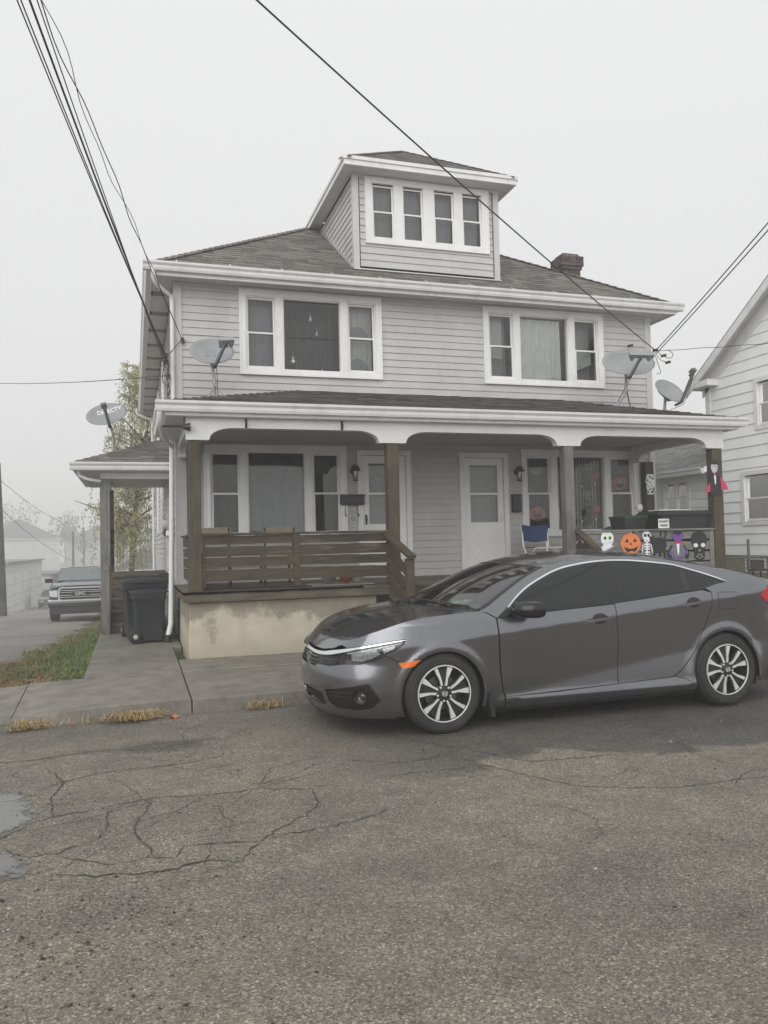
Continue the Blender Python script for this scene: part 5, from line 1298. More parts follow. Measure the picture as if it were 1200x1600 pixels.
bb = MB(); bb.tube([(8.03, 11.3, 1.97), (8.03, 11.3, 1.3), (8.03, 11.3, DK)], 0.012, 6); bb.build('stake', M_black, t)
t = thing('hammer', 'dark wedge-shaped tool lying on the right top rail', 'tool', (6.55, PF, 1.645)); bb = MB(); bb.prism([(0, 0), (0.16, 0), (0.15, 0.045), (0.12, 0.05)], (6.42, PF-0.03, 1.647), (1,0,0), (0,0,1), (0, 0.03, 0)); bb.build('head', M_black, t)

# ---------------------------------------------------------------- flat cut-out decorations tied to the right railing
M_cw = mat('card_white', (0.78, 0.8, 0.82), 0.5, 0.03); M_co = mat('card_orange', (0.72, 0.22, 0.06), 0.5, 0.05); M_cb = mat('card_black', (0.018, 0.017, 0.02), 0.5); M_cp = mat('card_purple', (0.17, 0.07, 0.33), 0.5, 0.05); M_cg = mat('card_grey', (0.16, 0.16, 0.19), 0.5, 0.1); M_cr = mat('card_red', (0.55, 0.04, 0.09), 0.5); M_cgr = mat('card_green', (0.4, 0.6, 0.15), 0.5)
def ell(cx, cz, rx, rz, n=22, a0=0, a1=2*pi): return [(cx+rx*cos(a0+(a1-a0)*k/n), cz+rz*sin(a0+(a1-a0)*k/n)) for k in range(n if a1-a0 > 6.2 else n+1)]
def cut(name, label, x, z, y, layers, group='halloween cut-outs on the right railing', cat='decoration'):
    """layers: (part name, material, outline, depth order)"""
    t = thing(name, label, cat, (x, y, z), 0, group)
    for (pn, m_, pts, k) in layers:
        P = [Vector(p) for p in pts]; V, E_, F_, *_ = delaunay_2d_cdt(P, [], [list(range(len(P)))], 1, 1e-6)
        d0 = -0.004-0.0025*k; bb = MB(); n = len(V)
        bb.v = [(x+v.x, y+d0, z+v.y) for v in V]+[(x+v.x, y+d0+0.004, z+v.y) for v in V]
        bb.f = [tuple(f) for f in F_]+[tuple(n+i for i in f[::-1]) for f in F_]
        # rim
        cnt = {}
        for f in F_:
            for i in range(len(f)): e = (f[i], f[(i+1) % len(f)]); cnt[e] = 1
        for (a, c) in cnt:
            if (c, a) not in cnt: bb.f.append((a, n+a, n+c, c))
        bb.build(pn, m_, t)
    return t
YC = PF-0.035
tri = lambda cx, cz, s: [(cx-s, cz-s*.8), (cx+s, cz-s*.8), (cx, cz+s)]
# a white ghost wrapped in bands
cut('ghost_cutout', 'white ghost cut-out with green-ringed eyes on the right railing', 6.49, 1.30, YC, [
 ('figure', M_cw, ell(0, 0.22, 0.105, 0.12), 0), ('robe', M_cw, [(-.125, -.12), (.125, -.12), (.12, .06), (.08, .12), (0, .14), (-.08, .12), (-.12, .06)], 1),
 ('eye', M_cgr, ell(-.04, .23, .028, .028, 14), 2), ('eye', M_cgr, ell(.04, .23, .028, .028, 14), 2), ('pupil', M_cb, ell(-.038, .23, .017, .02, 12), 3), ('pupil', M_cb, ell(.042, .23, .017, .02, 12), 3),
 ('band', mat('card_line', (0.5, 0.52, 0.55), 0.6), [(-.1, .15), (.1, .17), (.1, .178), (-.1, .158)], 2), ('band', mat('card_line', (0.5, 0.52, 0.55), 0.6), [(-.12, .03), (.12, .0), (.12, .008), (-.12, .038)], 2), ('band', MATS['card_line'], [(-.12, -.06), (.12, -.03), (.12, -.022), (-.12, -.052)], 2)])
pk = []
for a in [2*pi*k/48 for k in range(48)]: pk.append((0.172*cos(a)*(1-0.04*abs(sin(3*a))), 0.15*sin(a)-0.012*exp(-((a-pi/2)/.25)**2)))
cut('jack_o_lantern_cutout', 'orange grinning jack-o-lantern cut-out on the right railing', 6.88, 1.44, YC, [
 ('pumpkin', M_co, pk, 0), ('stalk', M_co, [(-.028, .12), (.028, .12), (.022, .19), (-.012, .19)], 1),
 ('eye', M_cb, tri(-.065, .045, .03), 2), ('eye', M_cb, tri(.07, .05, .03), 2), ('nose', M_cb, tri(0, 0.0, .018), 2),
 ('mouth', M_cb, [(-.125, -.03), (-.09, -.06), (-.06, -.055), (-.05, -.075), (-.03, -.07), (0, -.075), (.03, -.07), (.05, -.075), (.06, -.055), (.09, -.06), (.125, -.03), (.09, -.1), (.05, -.12), (.03, -.105), (-.02, -.105), (-.04, -.125), (-.09, -.1)], 2)])
cut('skeleton_cutout', 'white skeleton cut-out with a round skull on the right railing', 7.155, 1.24, YC, [
 ('skull', M_cw, ell(0, .31, .072, .07), 0), ('jaw', M_cw, [(-.045, .22), (.045, .22), (.05, .27), (-.05, .27)], 1), ('eye', M_cb, ell(-.03, .315, .022, .026, 14), 2), ('eye', M_cb, ell(.03, .315, .022, .026, 14), 2), ('mouth', M_cb, [(-.03, .245), (0, .236), (.03, .245), (.03, .25), (0, .243), (-.03, .25)], 2),
 ('spine', M_cw, [(-.012, .0), (.012, .0), (.012, .22), (-.012, .22)], 0)]+[('rib', M_cw, [(-w_, zz), (w_, zz), (w_*.9, zz+.02), (-w_*.9, zz+.02)], 1) for w_, zz in ((.055, .175), (.055, .14), (.045, .105), (.05, .06))]+
 [('arm_bone', M_cw, [(s*.06, .18), (s*.075, .18), (s*.095, .06), (s*.08, .06)], 1) for s in (-1, 1)]+[('leg_bone', M_cw, [(s*.02, .04), (s*.038, .04), (s*.05, -.1), (s*.03, -.1)], 1) for s in (-1, 1)])
cut('cat_cutout', 'black cat cut-out with a curled tail, right of the skeleton on the railing', 7.37, 1.25, YC, [
 ('body', M_cb, [(-.1, .1), (-.14, .2), (-.08, .26), (.02, .27), (.1, .24), (.125, .15), (.1, .08), (.11, -.05), (.075, -.05), (.06, .05), (.03, .05), (.025, -.05), (-.01, -.05), (-.015, .04), (-.07, .04), (-.08, -.02), (-.115, -.02)], 0),
 ('head', M_cb, [(-.16, .2), (-.175, .25), (-.17, .3), (-.145, .28), (-.12, .285), (-.095, .3), (-.09, .25), (-.1, .2)], 1),
 ('tail', M_cb, [(.09, .22)]+[(.07+.06*cos(a), .325+.055*sin(a)) for a in [-.9+5*k/14 for k in range(15)]]+[(.07+.035*cos(a), .325+.03*sin(a)) for a in [4.1-4.6*k/14 for k in range(15)]]+[(.06, .22)], 2)])
cut('vampire_cutout', 'purple-faced vampire cut-out with a red bow tie on the right railing', 7.69, 1.20, YC, [
 ('cape', M_cb, [(-.16, 0), (-.2, .08), (-.12, .2), (.12, .2), (.2, .06), (.17, -.01), (.08, .04), (-.08, .04)], 0), ('coat', M_cg, [(-.11, .02), (.11, .02), (.13, .12), (.06, .24), (-.06, .24), (-.13, .12)], 1), ('shirt', M_cw, [(-.012, .08), (.0, .05), (.012, .08), (.025, .22), (-.025, .22)], 2),
 ('head', M_cp, ell(0, .33, .082, .085), 2), ('ear', M_cp, tri(-.09, .34, .025), 1), ('ear', M_cp, tri(.09, .34, .025), 1), ('hair', M_cb, [(-.088, .36), (-.06, .375), (-.03, .36), (0, .345), (.03, .36), (.06, .375), (.088, .36), (.06, .425), (0, .44), (-.06, .425)], 3),
 ('bow_tie', M_cr, [(-.05, .255), (0, .238), (.05, .255), (.05, .21), (0, .23), (-.05, .21)], 3), ('mouth', M_cr, [(-.03, .29), (.03, .29), (0, .275)], 3), ('eye', M_cb, ell(-.03, .335, .009, .012, 8), 3), ('eye', M_cb, ell(.03, .335, .009, .012, 8), 3),
 ('hand', M_cp, ell(-.13, .09, .03, .035, 12), 2), ('hand', M_cp, ell(.14, .09, .03, .035, 12), 2), ('leg', M_cp, [(-.05, -.03), (-.01, -.03), (-.01, .03), (-.05, .03)], 0), ('leg', M_cp, [(.01, -.03), (.05, -.03), (.05, .03), (.01, .03)], 0)])
sk = ell(0, .23, .145, .125, 26, -.5, pi+.5)+[(-.1, .1), (-.09, -.04), (-.05, -.09), (.05, -.09), (.09, -.04), (.1, .1)]
cut('skull_cutout', 'large black skull cut-out at the right end of the railing', 8.07, 1.25, YC, [
 ('skull', M_cb, sk, 0), ('eye', M_white, ell(-.065, .14, .04, .032, 14), 1), ('eye', M_white, ell(.065, .14, .04, .032, 14), 1), ('nose', mat('card_mid', (0.3, 0.3, 0.3), 0.6), [(-.022, .05), (.022, .05), (0, .09)], 1)]+[('tooth', MATS['card_mid'], ell(dx, dz, .015, .012, 8), 1) for dx, dz in ((-.045, -.03), (0, -.05), (.045, -.03), (-.025, .0), (.025, .0))])
cut('cat_cutout', 'dark bat-eared cat cut-out with pale spots by the stair handrail', 6.19, 1.30, YC, [
 ('body', M_cb, [(-.1, -.05), (-.08, .08), (-.11, .12), (-.07, .2), (-.04, .16), (.03, .14), (.05, .2), (.09, .13), (.07, .05), (.15, -.03), (.12, -.07), (0, -.06)], 0), ('head', M_cb, [(-.09, .17), (-.1, .27), (-.06, .235), (-.03, .24), (.0, .27), (.0, .17), (-.04, .14)], 1),
 ('spot', M_cg, ell(-.12, .1, .016, .016, 8), 1), ('spot', M_cg, ell(.1, .19, .016, .016, 8), 1), ('spot', M_cg, ell(.17, .03, .016, .016, 8), 1), ('spot', M_cw, ell(.0, .06, .01, .01, 8), 2), ('spot', M_cw, ell(.17, -.06, .012, .012, 8), 1)])
# coffin card on the rear post, caped figure on the front post
cf = [(-.06, 0), (.06, 0), (.095, .24), (.06, .36), (-.06, .36), (-.095, .24)]
t = cut('coffin_cutout', 'white coffin-shaped card with black skull prints on the rear right post', 8.72, 2.28, YW-0.175, [('card', M_cw, cf, 0)]+[('print', M_cb, p, 1) for p in (
 ell(-.055, .25, .018, .022, 8), ell(.06, .1, .014, .03, 8), ell(.05, .28, .02, .02, 8), ell(0, .31, .03, .015, 8), [(-.02, .2), (.02, .2), (.02, .205), (.006, .21), (.006, .235), (-.006, .235), (-.006, .21), (-.02, .205)], ell(-.03, .14, .012, .012, 8), ell(.03, .15, .012, .01, 8), [(-.03, .1), (.03, .11), (.02, .085), (-.02, .08)], [(.0, .02), (.055, .03), (.065, .09), (.02, .06)], [(-.055, .02), (-.03, .03), (-.05, .09), (-.062, .08)], [(-.085, .2), (-.07, .2), (-.065, .15), (-.08, .16)])], 'halloween cards on the porch posts')
cut('vampire_cutout', 'caped vampire card with a pale face hanging on the front right post', 8.37, 2.13, PF-0.072, [
 ('cape', M_cr, [(-.16, .1), (-.1, .2), (-.05, .33), (.08, .33), (.14, .24), (.2, .18), (.24, .09), (.16, .085), (.06, .08), (-.1, .06), (-.17, .04)], 0), ('coat', M_cb, [(-.08, 0), (.1, 0), (.11, .1), (.09, .33), (-.06, .35), (-.1, .2)], 1), ('shirt', M_cw, [(-.005, .17), (.01, .17), (.015, .3), (-.02, .3)], 2),
 ('head', mat('card_pale', (0.5, 0.48, 0.56), 0.5), [(-.07, .42), (-.05, .36), (-.01, .335), (.03, .36), (.055, .42), (.05, .48), (-.06, .48)], 2), ('hair', M_cb, [(-.08, .46), (-.03, .475), (-.01, .455), (.01, .475), (.06, .46), (.05, .52), (-.01, .54), (-.07, .52)], 3), ('eye', M_cb, ell(-.03, .435, .008, .01, 8), 3), ('eye', M_cb, ell(.018, .435, .008, .01, 8), 3), ('bow_tie', M_cr, [(-.03, .325), (.02, .325), (.02, .305), (-.03, .305)], 3)], 'halloween cards on the porch posts')

# electric meter, small wall boxes on the left wall
t = thing('electric_meter', 'round glass electric meter on a grey box on the left wall', 'meter', (HX0-0.06, 12.9, 1.9))
bb = MB(); bb.bbox(HX0-0.12, HX0-0.02, 12.75, 13.0, 1.7, 2.02, 0.01); bb.build('box', mat('meter_grey', (0.3, 0.3, 0.3), 0.5), t)
bb = MB(); bb.lathe([(0.085, 0), (0.085, 0.05), (0.06, 0.075), (0.001, 0.08)], (0,0,0), 'x', 18); bb.v = [(HX0-0.12-x, 12.87+y, 1.9+z) for x, y, z in bb.v]; bb.build('dial', mat('meter_glass', (0.4, 0.4, 0.4), 0.15), t, smooth=True)
bb = MB(); bb.bbox(HX0-0.14, HX0-0.02, 12.68, 12.8, 1.72, 1.8, 0.01); tag(bb.build('junction_box', M_white), 'white pipe clamp box beside the downspout on the left wall', 'box')
t = thing('wall_lamp', 'slim dark lamp beside the side door on the left wall', 'wall lamp', (HX0-0.06, 14.4, 1.9)); bb = MB(); bb.bbox(HX0-0.12, HX0-0.02, 14.35, 14.5, 1.75, 2.05, 0.01); bb.build('body', M_black, t)

# ---------------------------------------------------------------- satellite dishes
M_dish = mat('dish_grey', (0.27, 0.278, 0.285), 0.45, 0.06, 3, dirt=(0.24, 0.24, 0.23), dirt_amt=0.4); M_dishb = mat('dish_bracket', (0.16, 0.16, 0.165), 0.5, 0.15, 10, metal=0.3); M_lnb = mat('dish_feed', (0.1, 0.1, 0.1), 0.5); M_galv = mat('galvanised', (0.33, 0.34, 0.34), 0.5, 0.1, 12, metal=0.5)
def dish(label, c, face, w, h, foot, arm_len=0.5, tilt_roll=0.0, mast=None, legs=(), group='satellite dishes on the roofs', feed=(0.12, 0.05), text=None, arm_side=0):
    """elliptical reflector centred at c looking along face; foot = roof point of the mast"""
    c = Vector(c); f = Vector(face).normalized(); foot = Vector(foot)
    t = thing('satellite_dish', label, 'satellite dish', foot, 0, group)
    rx = Vector((0,0,1)).cross(f).normalized(); uz = f.cross(rx)                      # rx points right seen from behind
    rx2 = rx*cos(tilt_roll)+uz*sin(tilt_roll); uz2 = -rx*sin(tilt_roll)+uz*cos(tilt_roll)
    bb = MB(); n = 40; rings = 7; dep = 0.11*max(w, h); hand = 1 if rx.cross(uz).dot(f) > 0 else -1
    for side in (0, 1):
        for j in range(rings+1):
            q = j/rings
            for k in range(n):
                a = 2*pi*k/n; P = c+rx2*(w/2*q*cos(a))+uz2*(h/2*q*sin(a))+f*(dep*q*q-side*0.012)
                bb.v.append(tuple(P))
    for side in (0, 1):
        o_ = side*(rings+1)*n
        for j in range(rings):
            for k in range(n): bb.f.append(tuple(o_+i for i in ((j*n+k), (j*n+(k+1) % n), ((j+1)*n+(k+1) % n), ((j+1)*n+k))))
    for k in range(n): a, b_ = rings*n+k, rings*n+(k+1) % n; m_ = (rings+1)*n; bb.f.append((a, b_, b_+m_, a+m_))
    bb.build('reflector', M_dish, t, smooth='all')
    # mast and back bracket
    back = c-f*0.05-uz2*0.02
    bb = MB(); bb.obox(c-f*0.035, rx2*0.09, uz2*0.12, f*0.02); bb.build('bracket', M_dishb, t)
    pts = [foot]+[Vector(p) for p in (mast or [])]+[back-f*0.03]
    bb = MB(); bb.tube(pts, 0.024, 10); bb.build('mast', M_galv, t, smooth=True)
    bb = MB(); bb.obox(foot+Vector((0,0,0.01)), (0.09,0,0), (0,0.07,0), (0,0,0.008)); bb.build('foot_plate', M_galv, t)
    for (p, q) in legs: bb = MB(); bb.tube([p, q], 0.013, 6); bb.build('strut', M_galv, t, smooth=True)
    # feed arm from the lower rim forward
    low = c-uz2*(h/2)*0.96+f*dep*0.9; end = c+f*arm_len-uz2*(h*0.18)+rx2*arm_side
    bb = MB(); bb.bar(back-uz2*(h*0.4), low-uz2*0.02, 0.045, 0.03); bb.bar(low-uz2*0.02, end, 0.045, 0.03); bb.build('feed_arm', M_dishb, t)
    fb = MB(); fb.obox(end+uz2*0.02, rx2*feed[0]/2*1.3, uz2*feed[1]/2, f*0.04); 
    for sgn in ((-1, 0, 1) if feed[0] > 0.1 else (0,)): fb.tube([end+rx2*sgn*feed[0]*0.45, end+rx2*sgn*feed[0]*0.45-f*0.09], [0.026, 0.032], 10)
    fb.build('feed_head', M_lnb if feed[0] <= 0.1 else M_dish, t)
    # cable loop
    cb = MB(); cb.tube([end-f*0.02-uz2*0.02, (end+low)/2-uz2*0.06, low-uz2*0.07, foot+Vector((0.05, 0, 0.12)), foot+Vector((0.1, 0.05, 0.02))], 0.005, 5); cb.build('cable', M_black, t, smooth=True)
    if text:
        for (body, size, dx, dz, m_) in text:
            text_mesh(body, size, m_, t, c+rx2*dx*hand+uz2*dz+f*0.004, rx2*hand, uz2, depth=0.001, warp=lambda px_, py_: dep*(((dx+px_)/(w/2))**2+((dz+py_)/(h/2))**2), bold=0.002)
    return t
pr_z = lambda x, y: RZ + (TZ-RZ)*min((y-RY)/(YT-RY), (x-RX0)/(TXL-RX0), (RX1-x)/(RX1-TXR))   # porch roof height
M_logo = mat('dish_print', (0.28, 0.29, 0.31), 0.5); M_logow = mat('dish_print_white', (0.8, 0.8, 0.8), 0.5)
dish('grey dish with a faint printed logo on the porch roof by the upper left window', (1.08, 11.33, 4.26), (0.02, -0.85, 0.52), 0.62, 0.48, (1.12, 11.38, pr_z(1.12, 11.38)), 0.32, 0.14,
     mast=[(1.12, 11.38, 3.9)], legs=[((0.93, 11.1, pr_z(.93, 11.1)), (1.14, 11.38, 3.86)), ((1.32, 11.2, pr_z(1.32, 11.2)), (1.1, 11.38, 3.86))], feed=(0.16, 0.07), text=[('dish', 0.12, 0.0, 0.05, M_logo), ('NETWORK', 0.045, 0.0, -0.035, M_logo)], arm_side=0.16)
dish('wide dish on a bent mast on the porch roof by the right house corner', (7.72, 11.05, 4.33), (-0.25, -0.86, 0.45), 0.86, 0.5, (7.45, 11.0, pr_z(7.45, 11.0)), 0.36, -0.05,
     mast=[(7.72, 11.12, 3.9), (7.74, 11.12, 4.05)], legs=[((7.95, 11.3, pr_z(7.95, 11.3)), (7.74, 11.12, 3.98)), ((7.72, 11.4, pr_z(7.72, 11.4)), (7.73, 11.12, 3.95))], feed=(0.3, 0.07), arm_side=0.12)
dish('small round dish with a long side arm at the right end of the porch roof', (8.33, 10.85, 3.86), (0.158, -0.64, 0.5), 0.62, 0.52, (8.3, 10.9, pr_z(8.3, 10.9)), 0.55, 0.25,
     mast=[(8.3, 10.9, 3.62)], feed=(0.08, 0.06))
sr_z = lambda x: ez+(pz-ez)*(x-SX)/W_
dish('tilted oval dish with white letters on the roof of the side porch', (-0.40, 14.0, 3.76), (-0.15, -0.80, 0.52), 0.66, 0.46, (-0.31, 14.05, sr_z(-0.31)), 0.34, 0.30,
     mast=[(-0.31, 14.05, 3.5)], legs=[((0.1, 14.1, sr_z(0.1)), (-0.3, 14.05, 3.5))], feed=(0.07, 0.05), text=[('DIRECTV', 0.10, 0.06, 0.09, M_logow)])
# ================================================================== GREY SEDAN: body surface functions
CARX, CARY, CARZ = 2.35, 6.815, 0.0
def catmull(pts, n=12):
    out_ = []
    P_ = [pts[0]]+list(pts)+[pts[-1]]
    for i in range(1, len(P_)-2):
        p0, p1, p2, p3 = P_[i-1], P_[i], P_[i+1], P_[i+2]
        for k in range(n):
            t = k/n; t2, t3 = t*t, t*t*t
            out_.append(tuple(0.5*(2*b_+(c_-a)*t+(2*a-5*b_+4*c_-d)*t2+(-a+3*b_-3*c_+d)*t3) for a, b_, c_, d in zip(p0, p1, p2, p3)))
    out_.append(tuple(pts[-1])); return out_
PLAN = catmull([(-.947, 0), (-.936, .2), (-.894, .407), (-.825, .575), (-.724, .70), (-.58, .798), (-.393, .862), (0, .893), (.5, .9), (1.5, .9), (2.5, .9), (3.0, .885), (3.3, .85), (3.5, .765), (3.6, .63), (3.645, .4), (3.66, 0)])
ARC = [0.0]
for i in range(1, len(PLAN)): ARC.append(ARC[-1]+math.hypot(PLAN[i][0]-PLAN[i-1][0], PLAN[i][1]-PLAN[i-1][1]))
_k = min(range(len(PLAN)), key=lambda i: abs(PLAN[i][0]-0.5))
_off = PLAN[_k][0]-ARC[_k]
ARC = [a+_off for a in ARC]
P0, U1 = ARC[0], ARC[-1]
U0 = -1.573                                                          # outline coordinate of the nose centre
import bisect
def plan(u):
    u = min(max(u, P0), U1)
    i = min(max(bisect.bisect_right(ARC, u)-1, 0), len(ARC)-2)
    t = (u-ARC[i])/(ARC[i+1]-ARC[i]); a, b_ = PLAN[i], PLAN[i+1]
    i0, i1 = max(i-1, 0), min(i+2, len(ARC)-1)
    x, y = a[0]+(b_[0]-a[0])*t, a[1]+(b_[1]-a[1])*t
    # smooth tangent
    ta = (PLAN[i+1][0]-PLAN[i0][0], PLAN[i+1][1]-PLAN[i0][1]); tb = (PLAN[i1][0]-PLAN[i][0], PLAN[i1][1]-PLAN[i][1])
    la, lb = math.hypot(*ta), math.hypot(*tb)
    tx, ty = ta[0]/la*(1-t)+tb[0]/lb*t, ta[1]/la*(1-t)+tb[1]/lb*t; l = math.hypot(tx, ty)
    if u <= P0+1e-6: tx, ty, l = 0, 1, 1
    if u >= U1-1e-6: tx, ty, l = 0, -1, 1
    return x, y, -ty/l, tx/l                                        # point and outward normal
def u_of_x(x):
    """side position for a given length coordinate (near side, outer surface)"""
    lo, hi = P0, U1
    for _ in range(40):
        m_ = (lo+hi)/2
        if plan(m_)[0] < x: lo = m_
        else: hi = m_
    return (lo+hi)/2
def lin(tab, x):
    if x <= tab[0][0]: return tab[0][1]
    for (a, b_), (c, d) in zip(tab[:-1], tab[1:]):
        if x <= c: return b_+(d-b_)*(x-a)/(c-a)
    return tab[-1][1]
def ss(a, b_, x):
    t = max(0.0, min(1.0, (x-a)/(b_-a))); return t*t*(3-2*t)
def sp(t, w=0.012): return 0.5*(t+math.sqrt(t*t+w*w))
NOSE = catmull([(.10, .11), (.16, .065), (.2, .045), (.26, .02), (.34, .0), (.44, .0), (.52, .01), (.60, .026), (.66, .045), (.70, .07), (.74, .115), (.80, .2), (.9, .4)], 6)
TAIL = catmull([(.1, .13), (.2, .07), (.35, .02), (.55, .0), (.72, .012), (.82, .035), (.95, .05), (1.05, .055), (1.1, .08), (1.15, .14)], 6)
BELT = [(-.4, .86), (.3, .905), (.576, .919), (.895, .937), (1.616, .975), (2.331, 1.028), (2.52, 1.05), (2.9, 1.10), (3.3, 1.12)]
WF, WR, WRAD = (0.0, .305), (2.74, .312), .323
GU_ = [(U0, P0), (-1.40, -1.466), (-1.2, -1.258), (-1.0, -1.04), (-.8, -.812), (-.6, -.602), (-.4, -.4)]
def inset(u, z):
    x = u
    zc1 = .77+.088*(x-.48); zc2 = .28+.150*max(0, x-.64)-.10*max(0, x-2.2); zb = lin(BELT, x)
    d = .006+.21*sp(min(z, zb)-zc1)+.085*sp(zc1-z)
    d -= .17*sp(min(zc2, 9)-max(z, .24))*ss(.5, 1.0, x)
    if z > zb: h = z-zb; d += .50*h+.42*h*h
    d += .6*sp(.195-z, .02); d -= .014*math.exp(-((z-.215)/.035)**2)*ss(.4, .6, x)*(1-ss(2.3, 2.45, x))
    for (wx, wz), r_ in ((WF, .352), (WR, .36)):
        rr = math.hypot(x-wx, z-wz)
        if z > .1: d -= .016*math.exp(-((rr-r_-.02)/.045)**2)
    k_ = ss(.55, .68, z); wn = ss(-.30-.25*k_, -.75-.35*k_, u); wt = ss(3.05, 3.5, u)
    if wn > 0: d = d*(1-wn)+wn*lin(NOSE, z)
    if wt > 0: d = d*(1-wt)+wt*lin(TAIL, z)
    return d
def side(u, z, off=0.0):
    """point of the left (near) side: car coordinates, y negative"""
    x, y, nx_, ny_ = plan(lin(GU_, u) if u < -.4 else u); d = inset(u, z)-off
    return (x-nx_*d, -max(0.0, y-ny_*d), z)
# ------------------------------------------------------------------ building the sedan from its surface
# metallic grey paint
m, N, L, b, o = nmat('grey_car_paint')
fl_n = N.new('ShaderNodeTexVoronoi'); fl_n.inputs['Scale'].default_value = 900
g = N.new('ShaderNodeNewGeometry'); L.new(g.outputs['Position'], fl_n.inputs['Vector'])
r = ramp(N, L, fl_n.outputs['Color'], [(0.2, (0.175, 0.178, 0.194)), (0.8, (0.23, 0.233, 0.252))])
dn = noise(N, L, 3.0, 6, 0.7); rd = ramp(N, L, dn.outputs[0], [(0.55, 0.0), (0.8, 0.14)])
c = mixc(N, L, rd.outputs[0], r.outputs[0], (0.17, 0.165, 0.155))
L.new(c, b.inputs['Base Color']); b.inputs['Metallic'].default_value = 0.92
rr = ramp(N, L, dn.outputs[0], [(0.4, 0.17), (0.8, 0.25)]); L.new(rr.outputs[0], b.inputs['Roughness'])
b.inputs['Coat Weight'].default_value = 0.8; b.inputs['Coat Roughness'].default_value = 0.06
M_paint = m
M_plast = mat('car_black_plastic', (0.016, 0.016, 0.017), 0.45, 0.1, 10)
M_gloss = mat('car_gloss_black', (0.01, 0.01, 0.011), 0.12, 0.1, 10)
M_tint = mat('tinted_glass', (0.012, 0.014, 0.013), 0.03, 0.02, 3, spec=0.45)
M_chrome = mat('car_chrome', (0.78, 0.78, 0.79), 0.12, 0.02, 8, metal=1.0)
M_tyre = mat('tyre_rubber', (0.022, 0.022, 0.022), 0.75, 0.2, 14, dirt=(0.07, 0.065, 0.06), dirt_amt=0.5, dirt_scale=5)
M_mach = mat('machined_alloy', (0.82, 0.83, 0.84), 0.35, 0.03, 12, metal=0.55)
M_alloyd = mat('dark_alloy', (0.03, 0.03, 0.032), 0.35, 0.1, 10, metal=0.3)
M_amber = mat('amber_lens', (0.75, 0.17, 0.02), 0.18, 0.05, 20)
M_red = mat('red_lens', (0.5, 0.03, 0.035), 0.12, 0.05, 10)
M_wsh = glass('windscreen_glass', (0.72, 0.78, 0.76), 0.0, ior=2.1)
M_clear = glass('lamp_lens', (0.92, 0.93, 0.93), 0.02)
M_seat = mat('seat_cloth', (0.05, 0.05, 0.052), 0.9, 0.15, 20)
M_dash = mat('dashboard', (0.02, 0.02, 0.021), 0.6)

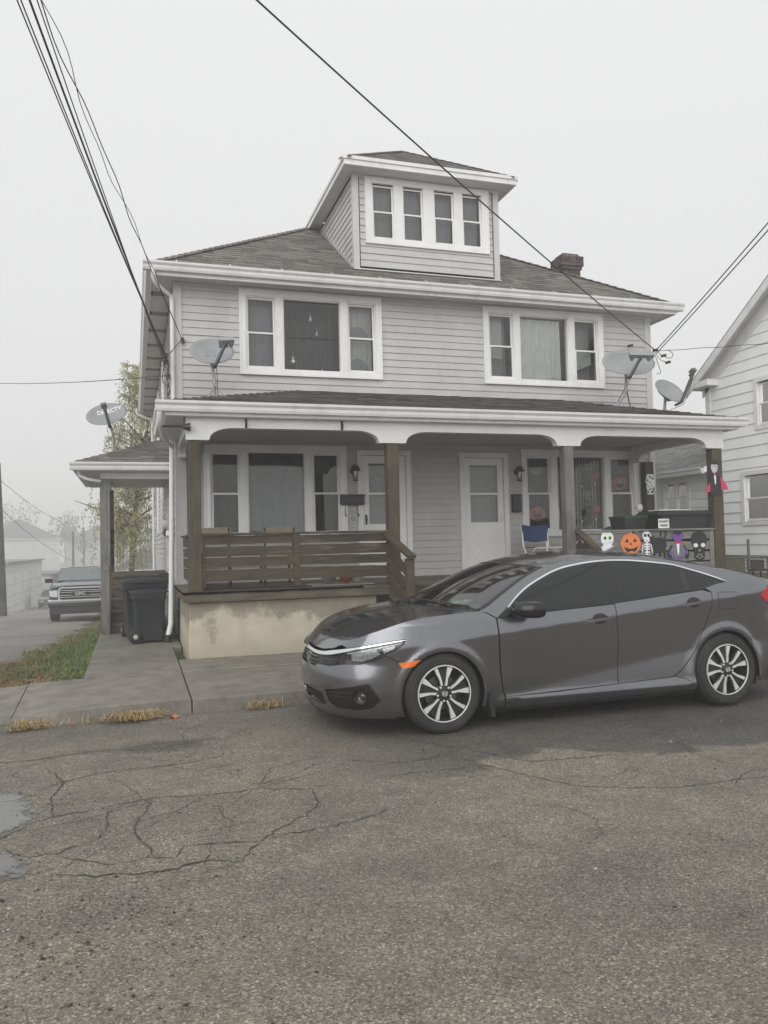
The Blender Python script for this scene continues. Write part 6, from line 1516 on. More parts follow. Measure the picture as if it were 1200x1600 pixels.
car = thing('parked_sedan', 'dark grey metallic four-door sedan parked at the kerb with bright two-tone wheels', 'car', (CARX+1.35, CARY, 0))
def carpt(p): return Vector((CARX+p[0], CARY+p[1], CARZ+p[2]))
def panel(name, poly, mat_, parent=car, off=0.0, holes=(), h=0.035, mirror=True, fn=side, label=None, edge=0.012):
    """crisp-edged body panel: outline in (u, z), filled by constrained triangulation, mapped on the surface"""
    def dens(pl):
        o_ = []
        for i in range(len(pl)):
            a, c_ = pl[i], pl[(i+1) % len(pl)]; n = max(1, int(math.ceil(math.hypot(c_[0]-a[0], c_[1]-a[1])/h)))
            for k in range(n): o_.append((a[0]+(c_[0]-a[0])*k/n, a[1]+(c_[1]-a[1])*k/n))
        return o_
    loops = [dens(poly)]+[dens(q) for q in holes]
    V = []; E_ = []; 
    for lp in loops:
        s_ = len(V); V += lp; E_ += [(s_+i, s_+(i+1) % len(lp)) for i in range(len(lp))]
    nb = len(V)
    def inside(p, pl):
        c_ = False; j = len(pl)-1
        for i in range(len(pl)):
            if (pl[i][1] > p[1]) != (pl[j][1] > p[1]) and p[0] < (pl[j][0]-pl[i][0])*(p[1]-pl[i][1])/(pl[j][1]-pl[i][1])+pl[i][0]: c_ = not c_
            j = i
        return c_
    x0, x1 = min(p[0] for p in poly), max(p[0] for p in poly); z0, z1 = min(p[1] for p in poly), max(p[1] for p in poly)
    cell = {}
    for p in V: cell.setdefault((int(p[0]//h), int(p[1]//h)), []).append(p)
    j = 0; z = z0+h*0.5
    while z < z1:
        x = x0+h*(0.5 if j % 2 else 0.0)
        while x < x1:
            p = (x, z)
            near = any((q[0]-x)**2+(q[1]-z)**2 < (0.55*h)**2 for a in (-1, 0, 1) for c_ in (-1, 0, 1) for q in cell.get((int(x//h)+a, int(z//h)+c_), ()))
            if not near and inside(p, loops[0]) and not any(inside(p, q) for q in loops[1:]): V.append(p)
            x += h
        z += h*0.87; j += 1
    Vo, Eo, Fo, *_ = delaunay_2d_cdt([Vector(p) for p in V], E_, [], 0, 1e-6)
    F_ = []
    for f in Fo:
        c_ = (sum(Vo[i].x for i in f)/len(f), sum(Vo[i].y for i in f)/len(f))
        if inside(c_, loops[0]) and not any(inside(c_, q) for q in loops[1:]): F_.append(tuple(f))
    P = []; Nn = []
    for v in Vo:
        p = Vector(fn(v.x, v.y, off)); e = 0.006
        du = Vector(fn(v.x+e, v.y, off))-Vector(fn(v.x-e, v.y, off)); dz = Vector(fn(v.x, v.y+e, off))-Vector(fn(v.x, v.y-e, off))
        n = du.cross(dz)
        if n.length < 1e-9: n = Vector((0, -1, 0))
        n.normalize(); P.append(p); Nn.append(n)
    # boundary edges get a folded-in return so that panels have an edge thickness
    cnt = {}
    for f in F_:
        for i in range(len(f)):
            a, c_ = f[i], f[(i+1) % len(f)]; cnt[(a, c_)] = 1
    bd = [(a, c_) for (a, c_) in cnt if (c_, a) not in cnt]
    res = []
    for sgn in ((1, -1) if mirror else (1,)):
        verts = [carpt((p.x, p.y*sgn, p.z)) for p in P]; norms = [Vector((n.x, n.y*sgn, n.z)) for n in Nn]
        faces = []
        for f in F_:
            a, b2, c_ = verts[f[0]], verts[f[1]], verts[f[2]]
            fn_ = (b2-a).cross(c_-a)
            faces.append(f if fn_.dot(norms[f[0]]) > 0 else f[::-1])
        nsm = len(faces); idx = {}
        if edge:
            for (a, c_) in bd:
                for q in (a, c_):
                    if q not in idx: idx[q] = len(verts); verts.append(verts[q].copy()); verts.append(verts[q]-norms[q]*edge)
            for (a, c_) in bd: faces.append((idx[a], idx[a]+1, idx[c_]+1, idx[c_]))
        me = bpy.data.meshes.new(name); me.from_pydata([tuple(v) for v in verts], [], faces)
        me.polygons.foreach_set('use_smooth', [True]*len(faces))
        ln = []
        for pi_, poly_ in enumerate(me.polygons):
            for li in poly_.loop_indices:
                vi = me.loops[li].vertex_index
                ln.append(tuple(norms[vi]) if pi_ < nsm else (0, 0, 0))
        me.normals_split_custom_set(ln)
        o_ = link(name, me, mat_, parent)
        if label: o_['label'] = label
        res.append(o_)
    return res
arcp = lambda c_, r_, a0, a1, n=28: [(c_[0]+r_*cos(radians(a0+(a1-a0)*k/n)), c_[1]+r_*sin(radians(a0+(a1-a0)*k/n))) for k in range(n+1)]
def smooth_line(pts, n=5): return catmull(pts, n)
CH_T = smooth_line([(U0, .674), (-1.46, .671), (-1.25, .655), (-1.10, .653), (-.963, .672), (-.693, .713), (-.473, .749), (-.303, .765)])
CH_B = smooth_line([(U0, .642), (-1.383, .640), (-1.213, .628), (-1.063, .629), (-.933, .644), (-.693, .697), (-.473, .736), (-.311, .760)])
HE = smooth_line([(-.873, .718), (-.653, .80), (-.45, .862), (-.253, .908), (0, .937), (.237, .951), (.33, .956)])
RE = smooth_line([(.33, .956), (.42, .99), (.60, 1.09), (.85, 1.218), (1.1, 1.305), (1.4, 1.35), (1.7, 1.366), (2.0, 1.353), (2.4, 1.297), (2.75, 1.232), (3.0, 1.175), (3.25, 1.122), (3.5, 1.085)])
DT = smooth_line([(.60, .972), (.717, 1.064), (.877, 1.154), (1.147, 1.258), (1.397, 1.304), (1.617, 1.323), (1.80, 1.324), (1.977, 1.312), (2.267, 1.277), (2.40, 1.242), (2.597, 1.178), (2.777, 1.112)])
LAMP = smooth_line([(-.81, .668), (-.693, .692), (-.473, .731), (-.322, .752)])+smooth_line([(-.345, .712), (-.40, .675), (-.493, .638), (-.60, .60), (-.683, .580), (-.81, .577)])
A_F = arcp(WF, .352, 136, -24); A_F0 = arcp(WF, .352, 205, 136)
FOG = [(-1.023, .352), (-.85, .385), (-.63, .428), (-.60, .42), (-.523, .29), (-.60, .232), (-.70, .215), (-.90, .215), (-.985, .25)]
FOGB = [(-1.005, .342), (-.85, .372), (-.635, .412), (-.545, .292), (-.61, .245), (-.70, .23), (-.89, .23), (-.965, .26)]
LGR = [(U0, .335), (-1.25, .34), (-1.06, .325), (-1.055, .225), (-1.2, .215), (U0, .215)]
SEAM = [(-.4725, .637), (-.363, .581), (-.253, .549)]
bump_poly = [(U0, .52), (-1.19, .523), (-1.15, .545), (-.963, .546), (-.815, .572), (-.683, .574), (-.60, .594), (-.493, .632)]+SEAM+[p for p in A_F0[::-1] if p[1] < .545]+[(-.352, .150), (-1.053, .160), (-1.3, .165), (U0, .165)]
panel('front_bumper', bump_poly, M_paint, holes=[FOG, LGR], h=.03)
panel('bumper_lip', [(U0, .165), (-1.3, .163), (-1.053, .158), (-.40, .148), (-.40, .132), (-1.06, .135), (U0, .14)], M_plast, off=0.012)
fend = HE+[(.40, .935), (.470, .893), (.490, .48), (.530, .25), (.545, .175), (.41, .165)]+[p for p in A_F[::-1]][1:]+[(-.247, .556), (-.363, .587), (-.466, .643), (-.49, .647), (-.395, .681), (-.34, .716), (-.31, .757)]+[(p[0], p[1]+.004) for p in CH_T[::-1] if p[0] > -.86]
panel('front_fender', fend, M_paint, h=.03)
panel('front_door', [(.483, .893), (.503, .48), (.523, .33), (.545, .252), (.57, .251), (1.60, .281), (1.611, .62), (1.588, .958), (1.2, .938), (.877, .920), (.60, .903), (.55, .885)], M_paint, h=.03)
panel('rear_door', [(1.594, .964), (1.617, .62), (1.607, .281), (2.13, .303), (2.177, .312), (2.257, .362), (2.32, .425), (2.387, .502), (2.46, .63), (2.527, .762), (2.57, .87), (2.588, .95), (2.588, 1.02), (2.50, 1.043), (2.307, 1.028), (1.9, .992)], M_paint, h=.03)
A_R = arcp(WR, .362, 196, -18)
quart = RE+[(3.75, 1.065), (U1, 1.06), (U1, .18), (3.3, .18)]+A_R[::-1]+[(2.385, .20), (2.30, .27), (2.184, .306), (2.263, .358), (2.326, .421), (2.393, .498), (2.466, .627), (2.533, .759), (2.576, .868), (2.594, .95), (2.594, 1.025), (2.54, 1.06), (2.66, 1.09), (2.79, 1.108)]+[(p[0], p[1]+.004) for p in DT[::-1]]+[(.585, .976), (.478, .897), (.41, .94)]
panel('body_side', quart, M_paint, h=.03)
panel('sill', [(.547, .246), (1.0, .253), (1.61, .276), (2.13, .297), (2.182, .302), (2.298, .265), (2.383, .197), (2.39, .175), (1.5, .162), (.55, .150)], M_paint, h=.035)
panel('sill_cover', [(.40, .16), (.56, .148), (1.5, .158), (2.39, .172), (2.39, .135), (.45, .115)], M_plast, off=-.012)
# dark body behind the gaps
panel('inner_shell', [(-.85, .66), (-.653, .78), (-.253, .888), (.2, .93), (.40, .96), (.62, 1.06), (1.1, 1.25), (1.7, 1.31), (2.4, 1.24), (3.0, 1.12), (3.6, 1.0), (3.6, .2), (3.2, .2)]+arcp(WR, .375, -18, 196)+[(2.3, .16), (.45, .14)]+arcp(WF, .365, -24, 205)+[(-.5, .17), (-.9, .2), (-1.1, .4)], M_plast, off=-.022, h=.08, edge=0)
panel('window_frame', [(.593, .908), (.877, .925), (1.2, .943), (1.6, .966), (1.9, .997), (2.307, 1.034), (2.50, 1.048), (2.66, 1.085), (2.785, 1.110)]+DT[::-1], M_plast, off=-.007, h=.04)
panel('front_window', [(.655, .985), (.74, 1.06), (.877, 1.137), (1.147, 1.240), (1.397, 1.286), (1.58, 1.304), (1.558, .985), (1.2, .962), (.877, .942), (.67, .930)], M_tint, off=-.0045, h=.04)
panel('rear_window', [(1.70, 1.306), (1.80, 1.306), (1.977, 1.295), (2.267, 1.258), (2.33, 1.23), (2.345, 1.19), (2.318, 1.055), (1.9, 1.015), (1.648, .99)], M_tint, off=-.0045, h=.04)
panel('quarter_window', [(2.405, 1.222), (2.597, 1.160), (2.69, 1.122), (2.60, 1.09), (2.478, 1.066), (2.39, 1.058)], M_tint, off=-.0045, h=.04)
panel('pillar_cover', [(1.588, 1.30), (1.69, 1.304), (1.64, .982), (1.566, .978)], M_gloss, off=-.005, h=.05)
chr_ = DT+[(2.80, 1.111), (2.66, 1.150), (2.60, 1.190), (2.40, 1.255), (2.267, 1.290)]+[(p[0], p[1]+.012) for p in DT[::-1] if p[0] < 2.2]
chr_ = [(p[0], p[1]) for p in DT]+[(2.795, 1.110), (2.72, 1.146), (2.60, 1.192)]+[(p[0]-.002, p[1]+.013) for p in DT[::-1] if p[0] < 2.5]
panel('chrome_window_trim', chr_, M_chrome, off=.003, h=.03)
panel('belt_strip', [(.56, .893), (.60, .908), (.877, .926), (1.2, .944), (1.6, .966), (1.9, .998), (2.307, 1.035), (2.50, 1.049), (2.5, 1.058), (2.307, 1.046), (1.9, 1.010), (1.6, .979), (1.2, .956), (.877, .938), (.60, .922)], M_gloss, off=.002, h=.03)
panel('mirror_triangle', [(.478, .897), (.585, .974), (.60, .968), (.66, .985), (.67, .93), (.593, .908), (.55, .889)], M_plast, off=.001, h=.04)
# front end
panel('chrome_bar', CH_T+CH_B[::-1], M_chrome, off=.012, h=.025, edge=.02)
panel('grille', [(U0, .65), (-1.1, .645), (-.80, .675), (-.80, .57), (-.96, .54), (-1.19, .52), (U0, .515)], M_gloss, off=-.03, h=.04)
for zz in (.545, .575, .605): panel('grille_bar', [(U0, zz+.008), (-1.2, zz+.008), (-.90, zz+.014+(.01 if zz > .57 else .02)), (-.90, zz+.004+(.01 if zz > .57 else .02)), (-1.2, zz-.004), (U0, zz-.004)], M_plast, off=-.012, h=.03)
panel('lower_grille', [(U0, .345), (-1.04, .34), (-1.04, .205), (U0, .20)], M_plast, off=-.05, h=.05)
for zz in (.25, .29): panel('grille_bar', [(U0, zz+.007), (-1.06, zz+.007), (-1.06, zz-.007), (U0, zz-.007)], M_plast, off=-.02, h=.04)
panel('fog_recess', [(p[0], p[1]) for p in FOG], M_plast, off=-.035, h=.04, edge=-.035)
panel('fog_surround', FOGB, M_gloss, off=-.012, h=.03, holes=[arcp((-.683, .322), .058, 0, 350, 16)])
for zz in (.30, .335): panel('fog_bar', [(-.95, zz), (-.76, zz+.01), (-.76, zz+.02), (-.95, zz+.01)], M_plast, off=-.006, h=.03)
panel('headlight_bowl', LAMP, M_alloyd, off=-.028, h=.03)
M_lampr = mat('lamp_reflector', (0.6, 0.61, 0.62), 0.3, 0.4, 55, metal=0.3)
panel('headlight_reflector', [(-.77, .655), (-.66, .675), (-.56, .69), (-.52, .655), (-.60, .618), (-.68, .595), (-.77, .60)], M_lampr, off=-.02, h=.02)
panel('headlight_reflector', [(-.50, .70), (-.40, .722), (-.40, .70), (-.49, .66)], M_lampr, off=-.016, h=.02)
panel('headlight_lens', LAMP, M_clear, off=.002, h=.03)
panel('headlight_trim', [(-.80, .66), (-.47, .722), (-.34, .742), (-.345, .735), (-.47, .712), (-.80, .650)], M_lampr, off=-.008, h=.03)
panel('side_marker', [(-.378, .582), (-.343, .541), (-.253, .553), (-.193, .602), (-.26, .597)], M_amber, off=.004, h=.03)
panel('tail_light', [(3.30, 1.06), (3.155, .965), (3.28, .885), (3.8, .87), (3.95, .93), (3.95, 1.045)], M_red, off=.006, h=.04)
panel('fuel_door', [(2.66, 1.005), (2.665, .88), (2.685, .862), (2.86, .872), (2.875, .89), (2.87, 1.0), (2.86, 1.012), (2.68, 1.016)], M_paint, off=.0025, h=.03, mirror=False, edge=.006)
panel('fuel_door_gap', [(2.655, 1.007), (2.66, .878), (2.683, .857), (2.862, .867), (2.88, .888), (2.875, 1.002), (2.863, 1.017), (2.678, 1.021)], M_plast, off=.0006, h=.03, mirror=False, edge=0)
# upper sheets: hood, windscreen, roof, rear window, boot
def E_at(line, t):
    """point at fraction t along an edge line"""
    Ls = [0]
    for a, c_ in zip(line[:-1], line[1:]): Ls.append(Ls[-1]+math.hypot(c_[0]-a[0], c_[1]-a[1]))
    d = t*Ls[-1]
    for i in range(len(Ls)-1):
        if d <= Ls[i+1]+1e-9:
            k = (d-Ls[i])/max(1e-9, Ls[i+1]-Ls[i]); a, c_ = line[i], line[i+1]; return side(a[0]+(c_[0]-a[0])*k, a[1]+(c_[1]-a[1])*k)
    return side(*line[-1])
def coons(name, mat_, edge_line, Ff, Bf, n=24, m_=22, off=0.0, shrink=0.0, t0=0.0, t1=1.0, s0=-1.0, s1=1.0, bulge=0.0, parent=car, thick=0.01):
    F0, F1, B0, B1 = Vector(Ff(-1)), Vector(Ff(1)), Vector(Bf(-1)), Vector(Bf(1))
    def S(tau, s):
        e = Vector(E_at(edge_line, tau)); er = Vector((e.x, -e.y, e.z)); q = (s+1)/2
        p = Vector(Ff(s))*(1-tau)+Vector(Bf(s))*tau + e*(1-q)+er*q - (F0*(1-tau)*(1-q)+F1*(1-tau)*q+B0*tau*(1-q)+B1*tau*q)
        p.z += bulge*4*tau*(1-tau)*(1-s*s)
        return p
    V = []; 
    for j in range(m_+1):
        for i in range(n+1):
            V.append(S(t0+(t1-t0)*j/m_, (s0+(s1-s0)*i/n)*(1-shrink)))
    F_ = [(j*(n+1)+i, (j+1)*(n+1)+i, (j+1)*(n+1)+i+1, j*(n+1)+i+1) for j in range(m_) for i in range(n)]
    # orient up
    a, b2, c_ = V[F_[0][0]], V[F_[0][1]], V[F_[0][2]]
    if (b2-a).cross(c_-a).z < 0: F_ = [f[::-1] for f in F_]
    # vertex normals for offset
    me = bpy.data.meshes.new(name); me.from_pydata([tuple(carpt(v)) for v in V], [], F_)
    if off:
        me.update(); nn = [v.normal.copy() for v in me.vertices]
        for v, q in zip(me.vertices, nn): v.co += q*off
    me.polygons.foreach_set('use_smooth', [True]*len(F_)); me.update()
    return link(name, me, mat_, parent)
eHE = Vector(side(*HE[-1])); yb_ = eHE.y
def hood_front(s):
    a = abs(s); u = -.873+(U0+.873)*(1-a)
    z = lin([(U0, .688), (-1.25, .672), (-1.10, .670), (-.963, .688), (-.873, .718)], u); p = side(u, z); return (p[0], p[1]*(1 if s < 0 else -1), p[2]) if a > 1e-9 else (p[0], 0, p[2])
cowl = lambda s: (-.03+(eHE.x+.03)*s*s, -yb_*s*1.0, .972+(eHE.z-.972)*s*s)
coons('hood', M_paint, HE, hood_front, cowl, n=32, m_=26, shrink=.004, t1=.985)
i_h = min(range(len(RE)), key=lambda i: abs(RE[i][0]-1.03)); AP = RE[:i_h+1]; RF = RE[i_h:]
eA = Vector(side(*AP[-1])); 
header = lambda s: (.87+(eA.x-.87)*s*s, -eA.y*s, 1.332+(eA.z-1.332)*s*s)
coons('windscreen', M_wsh, AP, cowl, header, n=24, m_=16, shrink=.03, t0=.06, t1=.97)
coons('cowl_panel', M_plast, AP, cowl, header, n=24, m_=3, shrink=.02, t0=-0.0, t1=.075, off=-.004)
coons('windscreen_frame', M_plast, AP, cowl, header, n=2, m_=16, s0=-1.0, s1=-.955, t0=.04, t1=.99, off=.003)
coons('windscreen_frame', M_plast, AP, cowl, header, n=2, m_=16, s0=.955, s1=1.0, t0=.04, t1=.99, off=.003)
coons('windscreen_frame', M_plast, AP, cowl, header, n=24, m_=2, t0=.955, t1=.995, off=.002)
i_r = min(range(len(RF)), key=lambda i: abs(RF[i][0]-2.35)); RM = RF[:i_r+1]; RB_ = RF[i_r:]
eR = Vector(side(*RM[-1]))
rhead = lambda s: (2.30+(eR.x-2.30)*s*s, -eR.y*s, 1.378+(eR.z-1.378)*s*s)
coons('roof', M_paint, RM, header, rhead, n=24, m_=20, t0=.0)
i_d = min(range(len(RB_)), key=lambda i: abs(RB_[i][0]-3.12)); RG = RB_[:i_d+1]; RD = RB_[i_d:]
eD = Vector(side(*RG[-1])); deckf = lambda s: (3.12+(eD.x-3.12)*s*s, -eD.y*s, 1.222+(eD.z-1.222)*s*s)
coons('rear_screen', M_tint, RG, rhead, deckf, n=20, m_=10)
eT = Vector(side(*RD[-1])); tailf = lambda s: (3.60+(eT.x-3.60)*s*s, -eT.y*s, 1.125+(eT.z-1.125)*s*s)
coons('boot_lid', M_paint, RD, deckf, tailf, n=20, m_=8)
bb = MB(); n_ = 20
for j, (zz, ins) in enumerate(((1.12, .0), (1.08, -.02), (.9, .0), (.6, -.02), (.3, 0), (.18, .1))):
    for i in range(n_+1):
        s = -1+2*i/n_; p = Vector(tailf(s)); bb.v.append(tuple(carpt((p.x+.04-ins-.06*(s*s), p.y, zz if j else p.z))))
for j in range(5):
    for i in range(n_): bb.f.append((j*(n_+1)+i, j*(n_+1)+i+1, (j+1)*(n_+1)+i+1, (j+1)*(n_+1)+i))
bb.build('rear_bumper', M_paint, car, smooth=True, recalc=False)
# floor, wheel housings, cabin
bb = MB(); C_ = carpt
def cbox(bb, x0, x1, y0, y1, z0, z1): bb.box(CARX+x0, CARX+x1, CARY+y0, CARY+y1, z0, z1)
cbox(bb, .42, 2.3, -.80, .80, .15, .22); cbox(bb, -.80, -.40, -.5, .5, .17, .5); cbox(bb, 3.1, 3.5, -.7, .7, .2, .6); cbox(bb, -.4, .42, -.5, .5, .2, .6); cbox(bb, 2.3, 3.1, -.5, .5, .2, .6); bb.build('underbody', M_plast, car)
for (wx, wz) in (WF, WR):
    for sg in (-1, 1):
        bb = MB(); n_ = 24
        for yy in (.845, .5):
            for k in range(n_+1): a = radians(-25+230*k/n_); bb.v.append(tuple(C_((wx+.358*cos(a), sg*yy, wz+.358*sin(a)))))
        for k in range(n_): bb.f.append((k, k+1, n_+2+k, n_+1+k))
        c0 = len(bb.v); bb.v.append(tuple(C_((wx, sg*.5, wz)))); 
        for k in range(n_): bb.f.append((n_+1+k, n_+2+k, c0))
        bb.build('wheel_housing', M_plast, car, recalc=False)
bb = MB(); cbox(bb, .30, .75, -.70, .70, .70, .90); bb.prism([(.05, .90), (.62, .955), (.75, .90), (.3, .7)], C_((0, -.70, 0)), (1,0,0), (0,0,1), (0, 1.4, 0)); bb.build('dashboard', M_dash, car)
bb = MB(); bb.lathe([(.175+.014*cos(a), .014*sin(a)) for a in [2*pi*k/8 for k in range(8)]], (0,0,0), 'x', 24, closed=True)
bb.v = [tuple(C_((.88+x*.9+z*.4, -.36+y, .90+z*.92))) for x, y, z in bb.v]; bb.build('steering_wheel', M_dash, car, smooth=True)
for sg in (-1, 1):
    bb = MB(); bb.bbox(CARX+1.05, CARX+1.55, CARY+sg*.36-.25, CARY+sg*.36+.25, .35, .52, .05); 
    bb.obox(C_((1.60, sg*.36, .80)), (.09, 0, .03), (0, .24, 0), (-.11, 0, .33)); bb.obox(C_((1.77, sg*.36, 1.16)), (.05, 0, .01), (0, .12, 0), (-.02, 0, .09)); bb.build('seat', M_seat, car)
bb = MB(); bb.obox(C_((2.45, 0, .78)), (.1, 0, .03), (0, .62, 0), (-.12, 0, .3)); cbox(bb, 2.0, 2.45, -.62, .62, .35, .5); bb.build('rear_seat', M_seat, car)
bb = MB(); bb.obox(C_((.98, 0, 1.235)), (.012, 0, 0), (0, .12, 0), (0.004, 0, .03)); bb.build('inner_mirror', M_dash, car)
# wipers
for (y0, y1, x0, x1) in ((-.62, -.02, .22, .16), (-.02, .52, .07, .22)):
    def on_ws(t, s): return Vector(cowl(s))*(1-t)+Vector(header(s))*t
    bb = MB(); p0, p1 = on_ws(.045, y0/.80), on_ws(.10, y1/.80); bb.tube([C_(p0+Vector((0, 0, .022))), C_((p0+p1)/2+Vector((-.005, 0, .026))), C_(p1+Vector((0, 0, .02)))], .008, 6); bb.build('wiper', M_plast, car)
# inspection stickers inside the windscreen
M_teal = mat('sticker_teal', (0.12, 0.42, 0.38), 0.6, 0.1, 60)
for (sa, sb, t) in ((-.78, -.70, .20), (-.69, -.61, .165)):
    def wsp(tau, s):
        e = Vector(E_at(AP, tau)); q = (s+1)/2; er = Vector((e.x, -e.y, e.z)); F0, F1, B0, B1 = map(Vector, (cowl(-1), cowl(1), header(-1), header(1)))
        return Vector(cowl(s))*(1-tau)+Vector(header(s))*tau+e*(1-q)+er*q-(F0*(1-tau)*(1-q)+F1*(1-tau)*q+B0*tau*(1-q)+B1*tau*q)
    Q = [wsp(t-.05, sa), wsp(t-.05, sb), wsp(t+.035, sb), wsp(t+.035, sa)]; nrm = (Q[1]-Q[0]).cross(Q[3]-Q[0]).normalized(); nrm = nrm if nrm.z > 0 else -nrm
    bb = MB(); bb.add([C_(q-nrm*.004) for q in Q], [(0,1,2,3)]); so = bb.build('sticker', M_teal, car, recalc=False)
    text_mesh('7 24' if sa > -.75 else '20', .038, M_sticker if False else mat('sticker_ink', (0.6, 0.75, 0.7), 0.6), so, C_((Q[0]+Q[2])/2-nrm*.002), (Q[1]-Q[0]), (Q[3]-Q[0]), depth=.0004, name='sticker_print')
# roof fin
bb = MB(); bb.prism([(0, 0), (.17, .0), (.15, .045), (.12, .055)], C_((2.08, -.02, 1.398)), (1,0,0), (0,0,1), (0, .04, 0)); bb.build('antenna_fin', M_paint, car)
# door handles with their recesses
def on_side(u, z, off=0.0): return C_(side(u, z, off))
for (u0, u1, z0, z1) in ((1.297, 1.567, .83, .845), (2.257, 2.527, .92, .945)):
    um, zm = (u0+u1)/2, (z0+z1)/2
    panel('handle_recess', ell(um-.0, zm+.008, .075, .045, 20), M_plast, off=.0008, h=.02, mirror=False, edge=0)
    bb = MB(); sl = (z1-z0)/(u1-u0)
    for k in range(9):
        t = k/8; u = u0+(u1-u0)*t; z = z0+(z1-z0)*t; bow = .004+.038*(1-(2*t-1)**4); hh = .0135*(1-.35*abs(2*t-1)**3)
        a = on_side(u, z, bow); q = on_side(u, z, bow-.016)
        bb.v += [tuple(a+Vector((0, 0, -hh*.8))), tuple(a+Vector((0, 0, hh*.5))), tuple(q+Vector((0, 0, hh))), tuple(q+Vector((0, 0, -hh)))]
    for k in range(8):
        for q in range(4): bb.f.append((4*k+q, 4*k+4+q, 4*k+4+(q+1) % 4, 4*k+(q+1) % 4))
    bb.f += [(0,1,2,3), (32,35,34,33)]; bb.build('door_handle', M_paint, car, smooth=50)
# wing mirror
for sg in (-1, 1):
    mo = MB(); n_ = 16; prof = [(-.0, .03), (.02, .58), (.06, .82), (.12, .97), (.18, 1.0), (.215, .97), (.22, .9)]
    for (dx, k) in prof:
        for i in range(n_):
            a = 2*pi*i/n_; ca, sa = cos(a), sin(a); e_ = lambda v, p: math.copysign(abs(v)**p, v)
            yy = -.125*k*e_(ca, .6); zz = .072*k*e_(sa, .7)
            mo.v.append(tuple(C_((.60+dx-.12*(-yy)*1.0-.03, sg*(.985)+yy*1.0*sg*-1*-1, .965+zz+.0))))
    for j in range(len(prof)-1):
        for i in range(n_): mo.f.append((j*n_+i, j*n_+(i+1) % n_, (j+1)*n_+(i+1) % n_, (j+1)*n_+i))
    mo.f.append(tuple(range(n_))); mo.build('wing_mirror', M_gloss, car, smooth=50)
    gl = MB(); gl.add([C_((.60+.217-.03, sg*(.985)+.11*cos(2*pi*i/n_), .965+.062*sin(2*pi*i/n_))) for i in range(n_)], [tuple(range(n_))]); gl.build('mirror_glass', M_chrome, car)
    st = MB(); st.bar(C_((.70, sg*.86, .905)), C_((.70, sg*.97, .915)), .09, .03); st.build('mirror_stalk', M_plast, car)
# fog lamp, emblem
fp = on_side(-.683, .322, -.02); fn_ = (on_side(-.683, .322, .1)-on_side(-.683, .322, 0)).normalized()
def disc_on(p, nrm, prof, mat_, name, n=20):
    nrm = Vector(nrm).normalized(); ax = Vector((0,0,1)).cross(nrm).normalized(); ay = nrm.cross(ax); bb = MB()
    for (r_, h_) in prof:
        for k in range(n): a = 2*pi*k/n; bb.v.append(tuple(p+ax*r_*cos(a)+ay*r_*sin(a)+nrm*h_))
    for j in range(len(prof)-1):
        for k in range(n): bb.f.append((j*n+k, j*n+(k+1) % n, (j+1)*n+(k+1) % n, (j+1)*n+k))
    return bb.build(name, mat_, car, smooth=40)
disc_on(fp, fn_, [(.055, .015), (.050, .0), (.046, -.015)], M_plast, 'fog_lamp_ring'); disc_on(fp, fn_, [(.046, -.012), (.03, -.003), (.001, .0)], M_clear, 'fog_lamp_lens'); disc_on(fp, fn_, [(.046, -.03), (.02, -.04), (.001, -.04)], M_chrome, 'fog_lamp_bowl')
def h_badge(o_, ax, ay, s, mat_, parent, dep=.004):
    """rounded frame with a tapering H inside"""
    o_, ax, ay = Vector(o_), Vector(ax).normalized(), Vector(ay).normalized(); nz = ax.cross(ay)
    bb = MB(); n = 32
    def rr(f): 
        pts = []
        for k in range(n):
            a = 2*pi*k/n; e_ = lambda v: math.copysign(abs(v)**.55, v); x, y = e_(cos(a))*s*.55*f, e_(sin(a))*s*.45*f
            pts.append((x*(1+.10*(y/s)), y))
        return pts
    A, B = rr(1.0), rr(.86)
    for d in (0, dep): bb.v += [tuple(o_+ax*x+ay*y+nz*d) for x, y in A]+[tuple(o_+ax*x+ay*y+nz*d) for x, y in B]
    for k in range(n):
        q = (k+1) % n; bb.f += [(2*n+k, 2*n+q, 3*n+q, 3*n+k), (k, q, 2*n+q, 2*n+k), (n+k, n+q, 3*n+q, 3*n+k)]
    for sg in (-1, 1): bb.prism([(sg*.36, .36), (sg*.22, .36), (sg*.15, -.36), (sg*.27, -.36)], o_, ax*s, ay*s, nz*dep)
    bb.prism([(-.19, .06), (.19, .06), (.18, -.07), (-.18, -.07)], o_, ax*s, ay*s, nz*dep*.9)
    return bb.build('badge', mat_, parent)
bp_ = on_side(-1.34, .580, .008); bnx = (on_side(-1.34, .58, .1)-on_side(-1.34, .58, 0)).normalized(); bax = Vector((0,0,1)).cross(bnx).normalized()
h_badge(bp_, bax, bnx.cross(bax), .125, M_chrome, car)
# splash guard behind the front wheel
for sg in (-1, 1):
    bb = MB(); bb.prism([(.385, .30), (.43, .24), (.435, .10), (.405, .10), (.385, .2)], C_((0, sg*.885, 0)), (1,0,0), (0,0,1), (0, -sg*.13, 0)); bb.build('splash_guard', M_plast, car)

